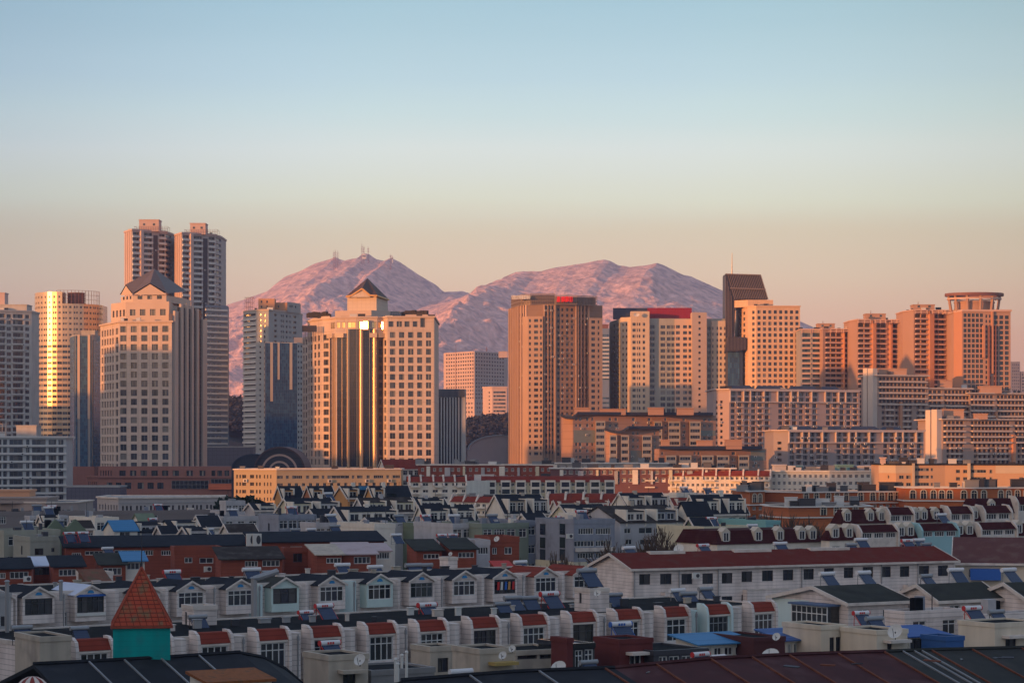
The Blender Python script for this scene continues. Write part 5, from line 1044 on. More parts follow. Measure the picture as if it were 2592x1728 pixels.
archrow('orange brick terrace with nine arched windows behind the maroon roofs', [(1936, 470), (2030, 462), (2170, 468), (2290, 470)], 462, 1246, [(1, [2040, 2066]), (1, [2096, 2118, 2141]), (2, [2158 + 20, 2209, 2232, 2254, 2272])], 1268, 2)
archrow('rightmost orange brick terrace with a line of arched windows', [(2290, 462), (2470, 458), (2640, 462)], 458, 1235, [(0, [2311, 2338, 2363, 2384, 2404, 2440, 2466]), (1, [2490, 2533, 2553, 2575, 2597])], 1262, 3)
archrow('lower orange brick terrace in front, half hidden by bare trees', [(1944, 436), (1996, 428), (2100, 430), (2205, 434)], 428, 1283, [(1, [2084]), (2, [2117, 2165])], 1304, 4)

# ===== maroon mansard rows =====
def maroon(label, u0, u1, u2, D, ve, vt, bays, plainw, wm=MARR):
    """steep maroon roof storey with pale balcony bays between curved party walls"""
    H = House('maroon_terrace', label, u0, u1, u2, D, ve, WHTW, group='maroon roofed terraces at right', wmax=10); zt = PZ(vt, D); L = H.L; W = H.W
    H.rowwin(1, max(3, int(L / 2.4)), 1.5, 1.3, .9, 1, 3, 'w:1')
    H.body(); z = H.ze; mb = MB()
    mb.hexa([H.pt(-.2, -.25, z - .1), H.pt(L + .2, -.25, z - .1), H.pt(L + .2, W + .2, z - .1), H.pt(-.2, W + .2, z - .1)], [H.pt(.5, .9, zt), H.pt(L - .5, .9, zt), H.pt(L - .5, W - .9, zt), H.pt(.5, W - .9, zt)]); mb.build('mansard_roof', MARR, H.root)
    h = zt - z
    for (f0, f1, col) in bays:
        a0, a1 = H.a(1, f0), H.a(1, f1)
        if a1 - a0 < 1: continue
        E = Edge(H.pt(a0, -.7, 0)[:2], H.pt(a1, -.7, 0)[:2]); mb = MB(); n = max(2, int((a1 - a0) / 1.9)); hs = [((a1 - a0) * (k + .1) / n, (a1 - a0) * (k + .9) / n, z + h * .08, z + h * .52) for k in range(n)]
        wall(mb, E, z - 3.2, z + h * .6, hs, .15); o = mb.build('balcony_bay', col, H.root)
        for q in hs: win_in(o, E, q[0], q[1], q[2], q[3], .13, 'w:3')
        mb = MB(); mb.hexa([H.pt(a0, -.95, z + h * .56), H.pt(a1, -.95, z + h * .56), H.pt(a1, 1.5, z + h * .56), H.pt(a0, 1.5, z + h * .56)], [H.pt(a0, .35, zt + .25), H.pt(a1, .35, zt + .25), H.pt(a1, 1.5, zt + .25), H.pt(a0, 1.5, zt + .25)]); mb.build('bay_roof', MARR, o)
        for a in (a0 - .32, a1):
            k = MB(); pr = [(-1.05, z - 3.2), (-1.05, z + h * .6), (-.75, z + h * .85), (-.1, zt + .35), (1.4, zt + .5), (1.4, z - 3.2)]
            A = [H.pt(a, b, q) for b, q in pr]; Bq = [H.pt(a + .32, b, q) for b, q in pr]; k.face(A[::-1]); k.face(Bq)
            for i in range(len(pr)): j = (i + 1) % len(pr); k.face([A[i], A[j], Bq[j], Bq[i]])
            k.build('party_wall', col, o)
    for u in plainw:
        a = H.a(1, u); o = MB(); E = Edge(H.pt(a - .75, .05, 0)[:2], H.pt(a + .75, .05, 0)[:2]); c = H.pt(a, .05, 0)
        zz = z + .2; o.ebox(E, .0, 1.5, -1.4, 0, zz, zz + 1.5, 0); pr = [(0, zz + 1.5), (1.5, zz + 1.5), (.75, zz + 2.15)]
        A = [(*E.P(x, .08), q) for x, q in pr]; Bq = [(*E.P(x, -1.4), q) for x, q in pr]; o.face(A); o.face([A[1], Bq[1], Bq[2], A[2]]); o.face([A[0], A[2], Bq[2], Bq[0]]); dm = o.build('dormer', mat('cream_arch_trim', (.55, .48, .38)), H.root)
        w_ = link('window', window_mesh(1.0, 1.3, 'w:1'), dm); w_.location = (*E.P(.75, .03), zz + .12); w_.rotation_euler = (0, 0, E.ang)
    return H
maroon('maroon roofed terrace far right, just under the arched brick terrace', 2430, 2472, 2640, 398, 1298, 1262, [(2570, 2640, FASC)], [2512])
maroon('upper maroon terrace with pale party walls right of the lower brick terrace', 2105, 2130, 2560, 372, 1324, 1290, [(2245, 2303, FASC), (2398, 2452, FASC), (2486, 2550, FASC)], [2146, 2204, 2232, 2320, 2340, 2370, 2468])
maroon('lower maroon terrace with a pale turquoise balcony bay at right', 2078, 2100, 2640, 345, 1366, 1335, [(2172, 2262, FASC), (2326, 2414, mat('pale_turquoise', (.30, .50, .52), .8, .05)), (2475, 2562, FASC)], [2115, 2150, 2282, 2305, 2430, 2455, 2580])
maroon('small maroon terrace with white pointed bay windows left of the maroon rows', 1800, 1815, 2078, 340, 1376, 1343, [], [1838, 1930 - 10, 1975, 2030, 2058])

# ===== grey and white gabled houses =====
def gh(label, u0, u1, u2, D, ve, vr, wm, roofm, dorm=(), wins=(), rows=0, n=4, trim=None, name='gabled_house', over=.3, cheek=None, sty='w:1', ridge=.5):
    H = House(name, label, u0, u1, u2, D, ve, wm)
    if rows: H.rowwin(1, n, 1.5, 1.4, .7, rows, 3, sty, skip=.1); H.rowwin(0, 1, .8, 1.2, 1.0, rows, 3, 'd:0')
    if wins: H.win(1, wins, sty)
    H.body(); rb = H.W * ridge; zr = PZ(vr, D + rb * H.e.y); rh = max(1.2, zr - H.ze); H.gable(rh, roofm, over, trim=trim, ridge=ridge)
    if H.L > 6:
        a = rng.uniform(.2, .8) * H.L; H.box(a, a + .7, rb - .3, rb + .4, H.ze + rh * .6, H.ze + rh + rng.uniform(.5, 1.0), 'chimney', rng.choice([WHTW, GRYL, TANC])); a = rng.uniform(.1, .9) * H.L; H.box(a, a + .06, rb, rb + .06, H.ze + rh * .8, H.ze + rh + rng.uniform(1, 2.2), 'aerial', METD)
    for (ua, ub, nn, w2) in dorm: H.dormer(H.a(1, ua), H.a(1, ub), .25, H.ze + .1, H.ze + rh * .72, w2, roofm, nn, sty, cheek or WHTW)
    return H
# orange villas
for i, (u0, u1, u2, lab) in enumerate(((695, 716, 768, 'ochre villa with a dark roof, first of three before the office block'), (768, 790, 848, 'reddish villa with a dark mansard roof between two ochre villas'), (845, 880, 965, 'ochre villa with blue skylight on its dark roof'), (925, 945, 1040, 'low orange villa with a long dark roof left of the white terrace'))):
    D = 485 - i * 4; H = gh(lab, u0, u1, u2, D, 1262 - i, 1232, OCHR if i != 1 else mat('brick_villa', (.36, .15, .08), .85, .05), DRKR, [(u1 + 4, u1 + 26, 1, OCHR)], rows=2, n=3, trim=FASC)
    H.box(H.L * .3, H.L * .55, -.9, 0, H.ze - 6, H.ze + .8, 'glazed_bay', G_NEAR)
    if i == 2: H.box(H.L * .5, H.L * .8, 1.2, 3.4, H.ze + 1.6, H.ze + 2.3, 'skylight', BLUR)
# rows of gabled houses
DX = DRKR
gh('pale yellow gabled house with a grey roof and paired dormers, left of centre', 697, 745, 858, 428, 1302, 1263, YELW, DX, [(740 + 4, 788, 2, YELW), (812, 856, 2, GRYL)], rows=3, n=5, trim=FASC)
gh('dark roofed house with teal awning and white gable end, centre left', 826, 872, 1010, 408, 1322, 1285, WHTW, DX, [(884, 1004, 4, WHTW)], rows=2, n=6, trim=FASC)
gh('grey house with brown roof between the ochre villas and white gable', 890, 925, 1054, 436, 1297, 1262, GRYL, BRNR, [(936, 975, 2, YELW), (1004, 1046, 2, YELW)], rows=2, n=5, trim=FASC)
gh('white gable house with two dark dormers left of the large plain white gable', 1046, 1078, 1210, 420, 1322, 1281, WHTW, DX, [(1090, 1134, 2, WHTW), (1158, 1200, 2, WHTW)], rows=2, n=5, trim=FASC)
gh('house with the largest plain white gable, centre of the town', 1231, 1278, 1388, 430, 1300, 1254, WHTW, DX, [(1290, 1330, 2, mat('tan_dormer', (.40, .33, .26), .85, .05)), (1352, 1386, 2, GRYL)], rows=2, n=5, trim=FASC)
gh('cream gabled house with white framed dormers right of the large plain gable', 1385, 1452, 1555, 420, 1322, 1279, YELW, DX, [(1456, 1500, 2, WHTW), (1512, 1550, 2, WHTW)], rows=2, n=5, trim=FASC)
gh('pinkish gabled house with dark roof below the red-roofed row', 1548, 1590, 1694, 440, 1284, 1250, WHTW, DX, [(1592, 1632, 2, WHTW), (1650, 1690, 2, GRYL)], rows=2, n=5, trim=FASC)
gh('large brown-grey roofed house with tan dormers, centre right', 1553, 1570, 1730, 386, 1322, 1283, GRYL, BRNR, [(1588, 1632, 2, FASC), (1664, 1712, 2, GRYW)], wins=[(1580, 1597, 1336, 1350), (1617, 1652, 1334, 1350), (1660, 1697, 1333, 1349), (1704, 1716, 1332, 1348), (1583, 1600, 1364, 1378), (1620, 1650, 1364, 1378)], trim=None)
gh('white house with dark roof and small green gable right of centre', 1728, 1768, 1892, 400, 1300, 1255, WHTW, DX, [(1780, 1820, 2, WHTW), (1846, 1884, 2, WHTW)], rows=3, n=5, trim=FASC)
gh('white house with dark hipped roof left of the green-gabled one', 1712, 1740, 1800, 392, 1302, 1272, WHTW, DX, [], rows=3, n=3)
gh('small white house with twin dark dormers near the hall, left side', 405, 432, 500, 425, 1336, 1318, WHTW, DX, [(448, 496, 3, WHTW)], rows=1, n=3)
gh('white house with stepped gable and slate roof behind the blue roofed hut', 485, 512, 562, 440, 1334, 1307, WHTW, DX, [], rows=1, n=3, trim=FASC)
gh('dark shed-like house with a white garage bay beside the bright blue roof', 330, 352, 410, 415, 1345, 1322, GRYW, DX, [(358, 408, 2, GRYL)], rows=1, n=2)
gh('small white house with a bright blue roof, left of centre', 262, 290, 348, 410, 1343, 1319, WHTW, BLUR, [], wins=[(303, 330, 1345, 1358)], rows=0)
gh('little white gable with green roof right of the cream hall', 336, 352, 392, 450, 1318, 1304, WHTW, GRNW, [], rows=0)
# flat houses
SPOTS = []
def fh(label, u0, u1, u2, D, vt, wm, rows=1, n=3, roofm=None, par=.5, name='flat_roofed_house', wins=(), lw=0, sty='w:1', gapm=.45):
    H = House(name, label, u0, u1, u2, D, vt, wm)
    if not rows and not wins: rows, n = 1, max(2, n)
    if rows: H.rowwin(1, n, 1.6, 1.4, gapm, rows, 3, sty, skip=.1)
    if lw: H.rowwin(0, lw, .7, 1.3, 1.0, max(1, rows), 3, 'd:0')
    if wins: H.win(1, wins, sty)
    H.body(); H.flat(roofm, par)
    SPOTS.append(H)
    for k in range(rng.randrange(1, 3)): H.box(*(lambda a, b: (a, a + .07, b, b + .07))(rng.uniform(.5, max(.6, H.L - 1)), rng.uniform(.5, H.W * .6)), H.ze - .1, H.ze + rng.uniform(1.5, 3), 'aerial', METD)
    for k in range(int(H.L / 4) + 1):
        a, b = rng.uniform(.5, max(.6, H.L - 2)), rng.uniform(.4, H.W * .6); w_, h_ = rng.uniform(.3, 1.3), rng.uniform(.5, 1.7); H.box(a, a + w_, b, b + rng.uniform(.4, 1.2), H.ze - .1, H.ze + h_, rng.choice(['chimney', 'roof_vent', 'roof_shed']), rng.choice([WHTW, GRYL, METD, FASC, GRYW, PIPE, TARR]))
    return H
fh('grey slab house with a blank wall at the far left', -40, 10, 152, 360, 1350, mat('pale_khaki_render', (.33, .33, .27), .85, .06, .3, streak=.1), 2, 3, lw=1)
fh('pale flat house with one dark square window near the left edge', 34, 76, 146, 352, 1366, mat('khaki_render', (.31, .31, .26), .85, .06, .3, streak=.1), 0, 3, wins=[(88, 110, 1387, 1404), (130, 138, 1386, 1396)], lw=1, sty='d:1')
fh('low white house with a blue strip roof behind the green gables at left', 62, 75, 172, 440, 1307, GRYL, 1, 5, roofm=BLUR, par=.15)
fh('long grey brown flat roof house behind the blue strip', 0, 20, 235, 470, 1303, GRYL, 1, 6, roofm=BRNR)
fh('white walled flat house left of the bright blue roof', 232, 240, 300, 430, 1316, WHTW, 1, 2)
H = fh('flat house with two dull green gables at left', 56, 104, 215, 380, 1345, GRNW, 0, 2)
for f in (.05, .5):
    k = MB(); a = H.L * f; k.hexa([H.pt(a, -.3, H.ze - .1), H.pt(a + 4, -.3, H.ze - .1), H.pt(a + 4, 0.3, H.ze - .1), H.pt(a, .3, H.ze - .1)], [H.pt(a + 1.9, -.3, H.ze + 1.9), H.pt(a + 2.1, -.3, H.ze + 1.9), H.pt(a + 2.1, .3, H.ze + 1.9), H.pt(a + 1.9, .3, H.ze + 1.9)]); k.build('gable_parapet', GRNW, H.root)
fh('pale blank grey block right of the stepped gable house', 556, 566, 655, 445, 1313, GRYL, 0, 3, lw=1)
fh('plain grey box block left of the ochre office, on dark trees', 556, 572, 620, 470, 1273, GRYL, 0, 3)
fh('tall blue-grey house with two storeys of windows below the yellow gable', 655, 706, 800, 395, 1310, GRYW, 2, 4, lw=1)
fh('pale grey long house with a white pediment right of the blue-grey one', 760, 800, 900, 385, 1330, GRYL, 1, 4)
fh('grey flat house with green centre, left centre', 930, 948, 1076, 392, 1331, GRYL, 1, 5)
fh('cream blank box at the end of the red brick roofs', 940, 948, 1000, 374, 1333, WHTW, 0, 2, wins=[(967, 971, 1350, 1362)])
fh('flat house with dull green upper wall, centre', 1068, 1078, 1146, 388, 1332, GRNW, 1, 3)
fh('pale grey flat house with a pipe, centre', 1140, 1146, 1220, 380, 1332, GRYL, 0, 3)
fh('grey corner house with green parapet above the red brick cube', 1212, 1220, 1338, 378, 1332, mat('green_grey_wall', (.21, .25, .20), .85, .06, streak=.08), 1, 4, wins=[])
fh('blue-grey tall house with a side wall of small windows left of the big blue-grey block', 1300, 1312, 1356, 382, 1325, GRYW, 4, 2)
H = fh('big blue-grey block with glazed balconies and yellowish lower wall, centre', 1356, 1452, 1556, 372, 1322, GRYW, 0, 3, wins=[(1464, 1502, 1336, 1352), (1508, 1546, 1336, 1352), (1453, 1504, 1368, 1383), (1508, 1548, 1367, 1382), (1462, 1503, 1398, 1413), (1508, 1550, 1397, 1412)], sty='w:5')
E = H.E[0]
for a in (1424, 1374):
    for v in (1338, 1372, 1402):
        a0 = H.a(0, a); z = H.zat(0, a0, v + 14); k = MB(); k.ebox(E, a0 - .8, a0 + .8, .01, .06, z, z + 1.7); k.build('window', G_NEAR, H.root)
k = MB(); k.ebox(E, 0, E.L, .012, .05, 0, H.ze - 6.2); k.ebox(H.E[1], 0, 2.5, .012, .05, 0, H.ze - 6.2); k.build('lower_wall_panel', YELW, H.root)
k = MB(); k.ebox(H.E[1], H.L * .02, H.L * .98, .3, .5, H.zat(1, 3, 1395), H.zat(1, 3, 1385)); k.build('balcony_panel', FASC, H.root)
fh('small white house with blue tarpaulin roof before the brown-grey roof', 1515, 1520, 1558, 392, 1303, WHTW, 1, 1, roofm=BLUR, par=.1)
fh('bright white house catching the light under the pink-lit terrace', 1694, 1712, 1762, 520, 1252, WHTW, 1, 2)
H = fh('low house with small red roof strips right of the bright white house', 1758, 1764, 1870, 525, 1256, WHTW, 1, 6, roofm=REDT); 
H = mansard_row('low red roof with white skylights before the white terrace', [(1140, 548), (1250, 540)], 544, 1256, 7, WHTW, REDT, 2, 1274, 18, [0, .3, .6, 1])
H = mansard_row('long low red roof between the white terrace and the gabled houses', [(1385, 520), (1566, 515)], 516, 1250, 8, WHTW, REDT, 1, 1290, 20, [0, .25, .5, .75, 1], hred=24)
fh('yellow and grey houses behind the bare trees right of centre', 1776, 1782, 1900, 372, 1340, YELW, 1, 4)
fh('turquoise framed glass shed among bare trees', 1930, 1938, 1975, 385, 1320, mat('turq_frame', (.2, .42, .42), .7, .04), 1, 2, par=.2, name='garden_shed')
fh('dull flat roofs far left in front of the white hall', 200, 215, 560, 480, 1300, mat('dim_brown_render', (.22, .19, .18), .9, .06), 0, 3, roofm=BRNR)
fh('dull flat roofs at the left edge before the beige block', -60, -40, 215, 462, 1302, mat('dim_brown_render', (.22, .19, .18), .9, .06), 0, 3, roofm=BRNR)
fh('narrow white row house behind the yellow gabled one', 595, 600, 700, 470, 1300, GRYL, 1, 4)

# more small houses packed between the rows
XT = [('little white gable at the far left behind the green gables', 95, 108, 150, 425, 1322, 1306, WHTW, DX, [(112, 146, 2, WHTW)]),
 ('low tan gabled house between the green gables and the bright blue roof', 172, 190, 236, 405, 1338, 1322, mat('tan_dormer', (.40, .33, .26)), BRNR, []),
 ('tiny grey gable directly right of the bright blue roof', 392, 410, 450, 395, 1352, 1336, GRYL, DX, []),
 ('grey pointed gable before the stepped gable house', 452, 478, 530, 388, 1356, 1337, GRYW, DX, [(484, 524, 2, GRYL)]),
 ('low white house with long window strip left of the tall blue-grey house', 560, 580, 650, 392, 1348, 1334, WHTW, BRNR, []),
 ('white triangular gable behind the tall blue-grey house', 770, 802, 858, 412, 1312, 1290, GRYL, DX, []),
 ('plain cream gable standing before the dark house with teal awning', 905, 948, 1002, 398, 1335, 1312, GRYW, DX, []),
 ('small tan gable left of the largest plain white gable', 1125, 1150, 1205, 404, 1332, 1312, mat('tan_dormer', (.40, .33, .26)), DX, []),
 ('white house with a pointed parapet below the largest plain gable', 1308, 1338, 1386, 408, 1322, 1302, WHTW, DX, []),
 ('blue-grey gable on the left end of the glazed balcony block', 1478, 1505, 1546, 392, 1328, 1308, GRYW, DX, []),
 ('cream gable beside the large brown-grey roof, its left neighbour', 1500, 1520, 1562, 412, 1306, 1290, WHTW, BRNR, []),
 ('pale gable with green trim right of the brown-grey roof', 1735, 1758, 1800, 376, 1332, 1312, GRNW, DX, []),
 ('small grey house low before the ochre villas', 620, 645, 700, 450, 1292, 1275, GRYL, DX, [(660, 694, 2, WHTW)]),
 ('narrow dark roofed house right of the orange villas', 1040, 1060, 1130, 462, 1280, 1262, YELW, DX, [(1068, 1120, 3, WHTW)]),
 ('low white dormer house before the long low red roof', 1395, 1412, 1545, 470, 1286, 1268, WHTW, REDT, [(1420, 1465, 2, WHTW), (1490, 1538, 2, WHTW)]),
 ('white and red dormer house behind the pinkish gabled house', 1690, 1706, 1800, 480, 1278, 1262, WHTW, REDT, [(1716, 1752, 2, WHTW), (1762, 1796, 2, WHTW)])]
for q in XT: gh(*q, rows=2, n=4, trim=FASC)
# ===== red brick building with rooftop rooms =====
def brickrow(label, u0, u1, u2, D, ve, rise, roofm, wins):
    H = House('red_brick_house', label, u0, u1, u2, D, ve, REDBK, group='red brick houses with lean-to roofs', ang=R(16), wmax=6.5); H.win(1, wins, 'w:3'); H.body(); H.mono(rise * .62, roofm); return H
brickrow('long rear red brick house with one unbroken dark roof at left', 146, 166, 628, 352, 1385, 2.0, DRKR, [(182, 205, 1398, 1412), (215, 262, 1394, 1404), (290, 358, 1391, 1402), (362, 388, 1392, 1405), (408, 433, 1392, 1405), (456, 498, 1388, 1400)])
brickrow('rear red brick house with dark blue-black roof behind the tan roofed one', 620, 640, 972, 354, 1372, 1.8, DRKR, [(690, 706, 1385, 1394), (735, 765, 1382, 1392), (1000, 1030, 1380, 1390)])
for a in (('front red brick house at the left edge with a black roof', -60, -30, 80, 322, 1440, 1.7, DRKR, [(-10, 14, 1449, 1464), (25, 72, 1446, 1464)]),
          ('front red brick house with a black roof and wide window, second from the left edge', 108, 135, 212, 322, 1434, 1.7, DRKR, [(149, 193, 1440, 1457)]),
          ('front red brick house with a tan-black roof left of the red spire', 222, 255, 318, 324, 1429, 1.8, GRNR, [(262, 308, 1436, 1455)]),
          ('front red brick house with two white framed windows right of the spire', 545, 560, 714, 318, 1415, 2.0, BRNR, [(620, 653, 1419, 1434), (664, 708, 1417, 1433)]),
          ('front red brick house with a tan mossy roof in the middle of the brick row', 771, 803, 866, 318, 1404, 1.6, TANC, [(826, 868, 1411, 1425)]),
          ('front red brick house under a faded pink metal roof', 835, 868, 952, 320, 1403, 1.9, PNKR, [(896, 938, 1408, 1426)]),
          ('small red brick house with a grey roof right of the pink metal one', 1030, 1055, 1118, 322, 1393, 1.8, GRNR, [(1072, 1112, 1401, 1414)]),
          ('red brick house with an arched window and grey roof below the grey corner house', 1110, 1143, 1206, 322, 1390, 1.8, GRNR, [(1160, 1200, 1397, 1411)])):
    brickrow(*a)
H = House('red_brick_house', 'recessed red brick wall with a tall dark window behind the mossy roof', 712, 720, 800, 326, 1395, REDBK, ang=R(16), wmax=4); H.win(1, [(742, 765, 1400, 1422)], 'd:1'); H.body(); H.flat(TARR)
H = House('red_brick_house', 'deep red brick house with a black window between lean-to roofs left of the spire', 430, 442, 560, 330, 1392, REDBK, ang=R(16), wmax=4); H.win(1, [(467, 487, 1410, 1424), (505, 540, 1411, 1425)], 'w:1'); H.body(); H.flat(TARR)
H = House('glazed_roof_room', 'glazed white framed room joined to the pink metal roof', 948, 952, 990, 324, 1395, WHTW, ang=R(16), wmax=4); H.win(1, [(954, 986, 1396, 1414)], 'w:4'); H.body(); H.mono(.8, PNKR, .2)
H = House('red_brick_house', 'red brick cube with two round-headed windows, right end of the brick row', 1236, 1240, 1314, 330, 1367, REDBK, ang=R(16), wmax=8); H.win(1, [(1246, 1258, 1385, 1402), (1277, 1296, 1384, 1402)], 'w:1'); H.body(); H.flat(TARR)
H = House('glazed_roof_room', 'pale grey upper room with white framed windows left of the red brick cube', 1196, 1204, 1240, 328, 1375, GRYL, ang=R(16), wmax=6); H.win(1, [(1210, 1236, 1384, 1402)], 'w:3'); H.body(); H.flat(TARR)
for i, (u0, u1, u2, D, ve, m, lab) in enumerate(((60, 85, 132, 330, 1432, SKYR, 'pale corrugated lean-to roof between two black roofs at left'), (296, 318, 366, 326, 1419, BLUR, 'bright blue lean-to roof over a glazed room above the red spire'), (1262, 1270, 1302, 306, 1445, mat('red_sheet', (.42, .03, .02), .7, .06), 'bright red metal sheet shed behind the gabled dormers'))):
    H = House('lean_to', lab, u0, u1, u2, D, ve, REDBK if i == 0 else WHTW if i == 1 else m, ang=R(16), wmax=4, cat='shed'); H.win(1, [(u1 + 3, u2 - 3, ve + 4, ve + 22)], 'd:3' if i == 0 else 'w:3'); H.body(); H.mono(.9, m, .5)
# ===== near rows =====
def plan_row(name, label, A, B_, depth, zt, wm, roofm):
    """long roof-storey building along a street: A and B_ are (u, D) of its front corners"""
    o = Vector((PX(*A), A[1])); q = Vector((PX(*B_), B_[1])); d = (q - o).normalized(); e = Vector((-d.y, d.x))
    H = House.__new__(House); H.D = A[1]; H.o = o; H.d = d; H.e = e; H.L = (q - o).length; H.W = depth; H.ze = zt; H.wm = wm
    H.root = thing(name, label, 'apartment row', (o.x, o.y, 0)); P = [e * depth, Vector((0, 0)), d * H.L, d * H.L + e * depth]; H.P = P
    H.E = [Edge(P[i], P[(i + 1) % 4]) for i in range(4)]; H.h = {0: [], 1: [], 2: [], 3: []}; H.w = []
    return H
def bay(H, u, kind, w, wm, sty, zt, out=1.2, roofm=None, vent=True, blue=False, boardm=None):
    """one projecting roof bay: gabled, or with a small red mansard between cheeks"""
    c = H.a(1, u); a0, a1 = c - w / 2, c + w / 2
    E = Edge(H.pt(a0, -out, 0)[:2], H.pt(a1, -out, 0)[:2]); S0 = Edge(H.pt(a0, 0, 0)[:2], H.pt(a0, -out, 0)[:2]); S1 = Edge(H.pt(a1, -out, 0)[:2], H.pt(a1, 0, 0)[:2])
    ze = zt - .85 if kind == 'gable' else zt - .95; zb = zt - 3.4 if kind == 'gable' else zt - 4.3
    wz1 = ze - .18; wz0 = wz1 - (1.55 if kind == 'gable' else 2.0); mb = MB()
    hs = [(.22, w - .22, wz0, wz1)] if sty else []
    wall(mb, E, zb, ze, hs, .16); wall(mb, S0, zb, ze, [], .1); wall(mb, S1, zb, ze, [], .1)
    mb.face([H.pt(a0, -out, zb), H.pt(a0, 0, zb), H.pt(a1, 0, zb), H.pt(a1, -out, zb)])
    if kind == 'gable': mb.face([(*E.P(0, 0), ze), (*E.P(w, 0), ze), (*E.P(w / 2, 0), zt - .03)])
    o = mb.build('bay', [wm], H.root)
    for h in hs: win_in(o, E, *h, .14, sty)
    if kind == 'gable':
        r = MB(); ov = .16
        for (b, zz0, m_, zz1) in ((a0 - ov, ze - .1, c, zt), (c, zt, a1 + ov, ze - .1)):
            q = [(b, -out - .22, zz0), (m_, -out - .22, zz1), (m_, 4.5, zz1), (b, 4.5, zz0)]
            r.hexa([H.pt(*p) for p in q], [H.pt(p[0], p[1], p[2] + .09) for p in q])
        r.build('gable_roof', roofm, o)
        t = MB()
        for (b, zz0, m_, zz1) in ((a0 - ov, ze - .1, c, zt), (c, zt, a1 + ov, ze - .1)):
            q = [(b, zz0), (m_, zz1)]; A = [H.pt(q[0][0], -out - .27, q[0][1] - .1), H.pt(q[1][0], -out - .27, q[1][1] - .1), H.pt(q[1][0], -out - .2, q[1][1] - .1), H.pt(q[0][0], -out - .2, q[0][1] - .1)]
            t.hexa(A, [(x, y, z + .21) for x, y, z in A])
        t.build('barge_board', FASC, o)
        if vent:
            v = MB(); n = 8; pts = [(w / 2 - .34, ze + .12)] + [(w / 2 - .34 * math.cos(math.pi * k / n), ze + .12 + .3 * math.sin(math.pi * k / n)) for k in range(1, n)] + [(w / 2 + .34, ze + .12)]
            A = [(*E.P(x, .02), z) for x, z in pts]; Bq = [(*E.P(x, .06), z) for x, z in pts]; v.face(Bq[::-1] if False else Bq); 
            for k in range(len(pts)): j = (k + 1) % len(pts); v.face([A[k], A[j], Bq[j], Bq[k]])
            v.build('half_round_vent', VENT, o)
        if blue: k = MB(); k.ebox(E, .05, w - .05, .02, .1, wz1 - .02, wz1 + .2); k.build('blue_awning_box', BLUP, o); k = MB(); k.ebox(E, .1, w - .1, .02, .12, wz0 - .3, wz0 - .02); k.build('white_board', WPT, o)
        if boardm: k = MB(); k.ebox(E, .04, w - .04, .01, .05, zb + .02, wz0 - .02); k.build('board', boardm, o)
    else:
        r = MB(); r.hexa([H.pt(a0 + .02, -out - .12, ze + .02), H.pt(a1 - .02, -out - .12, ze + .02), H.pt(a1 - .02, .3, ze + .02), H.pt(a0 + .02, .3, ze + .02)], [H.pt(a0 + .02, -out + .55, zt - .1), H.pt(a1 - .02, -out + .45, zt - .1), H.pt(a1 - .02, .3, zt - .1), H.pt(a0 + .02, .3, zt - .1)]); r.build('red_mansard', REDT, o)
        for a in (a0 - .26, a1):
            k = MB(); pr = [(-out - .22, zb), (-out - .22, ze + .05), (-out - .05, ze + .7), (-out + .5, zt + .08), (.0, zt + .1), (0, zb)]
            A = [H.pt(a, b, q) for b, q in pr]; Bq = [H.pt(a + .26, b, q) for b, q in pr]; k.face(A[::-1]); k.face(Bq)
            for i in range(len(pr)): j = (i + 1) % len(pr); k.face([A[j], A[i], Bq[i], Bq[j]])
            k.build('cheek_wall', wm if wm != SIDG else SIDG, o)
        k = MB(); k.ebox(E, .02, w - .02, .01, .1, ze - .16, ze - .0); k.build('lintel_band', FASC, o)
    return o
def recess(H, ua, ub, zt, wdw=True, wm=SID, dark=False):
    """the set-back wall between two bays with its window and the angled cheek"""
    a0, a1 = H.a(1, ua), H.a(1, ub); m_ = (a0 + a1) / 2
    k = MB(); A = [H.pt(a0, -.02, 14), H.pt(a0 + (a1 - a0) * .45, -.9, 14), H.pt(a0 + (a1 - a0) * .62, -.9, 14), H.pt(a0 + (a1 - a0) * .62, -.02, 14)]
    k.hexa(A, [(x, y, zt) for x, y, z in A]); k.build('splayed_wall', wm, H.root)
    if wdw:
        E = H.E[1]; w0 = a0 + (a1 - a0) * .68; w1 = a1 - .12
        if w1 - w0 > .5: H.h[1].append((w0, w1, zt - 3.3, zt - 1.9)); H.w.append((1, w0, w1, zt - 3.3, zt - 1.9, 'w:1', .15))
# --- gabled bay row
H = plan_row('gabled_bay_row', 'long pale row with fourteen small gabled roof bays and blue half-round vents', (-60, 221), (1500, 264.5), 12, 22.15, SID, TARR)
Hg = H
GB = [(-22, SID, 'w:1', DRKR, 0, None), (83, SID, 'd:3', DRKR, 0, None), (214, SID, 'd:4', SKYR, 1, None), (352, SID, 'w:1', DRKR, 0, None), (468, SID, 'w:3', DRKR, 0, None), (592, SID, 'w:3', DRKR, 0, None), (705, SIDM, 'd:2', GRNR, 0, SIDM), (823, SID, 'w:3', DRKR, 0, None), (944, SIDM, 'w:3', DRKR, 0, SIDM), (1050, SID, 'g:3', DRKR, 0, None), (1158, SID, 'w:3', DRKR, 0, None), (1260, SID, 'd:3', DRKR, 0, None), (1364, SID, 'w:3', REDT, 0, None), (1461, SID, 'w:3', REDT, 0, None)]
us_ = [g[0] for g in GB]
for i, (u, wm, sty, rm, bl, bd) in enumerate(GB):
    bay(H, u, 'gable', 3.25, wm, sty, 22.75, 1.3, rm, vent=i != 6, blue=bl, boardm=bd)
    if i: recess(H, us_[i - 1] + 42 - i * .7, u - 42 + i * .7, 22.15, True, SIDG if i in (6, 8) else SID)
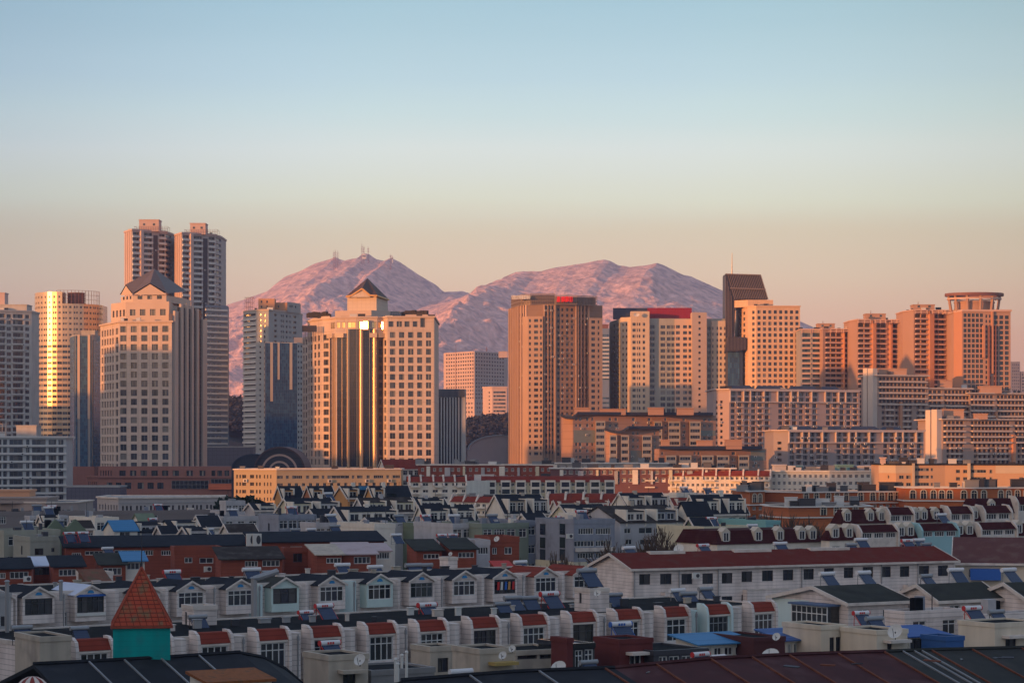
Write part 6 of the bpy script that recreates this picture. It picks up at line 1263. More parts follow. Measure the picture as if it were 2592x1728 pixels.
for k, (m_, dx) in enumerate(((REDP, .5), (WPT, .95), (BLUP, 1.5), (OCHR, 1.95), (REDP, 2.5))): a = H.a(1, 1260) - 1.6 + dx; k_ = MB(); k_.hexa([H.pt(a, -1.4, 20.6), H.pt(a + .3, -1.4, 20.6), H.pt(a + .3, -1.36, 20.6), H.pt(a, -1.36, 20.6)], [H.pt(a + .05, -1.42, 21.45), H.pt(a + .33, -1.42, 21.45), H.pt(a + .33, -1.38, 21.45), H.pt(a + .05, -1.38, 21.45)]); k_.build('laundry', m_, H.root)
H.body(); H.flat(TARR, .12, FASC)
# --- red mansard bay row
H = plan_row('red_bay_row', 'nearer pale row with small red mansard bays below the gabled row', (100, 177), (1958, 223), 15, 21.15, SID, TARR)
Hr = H
RB = [(220, SID, 'w:3'), (372, SID, 'w:3'), (524, SID, 'w:3'), (671, SID, 'w:3'), (806, SID, 'g:3'), (945, SID, 'w:3'), (1073, SID, 'w:3'), (1206, SID, 'd:4'), (1330, SID, 'w:3'), (1455, SID, 'd:2'), (1570, SID, 'w:3'), (1690, SID, 'w:2'), (1797, SIDG, 'g:3'), (1911, SID, 'w:3')]
for i, (u, wm, sty) in enumerate(RB):
    bay(H, u, 'red', 2.75, wm, sty, 21.6, 1.2)
    if i: g = 40 - i * .6; recess(H, RB[i - 1][0] + g, u - g, 21.15, True, SIDG if i in (12,) else SID)
H.body(); H.flat(TARR, .1, FASC)
for Hh, ul, zt in ((Hg, [150, 530, 645, 884, 1105, 1310], 22.1), (Hr, [300, 600, 738, 1010, 1270, 1512, 1745], 21.0)):
    for u in ul: a = Hh.a(1, u); k = MB(); k.tube(Hh.pt(a, -.98, 12), Hh.pt(a, -.98, zt), .06, 6); k.tube(Hh.pt(a, -.98, zt - .5), Hh.pt(a, -.98, zt - .15), .12, 6); k.build('drainpipe', PIPE, Hh.root)
# --- long red roofed block
H = House('red_roofed_block', 'long pale block with a broad dark red roof, right of the gabled bays', 1500, 1601, 2416, 291, 1440, SID, wmax=10.5, ang=R(26))
for u, du, v in ((1620, 23, 1451), (1673, 24, 1450), (1727, 23, 1450), (1780, 22, 1449), (1829, 22, 1448), (1879, 22, 1444), (1931, 23, 1442), (1984, 21, 1440), (2036, 21, 1438), (2088, 20, 1436), (2138, 19, 1434), (2186, 21, 1433), (2232, 20, 1432), (2280, 19, 1431), (2328, 21, 1430), (2376, 21, 1429)): H.win(1, [(u - 2, u + du + 3, v + 1, v + 28), (u - 2, u + du + 3, v + 60, v + 84)], 'd:1')
H.body(); H.gable(1.6, REDR, .5, .18, trim=FASC)
for ua, ub, m in ((1673, 1782, SID), (1880, 1984, SID), (2105, 2190, SID), (2286, 2380, SID)):
    a0, a1 = H.a(1, ua), H.a(1, ub); k = MB(); H.box(a0, a1, -1.1, 0, H.ze - 4.4, H.ze - 2.9, '', None, build=False, mb=k); o = k.build('balcony', m, H.root); k = MB(); k.ebox(Edge(H.pt(a0, -1.12, 0)[:2], H.pt(a1, -1.12, 0)[:2]), 0, a1 - a0, .0, .05, H.ze - 2.95, H.ze - 2.8); k.build('coping', FASC, o)
    E = Edge(H.pt(a0, -1.0, 0)[:2], H.pt(a1, -1.0, 0)[:2]); win_in(o, E, .1, a1 - a0 - .1, H.ze - 6.0, H.ze - 4.45, 0, 'd:5')
for u in (1605, 1718, 1817, 2028, 2230, 2322): a = H.a(1, u); k = MB(); k.tube(H.pt(a, -.14, 8), H.pt(a, -.14, H.ze - .1), .07, 6); k.build('drainpipe', PIPE, H.root)
for ua, ub in ((1690, 1780), (1905, 2000), (2100, 2200)):
    k = MB(); a0, a1 = H.a(1, ua), H.a(1, ub); H.box(a0, a1, H.W * .42, H.W * .52, H.ze + 1.3, H.ze + 1.9, '', None, build=False, mb=k); k.build('skylight_box', FASC, H.root)
HM9 = H
H = House('maroon_roofed_block', 'cream block with a dull maroon roof at the right edge under the maroon rows', 2395, 2418, 2700, 318, 1424, mat('cream_render_dim', (.62, .54, .42), .85, .05, .3, streak=.06), ang=R(-12), wmax=14)
H.win(1, [(2452, 2474, 1439, 1462), (2504, 2522, 1442, 1464), (2477, 2490, 1440, 1460)], 'w:2'); H.body(); H.gable(3.0, mat('dull_maroon_roof', (.11, .04, .035), .85, .15, .6, stain=(.14, .09, .07), samt=.6), .5, trim=FASC)
H.box(2, 6, -1.2, 0, H.ze - 2.2, H.ze - .7, 'blue_awning', BLUP)
# --- right grey roofed houses
h1 = gh('pale turquoise-ended house with a grey roof and cream eaves, lower right', 1950, 2147, 2299, 229, 1527, 1487, SID, GRNR, trim=FASC, name='grey_roofed_house', over=.45) if 0 else None
def greyhouse(label, u0, u1, u2, D, ve, rh, wins, endm=None):
    H = House('grey_roofed_house', label, u0, u1, u2, D, ve, SID, wmax=13, group='grey roofed houses with cream eaves'); H.win(1, wins, 'w:1')
    H.body(); H.gable(rh * .68, GRNR, .45, .2, trim=FASC, ridge=.42)
    if endm: k = MB(); k.ebox(H.E[0], .02, H.E[0].L * .5, .01, .04, 10, H.ze); k.build('painted_end', endm, H.root)
    return H
H = greyhouse('grey-roofed house with a pale turquoise end wall and glazed sunroom, lower right', 1955, 2147, 2299, 229, 1528, 1.9, [(2172, 2198, 1541, 1554), (2235, 2258, 1540, 1562)], SIDG)
E = H.E[0]; a = H.a(0, 2035); b = H.a(0, 2125); k = MB(); k.ebox(E, a, b, .05, 1.5, H.ze - 3.6, H.ze - .3); o = k.build('sunroom', G_NEAR, H.root)
k = MB(); k.ebox(E, a - .15, b + .2, 0, 1.9, H.ze - .28, H.ze - .1); k.build('sunroom_roof', mat('faded_blue_roof', (.09, .14, .24), .6, .1, 1), o); k = MB()
for i in range(8): x = a + (b - a) * i / 7; k.ebox(E, x - .05, x + .05, 1.48, 1.56, H.ze - 3.6, H.ze - .3)
for z in (H.ze - 3.6, H.ze - 1.1, H.ze - .42): k.ebox(E, a, b, 1.485, 1.565, z, z + .09)
k.build('sunroom_frame', M_WF, o)
greyhouse('grey-roofed house in the middle of the three lower right ones, with a cluttered terrace', 2262, 2376, 2527, 231, 1520, 1.9, [(2404, 2430, 1531, 1558), (2463, 2488, 1532, 1542)])
greyhouse('grey-roofed house cut off by the right edge, with a blue awning', 2478, 2600, 2760, 232, 1516, 1.9, [])
fh('light siding wall with a terrace below the middle grey roof', 2240, 2290, 2440, 218, 1560, SID, 0, 2, par=.5)
fh('pale lower wall under the right grey roof', 2440, 2480, 2700, 216, 1562, SID, 1, 3, par=.3, gapm=1.5)
# --- nearer flats, huts and sheds
def hut(label, u0, u1, u2, D, ve, wm, zb=0, roofm=TARR, wins=(), par=.12, cop=None, wmax=6, cat='roof hut', sty='d:0', slab=None, name='roof_hut', ang=None, wins0=()):
    H = House(name, label, u0, u1, u2, D, ve, wm, wmax=wmax, cat=cat, ang=ang)
    H.win(1, wins, sty); H.win(0, wins0, sty); H.body(zb=zb); H.flat(roofm, par, cop or wm)
    if slab: a0, a1, z = H.a(1, slab[0]), H.a(1, slab[1]), H.zat(1, 2, slab[2]); k = MB(); H.box(a0, a1, -.9, 0, z - .22, z, '', None, build=False, mb=k); k.build('canopy_slab', slab[3] if len(slab) > 3 else TANC, H.root)
    return H
hut('small white sided hut with a satellite dish on the red bay row roof', 1454, 1493, 1542, 213, 1492, SID, 19.5, wins0=[(1466, 1472, 1500, 1526)], cop=FASC)
hut('low white sided hut with a doorway on the roof left of centre', 461, 490, 549, 197, 1536, SID, 19.5, wins0=[(468, 473, 1548, 1580)], cop=FASC)
hut('hut with a rusty patched roof panel behind the gabled bays, left', 193, 222, 286, 246, 1450, SID, 19.5, RUSTR, cop=FASC)
k = House('rusty_roof_panel', 'slanted rusty roof sheet beside the hut left of the red spire', 215, 225, 287, 243, 1483, RUSTR, cat='roof sheet', wmax=3); k.body(zb=19.5); k.mono(1.4, RUSTR, .1)
hut('white sided hut beside the bright red sheet', 1113, 1135, 1158, 268, 1412, SID, 19.5, cop=FASC)
hut('tan flat block with a stone side wall at the left end of the red bays', 38, 101, 180, 171, 1615, TANC, 0, wins=[(114, 122, 1652, 1678), (127, 135, 1652, 1678)], wmax=9, name='flat_block', cat='house')
hut('grey slab block rising at the far left edge', -80, -40, 28, 200, 1505, CONCD, 0, wmax=9, name='flat_block', cat='house', wins=[(2, 12, 1559, 1584), (2, 12, 1620, 1650)])
hut('concrete stair house with a canopy and satellite dish, bottom centre-left', 768, 832, 932, 158, 1662, TANC, 0, slab=(854, 916, 1692), wins=[(868, 900, 1700, 1740)], wmax=7)
hut('low concrete parapet roof between the two stair houses', 925, 940, 1100, 160, 1700, mat('grey_concrete', (.24, .235, .23), .9, .1, .5, streak=.15), 0, wmax=5, name='flat_block', cat='house')
hut('stair house with a black doorway left of the green-doored one', 1040, 1089, 1160, 172, 1640, TANC, 0, wins=[(1108, 1135, 1664, 1700)], wmax=6)
hut('tan stair house with a green door and yellow lintel, bottom centre', 1145, 1215, 1303, 164, 1646, TANC, 0, wins=[], slab=(1236, 1297, 1672, mat('yellow_lintel', (.42, .30, .10), .8, .1)), wmax=8)
H = hut('low wall of stained concrete below the red bays, centre', 1300, 1306, 1440, 176, 1650, TANC, 0, wins=[(1310, 1360, 1655, 1667), (1366, 1396, 1655, 1666)], wmax=5, name='flat_block', cat='house')
H = hut('deep red box house with a blue solar heater on its roof, bottom right of centre', 1504, 1568, 1652, 178, 1621, MARW, 0, wins=[(1594, 1623, 1655, 1684)], sty='w:1', wmax=8, name='maroon_house', cat='house', slab=(1584, 1632, 1647, FASC))
hut('glass and white framed porch left of the deep red box house', 1445, 1452, 1505, 176, 1632, G_NEAR, 0, roofm=GRYL, wins=[(1456, 1476, 1644, 1694), (1480, 1503, 1642, 1690)], sty='w:1', wmax=5, name='glass_porch', cat='porch')
hut('dark red wall with a slanted white parapet, left of the glass porch', 1395, 1436, 1450, 174, 1618, MARW, 0, wmax=5, name='maroon_wall', cat='wall')
H = hut('long shaded pergola of dark glass right of the deep red house', 1640, 1655, 1790, 178, 1650, METD, 0, wins=[(1668, 1690, 1660, 1692), (1694, 1720, 1659, 1690), (1726, 1752, 1658, 1688), (1757, 1785, 1658, 1686)], sty='w:1', wmax=6, name='pergola', cat='pergola')
def shed(label, u0, u1, u2, D, ve, rise, m, wm, wins, sty='w:1', wmax=3.2, name='blue_roofed_shed'):
    H = House(name, label, u0, u1, u2, D, ve, wm, wmax=wmax, cat='shed'); H.win(1, wins, sty); H.body(); H.mono(rise, m, .5, .1); return H
shed('shed with a broad bright blue sloping roof, right of the pergola', 1705, 1770, 1905, 186, 1630, .42, BLUR, WHTW, [(1776, 1800, 1638, 1662), (1808, 1828, 1637, 1660), (1834, 1856, 1636, 1658), (1862, 1880, 1636, 1657)])
shed('shed with a dark blue corrugated roof and glazed front', 1962, 1990, 2090, 192, 1619, .5, mat('dark_blue_corrugated', (.035, .09, .25), .6, .15, 1, lines=.25, lw=.05, lcol=1.5), WHTW, [(1994, 2004, 1628, 1658), (2010, 2024, 1627, 1657), (2030, 2046, 1626, 1656), (2052, 2066, 1625, 1655)])
hut('dark maroon box with an outside stair between the two blue roofs', 1896, 1908, 1987, 186, 1617, mat('dark_maroon_wall', (.085, .028, .028), .85, .1), 0, wins=[(1940, 1958, 1640, 1662)], wmax=6, name='maroon_house', cat='house')
H = hut('cream stair house with a large satellite dish, lower right', 2128, 2219, 2297, 187, 1598, mat('cream_plaster', (.62, .54, .42), .85, .08, .4, streak=.12), 0, wins=[(2246, 2258, 1622, 1658)], slab=(2236, 2290, 1617, FASC), wmax=9)
hut('plain cream wall with two tall windows left of the dish stair house', 2060, 2078, 2140, 190, 1586, MATS['cream_plaster'], 0, wins=[(2100, 2112, 1612, 1652), (2116, 2128, 1611, 1651)], wmax=5, name='flat_block', cat='house')
shed('shed under a bright royal blue roof with a dark open front', 2290, 2302, 2392, 191, 1610, .42, mat('royal_blue_roof', (.02, .085, .30), .6, .08, .8), WHTW, [(2304, 2366, 1615, 1650)], 'd:3')
hut('small plain blue storage box beside the royal blue roof', 2388, 2396, 2440, 187, 1614, mat('blue_box', (.03, .10, .28), .6, .08), 0, wmax=3, name='storage_box', cat='box')
H = hut('cream stair house at the right edge with a red and white solar heater', 2425, 2518, 2640, 196, 1580, MATS['cream_plaster'], 0, wins=[(2545, 2572, 1616, 1640)], slab=(2536, 2600, 1606, FASC), wmax=10)
k = MB(); 
# --- nearest roofs along the bottom
def near_roof(name, label, pts, D0, D1, z1, m, ribs, ribm, thick=.25):
    """pts = (u, v) along the ridge from left to right; roof falls towards the viewer"""
    r = thing(name, label, 'roof', (PX(pts[0][0], D0), D0, 0)); o = r.location; top = []; bot = []
    for i, (u, v) in enumerate(pts):
        f = i / (len(pts) - 1); D = D0 + (D1 - D0) * f; z = PZ(v, D); top.append(Vector((PX(u, D) - o.x, D - o.y, z))); bot.append(top[-1] + Vector((math.sin(TH), -math.cos(TH), 0)) * 8 + Vector((0, 0, -z1)))
    mb = MB()
    for i in range(len(pts) - 1):
        a, b, c, d = top[i], top[i + 1], bot[i + 1], bot[i]; dn = Vector((0, 0, -thick)); mb.hexa([d + dn, c + dn, b + dn, a + dn], [d, c, b, a])
        bk = Vector((-math.sin(TH), math.cos(TH), 0)) * 7 + Vector((0, 0, -2)); mb.hexa([a + dn, b + dn, b + bk, a + bk], [a, b, b + bk - dn, a + bk - dn])
    mb.build('roof_slope', m, r); w_ = MB()
    for i in range(len(pts) - 1):
        q = [bot[i] * 1, bot[i + 1] * 1, top[i + 1] * 1, top[i] * 1]; q = [Vector((p.x, p.y, 0)) for p in q]; q[0] -= (q[0] - q[3]) * .07; q[1] -= (q[1] - q[2]) * .07; zt = min(bot[i].z, bot[i + 1].z) - .3; w_.hexa(q, [Vector((p.x, p.y, zt)) for p in q])
    w_.build('wall', WHTW, r)
    f_ = MB()
    for i in range(len(pts) - 1): a, b = bot[i], bot[i + 1]; n = Vector((math.sin(TH), -math.cos(TH), 0)) * .08; f_.hexa([a - Vector((0, 0, .4)) + n, b - Vector((0, 0, .4)) + n, b - Vector((0, 0, .4)), a - Vector((0, 0, .4))], [a + n + Vector((0, 0, .04)), b + n + Vector((0, 0, .04)), b + Vector((0, 0, .04)), a + Vector((0, 0, .04))])
    f_.build('fascia', FASC, r)
    for fr, rm in ribs:
        i = min(int(fr * (len(pts) - 1)), len(pts) - 2); g = fr * (len(pts) - 1) - i; a = top[i].lerp(top[i + 1], g); b = bot[i].lerp(bot[i + 1], g); k = MB(); up = Vector((0, 0, .09)); k.tube(a + up * .6, b + up * .6, .07, 4); k.build('roof_seam', rm, r)
    k = MB()
    for i in range(len(pts) - 1): k.tube(top[i] + Vector((0, 0, .05)), top[i + 1] + Vector((0, 0, .05)), .14, 5)
    k.build('ridge_cap', m, r)
    return r
NR1 = mat('black_felt_roof', (.012, .014, .019), .85, .2, .6, stain=(.028, .03, .034), sscale=.7, samt=.6, streak=.1)
NR2 = mat('near_maroon_roof', (.055, .012, .013), .8, .15, .6, stain=(.11, .05, .05), sscale=.5, samt=.45, streak=.12)
NR3 = mat('near_green_grey_roof', (.026, .028, .026), .9, .12, .6, stain=(.05, .046, .042), sscale=.5, samt=.5, streak=.1)
RUST = mat('rust_seam', (.17, .06, .035), .9, .25, 2)
near_roof('felt_roof', 'black felt roof at the bottom left with the turquoise spire tower on it', [(84, 1681), (250, 1673), (430, 1663), (608, 1651)], 146, 152, 2.2, NR1, [(.28, PIPE), (.45, PIPE), (.62, PIPE), (.8, PIPE)], None)
near_roof('felt_roof', 'second black felt roof sloping down right of the turquoise tower', [(600, 1652), (665, 1664), (720, 1692), (775, 1740)], 154, 158, 2.2, NR1, [], None)
near_roof('felt_roof', 'black and grey felt roof along the bottom centre', [(1015, 1722), (1300, 1700), (1555, 1690)], 136, 141, 2.2, NR1, [(.3, PIPE), (.62, PIPE), (.95, RUST)], None)
near_roof('maroon_roof', 'long faded maroon roof with rusty seams along the bottom right', [(1555, 1690), (1800, 1667), (2000, 1657), (2240, 1649)], 141, 152, 2.4, NR2, [(.14, RUST), (.33, RUST), (.5, RUST), (.66, RUST), (.83, RUST), (.995, RUST)], None)
near_roof('grey_roof', 'grey-green roof with rusty seams in the bottom right corner', [(2240, 1649), (2400, 1644), (2640, 1638)], 152, 160, 2.4, NR3, [(.13, PIPE), (.22, PIPE), (.28, PIPE), (.36, RUST), (.62, RUST), (.88, RUST)], None)
H = House('rust_shed', 'small shed with rusty corrugated roof tucked under the bottom left felt roof', 505, 528, 688, 132, 1731, WHTW, wmax=2.6, cat='shed'); H.body(); H.mono(.35, mat('rusty_corrugated', (.26, .09, .03), .9, .3, 2, stain=(.08, .05, .03), sscale=2, samt=.7), .2)
# turquoise tower with the red pyramid
Dt = 149; x0, x1, z1 = PX(286, Dt), PX(428, Dt), PZ(1586, Dt)
r = thing('spire_tower', 'turquoise block tower with a steep orange-red tiled pyramid roof, bottom left', 'tower', ((x0 + x1) / 2, Dt, 0)); wd = (x1 - x0) / math.cos(R(12)); q0 = Vector((x0 - (x0 + x1) / 2, 0)); dd = Vector((math.cos(R(9)), math.sin(R(9)))); ee = Vector((-dd.y, dd.x)); wd = wd * .99
sq = [q0, q0 + dd * wd, q0 + dd * wd + ee * wd, q0 + ee * wd]; mb = MB(); mb.prism([tuple(p) for p in sq], z1 - 6, z1); mb.build('turquoise_wall', TEAL, r)
sq2 = offset([tuple(p) for p in sq], .1); c = sum((Vector(p) for p in sq2), Vector((0, 0))) / 4; mb = MB(); zt = PZ(1436, Dt + 1.8)
for k in range(4): a, b = sq2[k], sq2[(k + 1) % 4]; mb.face([(*a, z1), (*b, z1), (c.x, c.y, zt)])
mb.face([(*p, z1) for p in sq2][::-1]); mb.build('pyramid_roof', PYR, r)
mb = MB()
for p in sq2: mb.tube((*p, z1 + .03), (c.x, c.y, zt + .03), .07, 5)
mb.build('hip_tiles', mat('hip_tile', (.34, .07, .04), .8, .1), r); mb = MB(); mb.tube((c.x, c.y, zt - .1), (c.x, c.y, zt + 2.0), .035, 5); mb.build('finial_rod', METD, r)
mb = MB(); mb.ring([tuple(p) for p in sq], .16, -.02, z1 - .1, z1 + .03); mb.build('eave_board', mat('rust_eave', (.30, .07, .04), .8, .2, 2), r)
mb = MB(); p = Vector((PX(82, 140), 140, PZ(1738, 140))); r2 = thing('striped_dome', 'tip of a red and cream striped dome in the bottom left corner', 'dome', (p.x, p.y, 0)); n = 16
for j in range(5):
    for k in range(n):
        P_ = lambda j, k: (1.05 * math.cos(j * math.pi / 10) * math.cos(2 * math.pi * k / n), 1.05 * math.cos(j * math.pi / 10) * math.sin(2 * math.pi * k / n), p.z - .35 + 1.0 * math.sin(j * math.pi / 10)); mb.face([P_(j, k), P_(j, k + 1), P_(j + 1, k + 1), P_(j + 1, k)], k % 2)
mb.prism([(.98 * math.cos(2 * math.pi * k / n), .98 * math.sin(2 * math.pi * k / n)) for k in range(n)], p.z - 6, p.z - .35, 0); mb.build('dome', [mat('dome_red', (.25, .04, .03), .7, .1), FASC], r2)

# ===== solar water heaters =====
def copy_thing(src, label, loc, rz, s=1):
    c = src.copy(); C.objects.link(c); c.location = loc; c.rotation_euler = (0, 0, rz); c.scale = (s, s, s); c['label'] = label
    for ch in src.children:
        d = ch.copy(); C.objects.link(d); d.parent = c
        for g in ch.children: h = g.copy(); C.objects.link(h); h.parent = d
    return c
def heater_proto(tankm, capm, framem):
    r = thing('solar_water_heater', 'solar water heater', 'solar heater', (0, 0, 0), 'solar water heaters on the roofs')
    mb = MB(); mb.tube((-.85, .45, 1.45), (.85, .45, 1.45), .21, 12); mb.build('tank', tankm, r)
    mb = MB(); mb.tube((-.93, .45, 1.45), (-.85, .45, 1.45), .22, 12); mb.tube((.85, .45, 1.45), (.93, .45, 1.45), .22, 12); mb.build('tank_cap', capm, r)
    mb = MB(); mb.hexa([(-.72, -.85, .12), (.72, -.85, .12), (.72, .42, 1.3), (-.72, .42, 1.3)], [(-.72, -.88, .18), (.72, -.88, .18), (.72, .39, 1.36), (-.72, .39, 1.36)]); p = mb.build('collector_panel', PANEL, r)
    if capm in (REDP, BLUP): mb = MB(); [mb.box(-.32 + .22 * k, -.16 + .22 * k, .225, .235, 1.36, 1.54) for k in range(3)]; mb.build('tank_label', capm, r)
    mb = MB()
    for x in (-.78, .78): mb.tube((x, -.9, .1), (x, .45, 1.28), .035, 4); mb.tube((x, .45, 1.28), (x, .5, 0), .035, 4); mb.tube((x, -.85, 0), (x, -.9, .12), .03, 4); mb.tube((x, -.85, .05), (x, .5, .05), .025, 4)
    mb.tube((-.78, .5, .3), (.78, .5, .3), .025, 4); mb.build('frame', framem, r); return r
PROT = {'w': heater_proto(TANK, TANK, PIPE), 'r': heater_proto(TANK, REDP, REDP), 'g': heater_proto(PIPE, PIPE, METD), 'b': heater_proto(TANK, BLUP, BLUP)}
NAMEC = {'w': 'white', 'r': 'red-ended white', 'g': 'dull grey', 'b': 'blue-ended white'}
def roof_heaters(place, items):
    cnt = {}
    for k, u, v, D, s in sorted(items, key=lambda q: q[1]): cnt.setdefault(k, []).append((u, v, D, s))
    for k, L in cnt.items():
        for i, (u, v, D, s) in enumerate(L):
            z = PZ(v, D) - 1.45 * s; src = PROT[k]; lab = f"{NAMEC[k]} solar water heater {place}" + (f", {ordinal(i)} from left" if len(L) > 1 else '')
            loc = (PX(u, D), D, z); rz = TH + rng.uniform(-.12, .12) + .05
            if src.get('used'): copy_thing(src, lab, loc, rz, s)
            else: src.location = loc; src.rotation_euler = (0, 0, rz); src.scale = (s, s, s); src['label'] = lab; src['used'] = 1
roof_heaters('above the left red brick roofs', [('r', 178, 1349, 352, 1), ('r', 212, 1348, 352, 1), ('w', 276, 1387, 345, 1), ('r', 390, 1313, 420, 1), ('w', 531, 1339, 400, 1), ('w', 576, 1339, 400, 1)])
roof_heaters('over the middle red brick roofs', [('w', 791, 1339, 366, .95), ('g', 850, 1331, 366, 1), ('w', 921, 1358, 362, .9), ('w', 1006, 1353, 360, 1), ('r', 1122, 1354, 364, 1), ('r', 1149, 1353, 366, 1), ('g', 750, 1340, 372, .9)])
roof_heaters('on the dark roof behind the gabled bays', [('r', 440, 1447, 246, 1.1), ('w', 641, 1441, 250, 1.1), ('g', 688, 1448, 248, 1), ('w', 871, 1429, 262, 1), ('w', 954, 1434, 262, 1), ('g', 1052, 1430, 268, 1.15), ('g', 1080, 1430, 269, 1.15), ('w', 1323, 1422, 278, 1)])
roof_heaters('on the roof behind the red bays', [('g', 505, 1561, 195, .9), ('r', 780, 1549, 204, .85), ('r', 827, 1533, 205, 1), ('r', 1089, 1531, 211, 1.1), ('g', 1277, 1528, 213, .9), ('g', 1304, 1513, 216, 1), ('g', 1345, 1513, 217, 1), ('r', 1399, 1503, 219, 1.15), ('g', 1559, 1505, 221, 1), ('w', 1722, 1494, 229, 1), ('g', 1748, 1502, 228, 1), ('g', 1793, 1490, 231, .95), ('g', 205, 1590, 182, .8), ('g', 60, 1588, 178, .9)])
roof_heaters('on the long dark red roof', [('w', 1598, 1386, 300, 1.1), ('r', 1786, 1380, 303, 1.1), ('w', 1980, 1375, 310, 1.1), ('g', 2160, 1378, 316, 1), ('w', 2185, 1365, 318, 1.1), ('r', 2302, 1368, 322, 1.1), ('w', 2332, 1366, 324, 1.1), ('g', 2350, 1376, 323, 1)])
roof_heaters('on the grey-green roofs at lower right', [('w', 2101, 1452, 240, 1.05), ('w', 2194, 1449, 242, 1.05), ('g', 2352, 1457, 244, 1), ('w', 2426, 1442, 246, 1.05), ('w', 2562, 1442, 244, 1.1)])
roof_heaters('on the flat roofs at bottom centre', [('r', 842, 1627, 163, .9), ('w', 1175, 1700, 150, .9), ('b', 1579, 1580, 184, 1.05), ('g', 1498, 1676, 150, .75), ('r', 1783, 1656, 150, .8), ('w', 1824, 1661, 150, .6)])
roof_heaters('on the cream stair houses at lower right', [('r', 2187, 1551, 198, .9), ('g', 2221, 1565, 196, .95), ('r', 2470, 1539, 204, 1.05), ('g', 2530, 1548, 203, .95)])
roof_heaters('among the grey and white gables', [('g', 1493, 1444, 216, 1.1), ('r', 1299, 1314, 400, 1), ('r', 1424, 1308, 402, 1.1), ('w', 1472, 1304, 402, 1.1), ('w', 1909, 1329, 350, 1), ('w', 834, 1248, 470, 1.1), ('g', 1080, 1236, 610, 1)])
roof_heaters('on the maroon and orange terraces', [('w', 2134, 1296, 385, 1.1), ('w', 2024, 1275, 440, 1.1), ('w', 2350, 1298, 395, 1.1), ('g', 2270, 1286, 400, 1.1), ('w', 2388, 1302, 380, 1.1)])

for j, H in enumerate(sorted([h for h in SPOTS if h.L > 5 and h.o.y > 330], key=lambda h: (h.o.x + h.d.x * h.L * .5) / h.o.y)):
    v = H.d * (H.L * .55) + H.e * (H.W * .35) + H.o; k = 'wgr'[j % 3]; lab = f"{NAMEC[k]} solar water heater on a middle-town flat roof, {ordinal(j // 3 % 14)} such from left"
    copy_thing(PROT[k], lab, (v.x, v.y, H.ze), TH + rng.uniform(-.2, .2), 1.1)
for j in range(9):
    u = rng.uniform(1600, 2560); D = 139 + (u - 1555) / 1000 * 14; o = MB(); a = rng.uniform(.2, .7); b = rng.uniform(.05, .12); o.box(-a, a, -b, b, 0, .06); t = o.build('loose_board', rng.choice([METD, RUST, METD])); t.location = (PX(u, D), D - 1.2, PZ(1690 - (u - 1555) * .04, D) - .42 + .18); t.rotation_euler = (R(-16), 0, rng.uniform(0, 3)); tag(t, 'loose weathered board lying on the bottom right roofs', 'board', 'loose boards on the near roofs')
# ===== dishes, air conditioners, pipes =====
def dish(label, u, v, D, r_, az=-.5, tilt=.5, m=None):
    t = thing('satellite_dish', label, 'satellite dish', (PX(u, D), D, PZ(v, D) - r_ * 1.1), 'satellite dishes', az); mb = MB(); n = 14
    pt = lambda j, k: Vector((r_ * j / 3 * math.cos(2 * math.pi * k / n), -.0 - .28 * r_ * (1 - (j / 3) ** 2) * -1, r_ * j / 3 * math.sin(2 * math.pi * k / n)))
    rot = lambda p: (p.x, p.y * math.cos(tilt) - p.z * -math.sin(tilt), p.z * math.cos(tilt) + r_ * 1.1 - p.y * math.sin(tilt))
    for j in range(3):
        for k in range(n):
            a, b, c, d = pt(j, k), pt(j, k + 1), pt(j + 1, k + 1), pt(j + 1, k)
            mb.face([rot(a), rot(d), rot(c), rot(b)] if j else [rot(a), rot(d), rot(c)])
    mb.build('reflector', m or WPT, t); mb = MB(); mb.tube((0, .15 * r_, 0), (0, .15 * r_, r_), .04, 5); mb.tube(rot(Vector((0, .2 * r_, -r_ * .9))), rot(Vector((0, -.75 * r_, 0))), .02, 4); mb.build('mount', METD, t)
for a in (('white satellite dish on the canopy of the bottom left-centre stair house', 910, 1668, 155, .42), ('round dish on the tan wall right of the green door', 1296, 1640, 162, .26), ('dish on the yellow lintel above the green door', 1272, 1657, 161, .3), ('small dish on the white sided hut', 1512, 1499, 210, .34),
          ('large white dish at the bottom edge, centre right', 1413, 1688, 150, .52, -.5, .7), ('wide pale dish half hidden by the bottom felt roof', 1333, 1706, 148, .48, -.5, .9), ('largest dish, cream, on the lower right stair house', 2265, 1596, 186, .62, -.6, .5), ('big beige dish on the ridge of the long dark red roof', 1718, 1388, 303, .7, -.5, .6),
          ('tiny dish between blue roofs on the maroon box', 1965, 1610, 184, .33), ('little white dish on the red brick wall above the red sheet', 1140, 1401, 320, .3), ('dish on the green-grey corner wall above the red brick cube', 1257, 1363, 326, .42), ('dish on the white house left of the pergola', 1950, 1655, 160, .6, -.4, .9)): dish(*a)
def acproto():
    t = thing('air_conditioner', 'air conditioner', 'air conditioner', (0, 0, 0), 'outdoor air conditioners'); mb = MB(); mb.box(-.4, .4, -.15, .15, 0, .55); mb.build('case', WPT, t); mb = MB(); mb.tube((.12, -.152, .28), (.12, -.17, .28), .2, 12); mb.build('fan_grille', METD, t); mb = MB(); mb.box(-.35, -.31, -.1, .4, -.06, -.01); mb.box(.31, .35, -.1, .4, -.06, -.01); mb.build('bracket', PIPE, t); return t
AC = acproto()
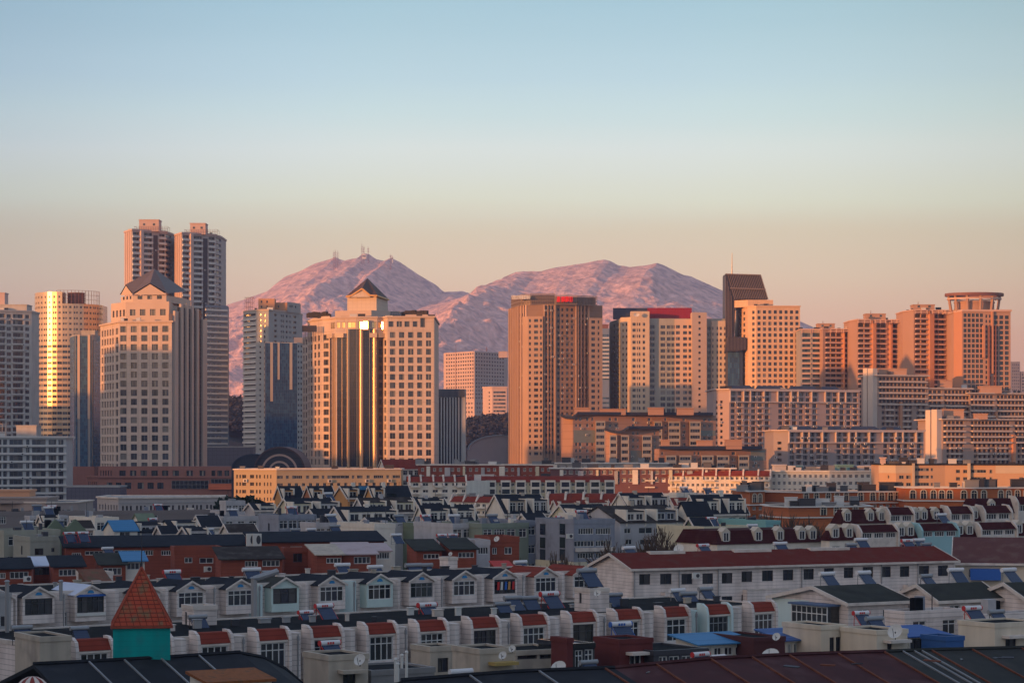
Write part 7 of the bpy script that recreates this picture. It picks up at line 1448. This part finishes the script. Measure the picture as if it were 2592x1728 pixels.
for i, (u, v, D, s, lab) in enumerate(((69, 1471, 319, 1.3, 'air conditioner under the wide window of the left edge brick house'), (526, 1446, 325, 1.3, 'air conditioner on the cream wall below the recessed brick house'), (1442, 1362, 369, 1.3, 'air conditioner between the windows of the big blue-grey block'), (1762, 1463, 290, 1.2, 'air conditioner on the long red roofed block'), (1392, 1632, 208, 1.0, 'air conditioner below a sliding window in the red bay row'), (635, 1381, 340, 1.6, 'tall white condenser on the brick roof, left one of two'), (650, 1381, 340, 1.6, 'tall white condenser on the brick roof, right one of two'))):
    loc = (PX(u, D), D, PZ(v, D))
    if i == 0: AC.location = loc; AC.scale = (s,) * 3; AC['label'] = lab; AC.rotation_euler = (0, 0, R(16))
    else:
        o = copy_thing(AC, lab, loc, R(20), s)
        if i > 4: o.scale = (s, s, s * 2)
for u, v0, v1, D, m, lab in ((1001, 1668, 1725, 150, WPT, 'white vent pipe at bottom centre, tallest left one'), (1007, 1680, 1725, 149, WPT, 'short white vent pipe beside the tallest left one'), (1029, 1650, 1720, 151, WPT, 'white vent pipe right of the pair at bottom centre'), (1017, 1658, 1690, 153, WPT, 'thin white vent pipe behind the others'), (154, 1470, 1520, 214, PIPE, 'galvanised chimney pipe between the two left gabled bays'), (18, 1471, 1600, 190, PIPE, 'tall grey pipe at the far left'), (643, 1462, 1560, 228, PIPE, 'large silver duct beside the mint gabled bay'), (351, 1392, 1436, 150.8, METD, 'thin dark rod above the red pyramid')):
    if 'rod above' in lab: continue
    t = thing('vent_pipe', lab, 'pipe', (PX(u, D), D, 0), 'roof vent pipes'); mb = MB(); rr = .3 if 'duct' in lab else .09 if m == WPT else .17; mb.tube((0, 0, PZ(v1, D)), (0, 0, PZ(v0, D)), rr, 8); mb.build('pipe', m, t)
    mb = MB(); mb.tube((0, 0, PZ(v0, D)), (0, 0, PZ(v0, D) + .12), rr * 1.5, 8, r2=rr * .8)
    if 'duct' in lab: mb.tube((0, 0, PZ(v0, D) - .1), (2.2, .8, PZ(v0, D) + .6), rr, 8)
    mb.build('cap', m, t)
# rubble of small things on the tar roofs: chimneys, boxes, drums
for i in range(46):
    if i < 24: u = 60 + i * 60 + rng.uniform(-20, 20); D0 = 224 + (u + 60) / 1560 * 42 + rng.uniform(3, 10); z = 22.1; wh = 'gabled bay row roof'
    else: u = 300 + (i - 24) * 72 + rng.uniform(-20, 20); D0 = 179 + (u - 100) / 1858 * 45 + rng.uniform(3, 8); z = 21.1; wh = 'red bay row roof'
    w_, h_ = rng.uniform(.15, .5), rng.uniform(.25, .75); m = rng.choice([SID, FASC, CONCD, METD, TANC, WPT, METD]); mb = MB()
    q = [tuple(DV * a + EV * b) for a, b in ((-w_, -w_ * .5), (w_, -w_ * .5), (w_, w_ * .5), (-w_, w_ * .5))]; mb.prism(q, 0, h_); mb.prism(offset(q, .06), h_, h_ + .07)
    idx = i if i < 24 else i - 24
    t = mb.build('roof_box', m); t.location = (PX(u, D0), D0, z); tag(t, f"small box or flue on the {wh}", 'roof box', f'small boxes on the {wh}')

# ===== trees =====
TW = mat('winter_bark', (.10, .07, .05), .95, .2, 2)
def bare_tree_mesh(seed, h=9, gold=False):
    r = random.Random(seed); tb = MB(); cb = MB()
    def br(p, d, l, rad, lev, mb):
        q = p + d * l; rad = max(rad, .034); mb.tube(p, q, rad, 4 if lev < 2 else 3, r2=max(.022, rad * .6))
        if lev >= 5: return
        for k in range(4 if lev < 4 else 3):
            nd = (d + Vector((r.uniform(-1, 1), r.uniform(-1, 1), r.uniform(-.25, .8))) * .62).normalized(); br(p + d * l * r.uniform(.55, 1), nd, l * r.uniform(.58, .8), rad * .55, lev + 1, cb)
    br(Vector((0, 0, 0)), Vector((r.uniform(-.05, .05), 0, 1)).normalized(), h * .32, h * .018, 0, tb)
    return tb.mesh('trunk', [TW]), cb.mesh('crown', [TW])
TM = [bare_tree_mesh(k) for k in range(3)]
def tree(label, u, vt, D, k, wid=1, grp='bare winter trees', z0=0):
    h = PZ(vt, D) - z0; t = thing('bare_tree', label, 'tree', (PX(u, D), D, z0), grp, rng.uniform(0, 6)); s = h / max(v.co.z for v in TM[k][1].vertices); t.scale = (s * wid, s * wid, s); link('trunk', TM[k][0], t); link('crown', TM[k][1], t)
for i, (u, vt, D, w_) in enumerate(((1615, 1350, 350, .62), (1650, 1330, 352, .62), (1690, 1335, 350, .62), (1725, 1345, 352, .6), (1755, 1352, 355, .6), (1790, 1340, 352, .55), (1832, 1352, 354, .55), (1410, 1392, 330, .45), (1440, 1390, 332, .45), (1380, 1402, 334, .45))): tree(f"bare winter tree before the {'brown-grey roofed house' if i < 7 else 'blue-grey block'}, {ordinal(i if i < 7 else [1, 2, 0][i - 7])} from the left", u, vt, D, i % 3, w_)
for i, (u, vt, D) in enumerate(((1895, 1292, 400), (1930, 1285, 402), (1962, 1290, 404), (2000, 1296, 402), (2030, 1300, 404), (2058, 1302, 400))): tree(f"bare tree in front of the orange brick terraces, {ordinal(i)} from the left", u, vt, D, i % 3, .6)
EG = mat('dark_evergreen', (.025, .04, .025), .9, .3, 1)
def evergreen_mesh(seed):
    r = random.Random(seed); mb = MB()
    for k in range(1500):
        t = r.random() ** .8; a = r.uniform(0, 6.28); rad = (1 - t) * 2.3 * r.uniform(.5, 1.1) + .2; c = Vector((rad * math.cos(a), rad * math.sin(a), 2 + t * 7 + mnoise.noise(Vector((a, t * 5, seed))) * .6)); d = Vector((r.uniform(-1, 1), r.uniform(-1, 1), r.uniform(-1, 1))).normalized() * r.uniform(.2, .42); b = d.orthogonal().normalized() * r.uniform(.12, .3); mb.face([c - d, c - b, c + d, c + b])
    return mb.mesh('crown', [EG])
EM = [evergreen_mesh(1), evergreen_mesh(2)]; tk = MB(); tk.tube((0, 0, 0), (0, 0, 8), .2, 6, r2=.05); TK = tk.mesh('trunk', [TW])
for i, (u, vt, D) in enumerate(((578, 1262, 500), (600, 1258, 502), (622, 1263, 500), (642, 1268, 498), (662, 1272, 497), (684, 1276, 496), (560, 1268, 500), (592, 1266, 496), (632, 1262, 504))):
    h = PZ(vt, D); t = thing('evergreen_tree', f"dark evergreen by the ochre office block, {ordinal(sorted([578, 600, 622, 642, 662, 684, 560, 592, 632]).index(u))} from the left", 'tree', (PX(u, D), D, 0), 'dark evergreens', i); s = h / 9.2; t.scale = (s, s, s); link('trunk', TK, t); link('crown', EM[i % 2], t)
# ---------------- unseen slabs added west of the view to cast the town's shade ----------------
Lh = Vector((-math.sin(R(SUN_AZ)), -math.cos(R(SUN_AZ)))); Ph = Vector((-Lh.y, Lh.x)) * -1
if Ph.x < 0: Ph = -Ph
def slab(s_, t0, t1, h, lab, dep=14):
    c = Lh * s_ + Ph * (t0 + t1) / 2; r = thing('added_shade_slab', lab, 'building', (c.x, c.y, 0), 'added shade slabs out of view'); w_ = abs(t1 - t0) / 2
    q = lambda a, b: tuple(Ph * a - Lh * b); poly = [q(-w_, 0), q(w_, 0), q(w_, dep), q(-w_, dep)]
    mb = MB(); mb.prism(poly, 0, h); mb.build('wall', CONC, r)
    E = Edge(poly[0], poly[1]); mb = MB()
    for k in range(int(h / 3)):
        z = 1 + 3 * k; mb.face([(*E.P(1, -.06), z), (*E.P(E.L - 1, -.06), z), (*E.P(E.L - 1, -.06), z + 1.5), (*E.P(1, -.06), z + 1.5)])
    mb.box(*sorted((q(-3, 4)[0], q(3, 8)[0])), *sorted((q(-3, 4)[1], q(3, 8)[1])), h, h + 3); tag(mb.build('window', G_FAR, r), kind='stuff')
slab(50, 110, -160, 60, 'added unseen shade slab beyond the left of the view, nearest of its row')
slab(60, -458, -494, 68, 'added unseen shade slab beyond the left of the view, seventh of its row')
slab(-165, -980, -867, 80, 'added unseen shade slab beyond the left of the view, eighth of its row')
slab(56, -150, -460, 56, 'long added unseen shade slab beyond the left of the view, second of its row')
slab(0, -529, -700, 72, 'added unseen shade slab beyond the left of the view, third of its row')
slab(-165, -868, -826, 96, 'tall added unseen slab beyond the left of the view shading the stone tower')
slab(-300, -1215, -1050, 80, 'broad added unseen slab beyond the left of the view shading the round tower')
slab(-165, -825, -764, 58, 'added unseen shade slab beyond the left of the view, sixth of its row')
slab(-300, -1092, -1067, 138, 'slim added unseen slab beyond the left of the view shading the striped tower')
slab(-325, -1060, -1014, 108, 'slim added unseen slab beyond the left of the view shading the left edge tower')
slab(-165, -765, -699, 64, 'added unseen shade slab beyond the left of the view, fourth of its row')
# ---------------- evening air ----------------
hz = MB(); hz.box(-2000, 2900, -900, 7600, -8, 760)
hm = bpy.data.materials.new('evening_haze'); hm.use_nodes = True; hn = hm.node_tree.nodes; hl = hm.node_tree.links
hn.remove(hn['Principled BSDF']); pv = hn.new('ShaderNodeVolumePrincipled'); pv.inputs['Color'].default_value = (.50, .60, 1.0, 1); pv.inputs['Density'].default_value = 8.5e-5; pv.inputs['Anisotropy'].default_value = 0.0
hl.new(pv.outputs[0], hn['Material Output'].inputs['Volume'])
tag(hz.build('haze', hm), kind='stuff')
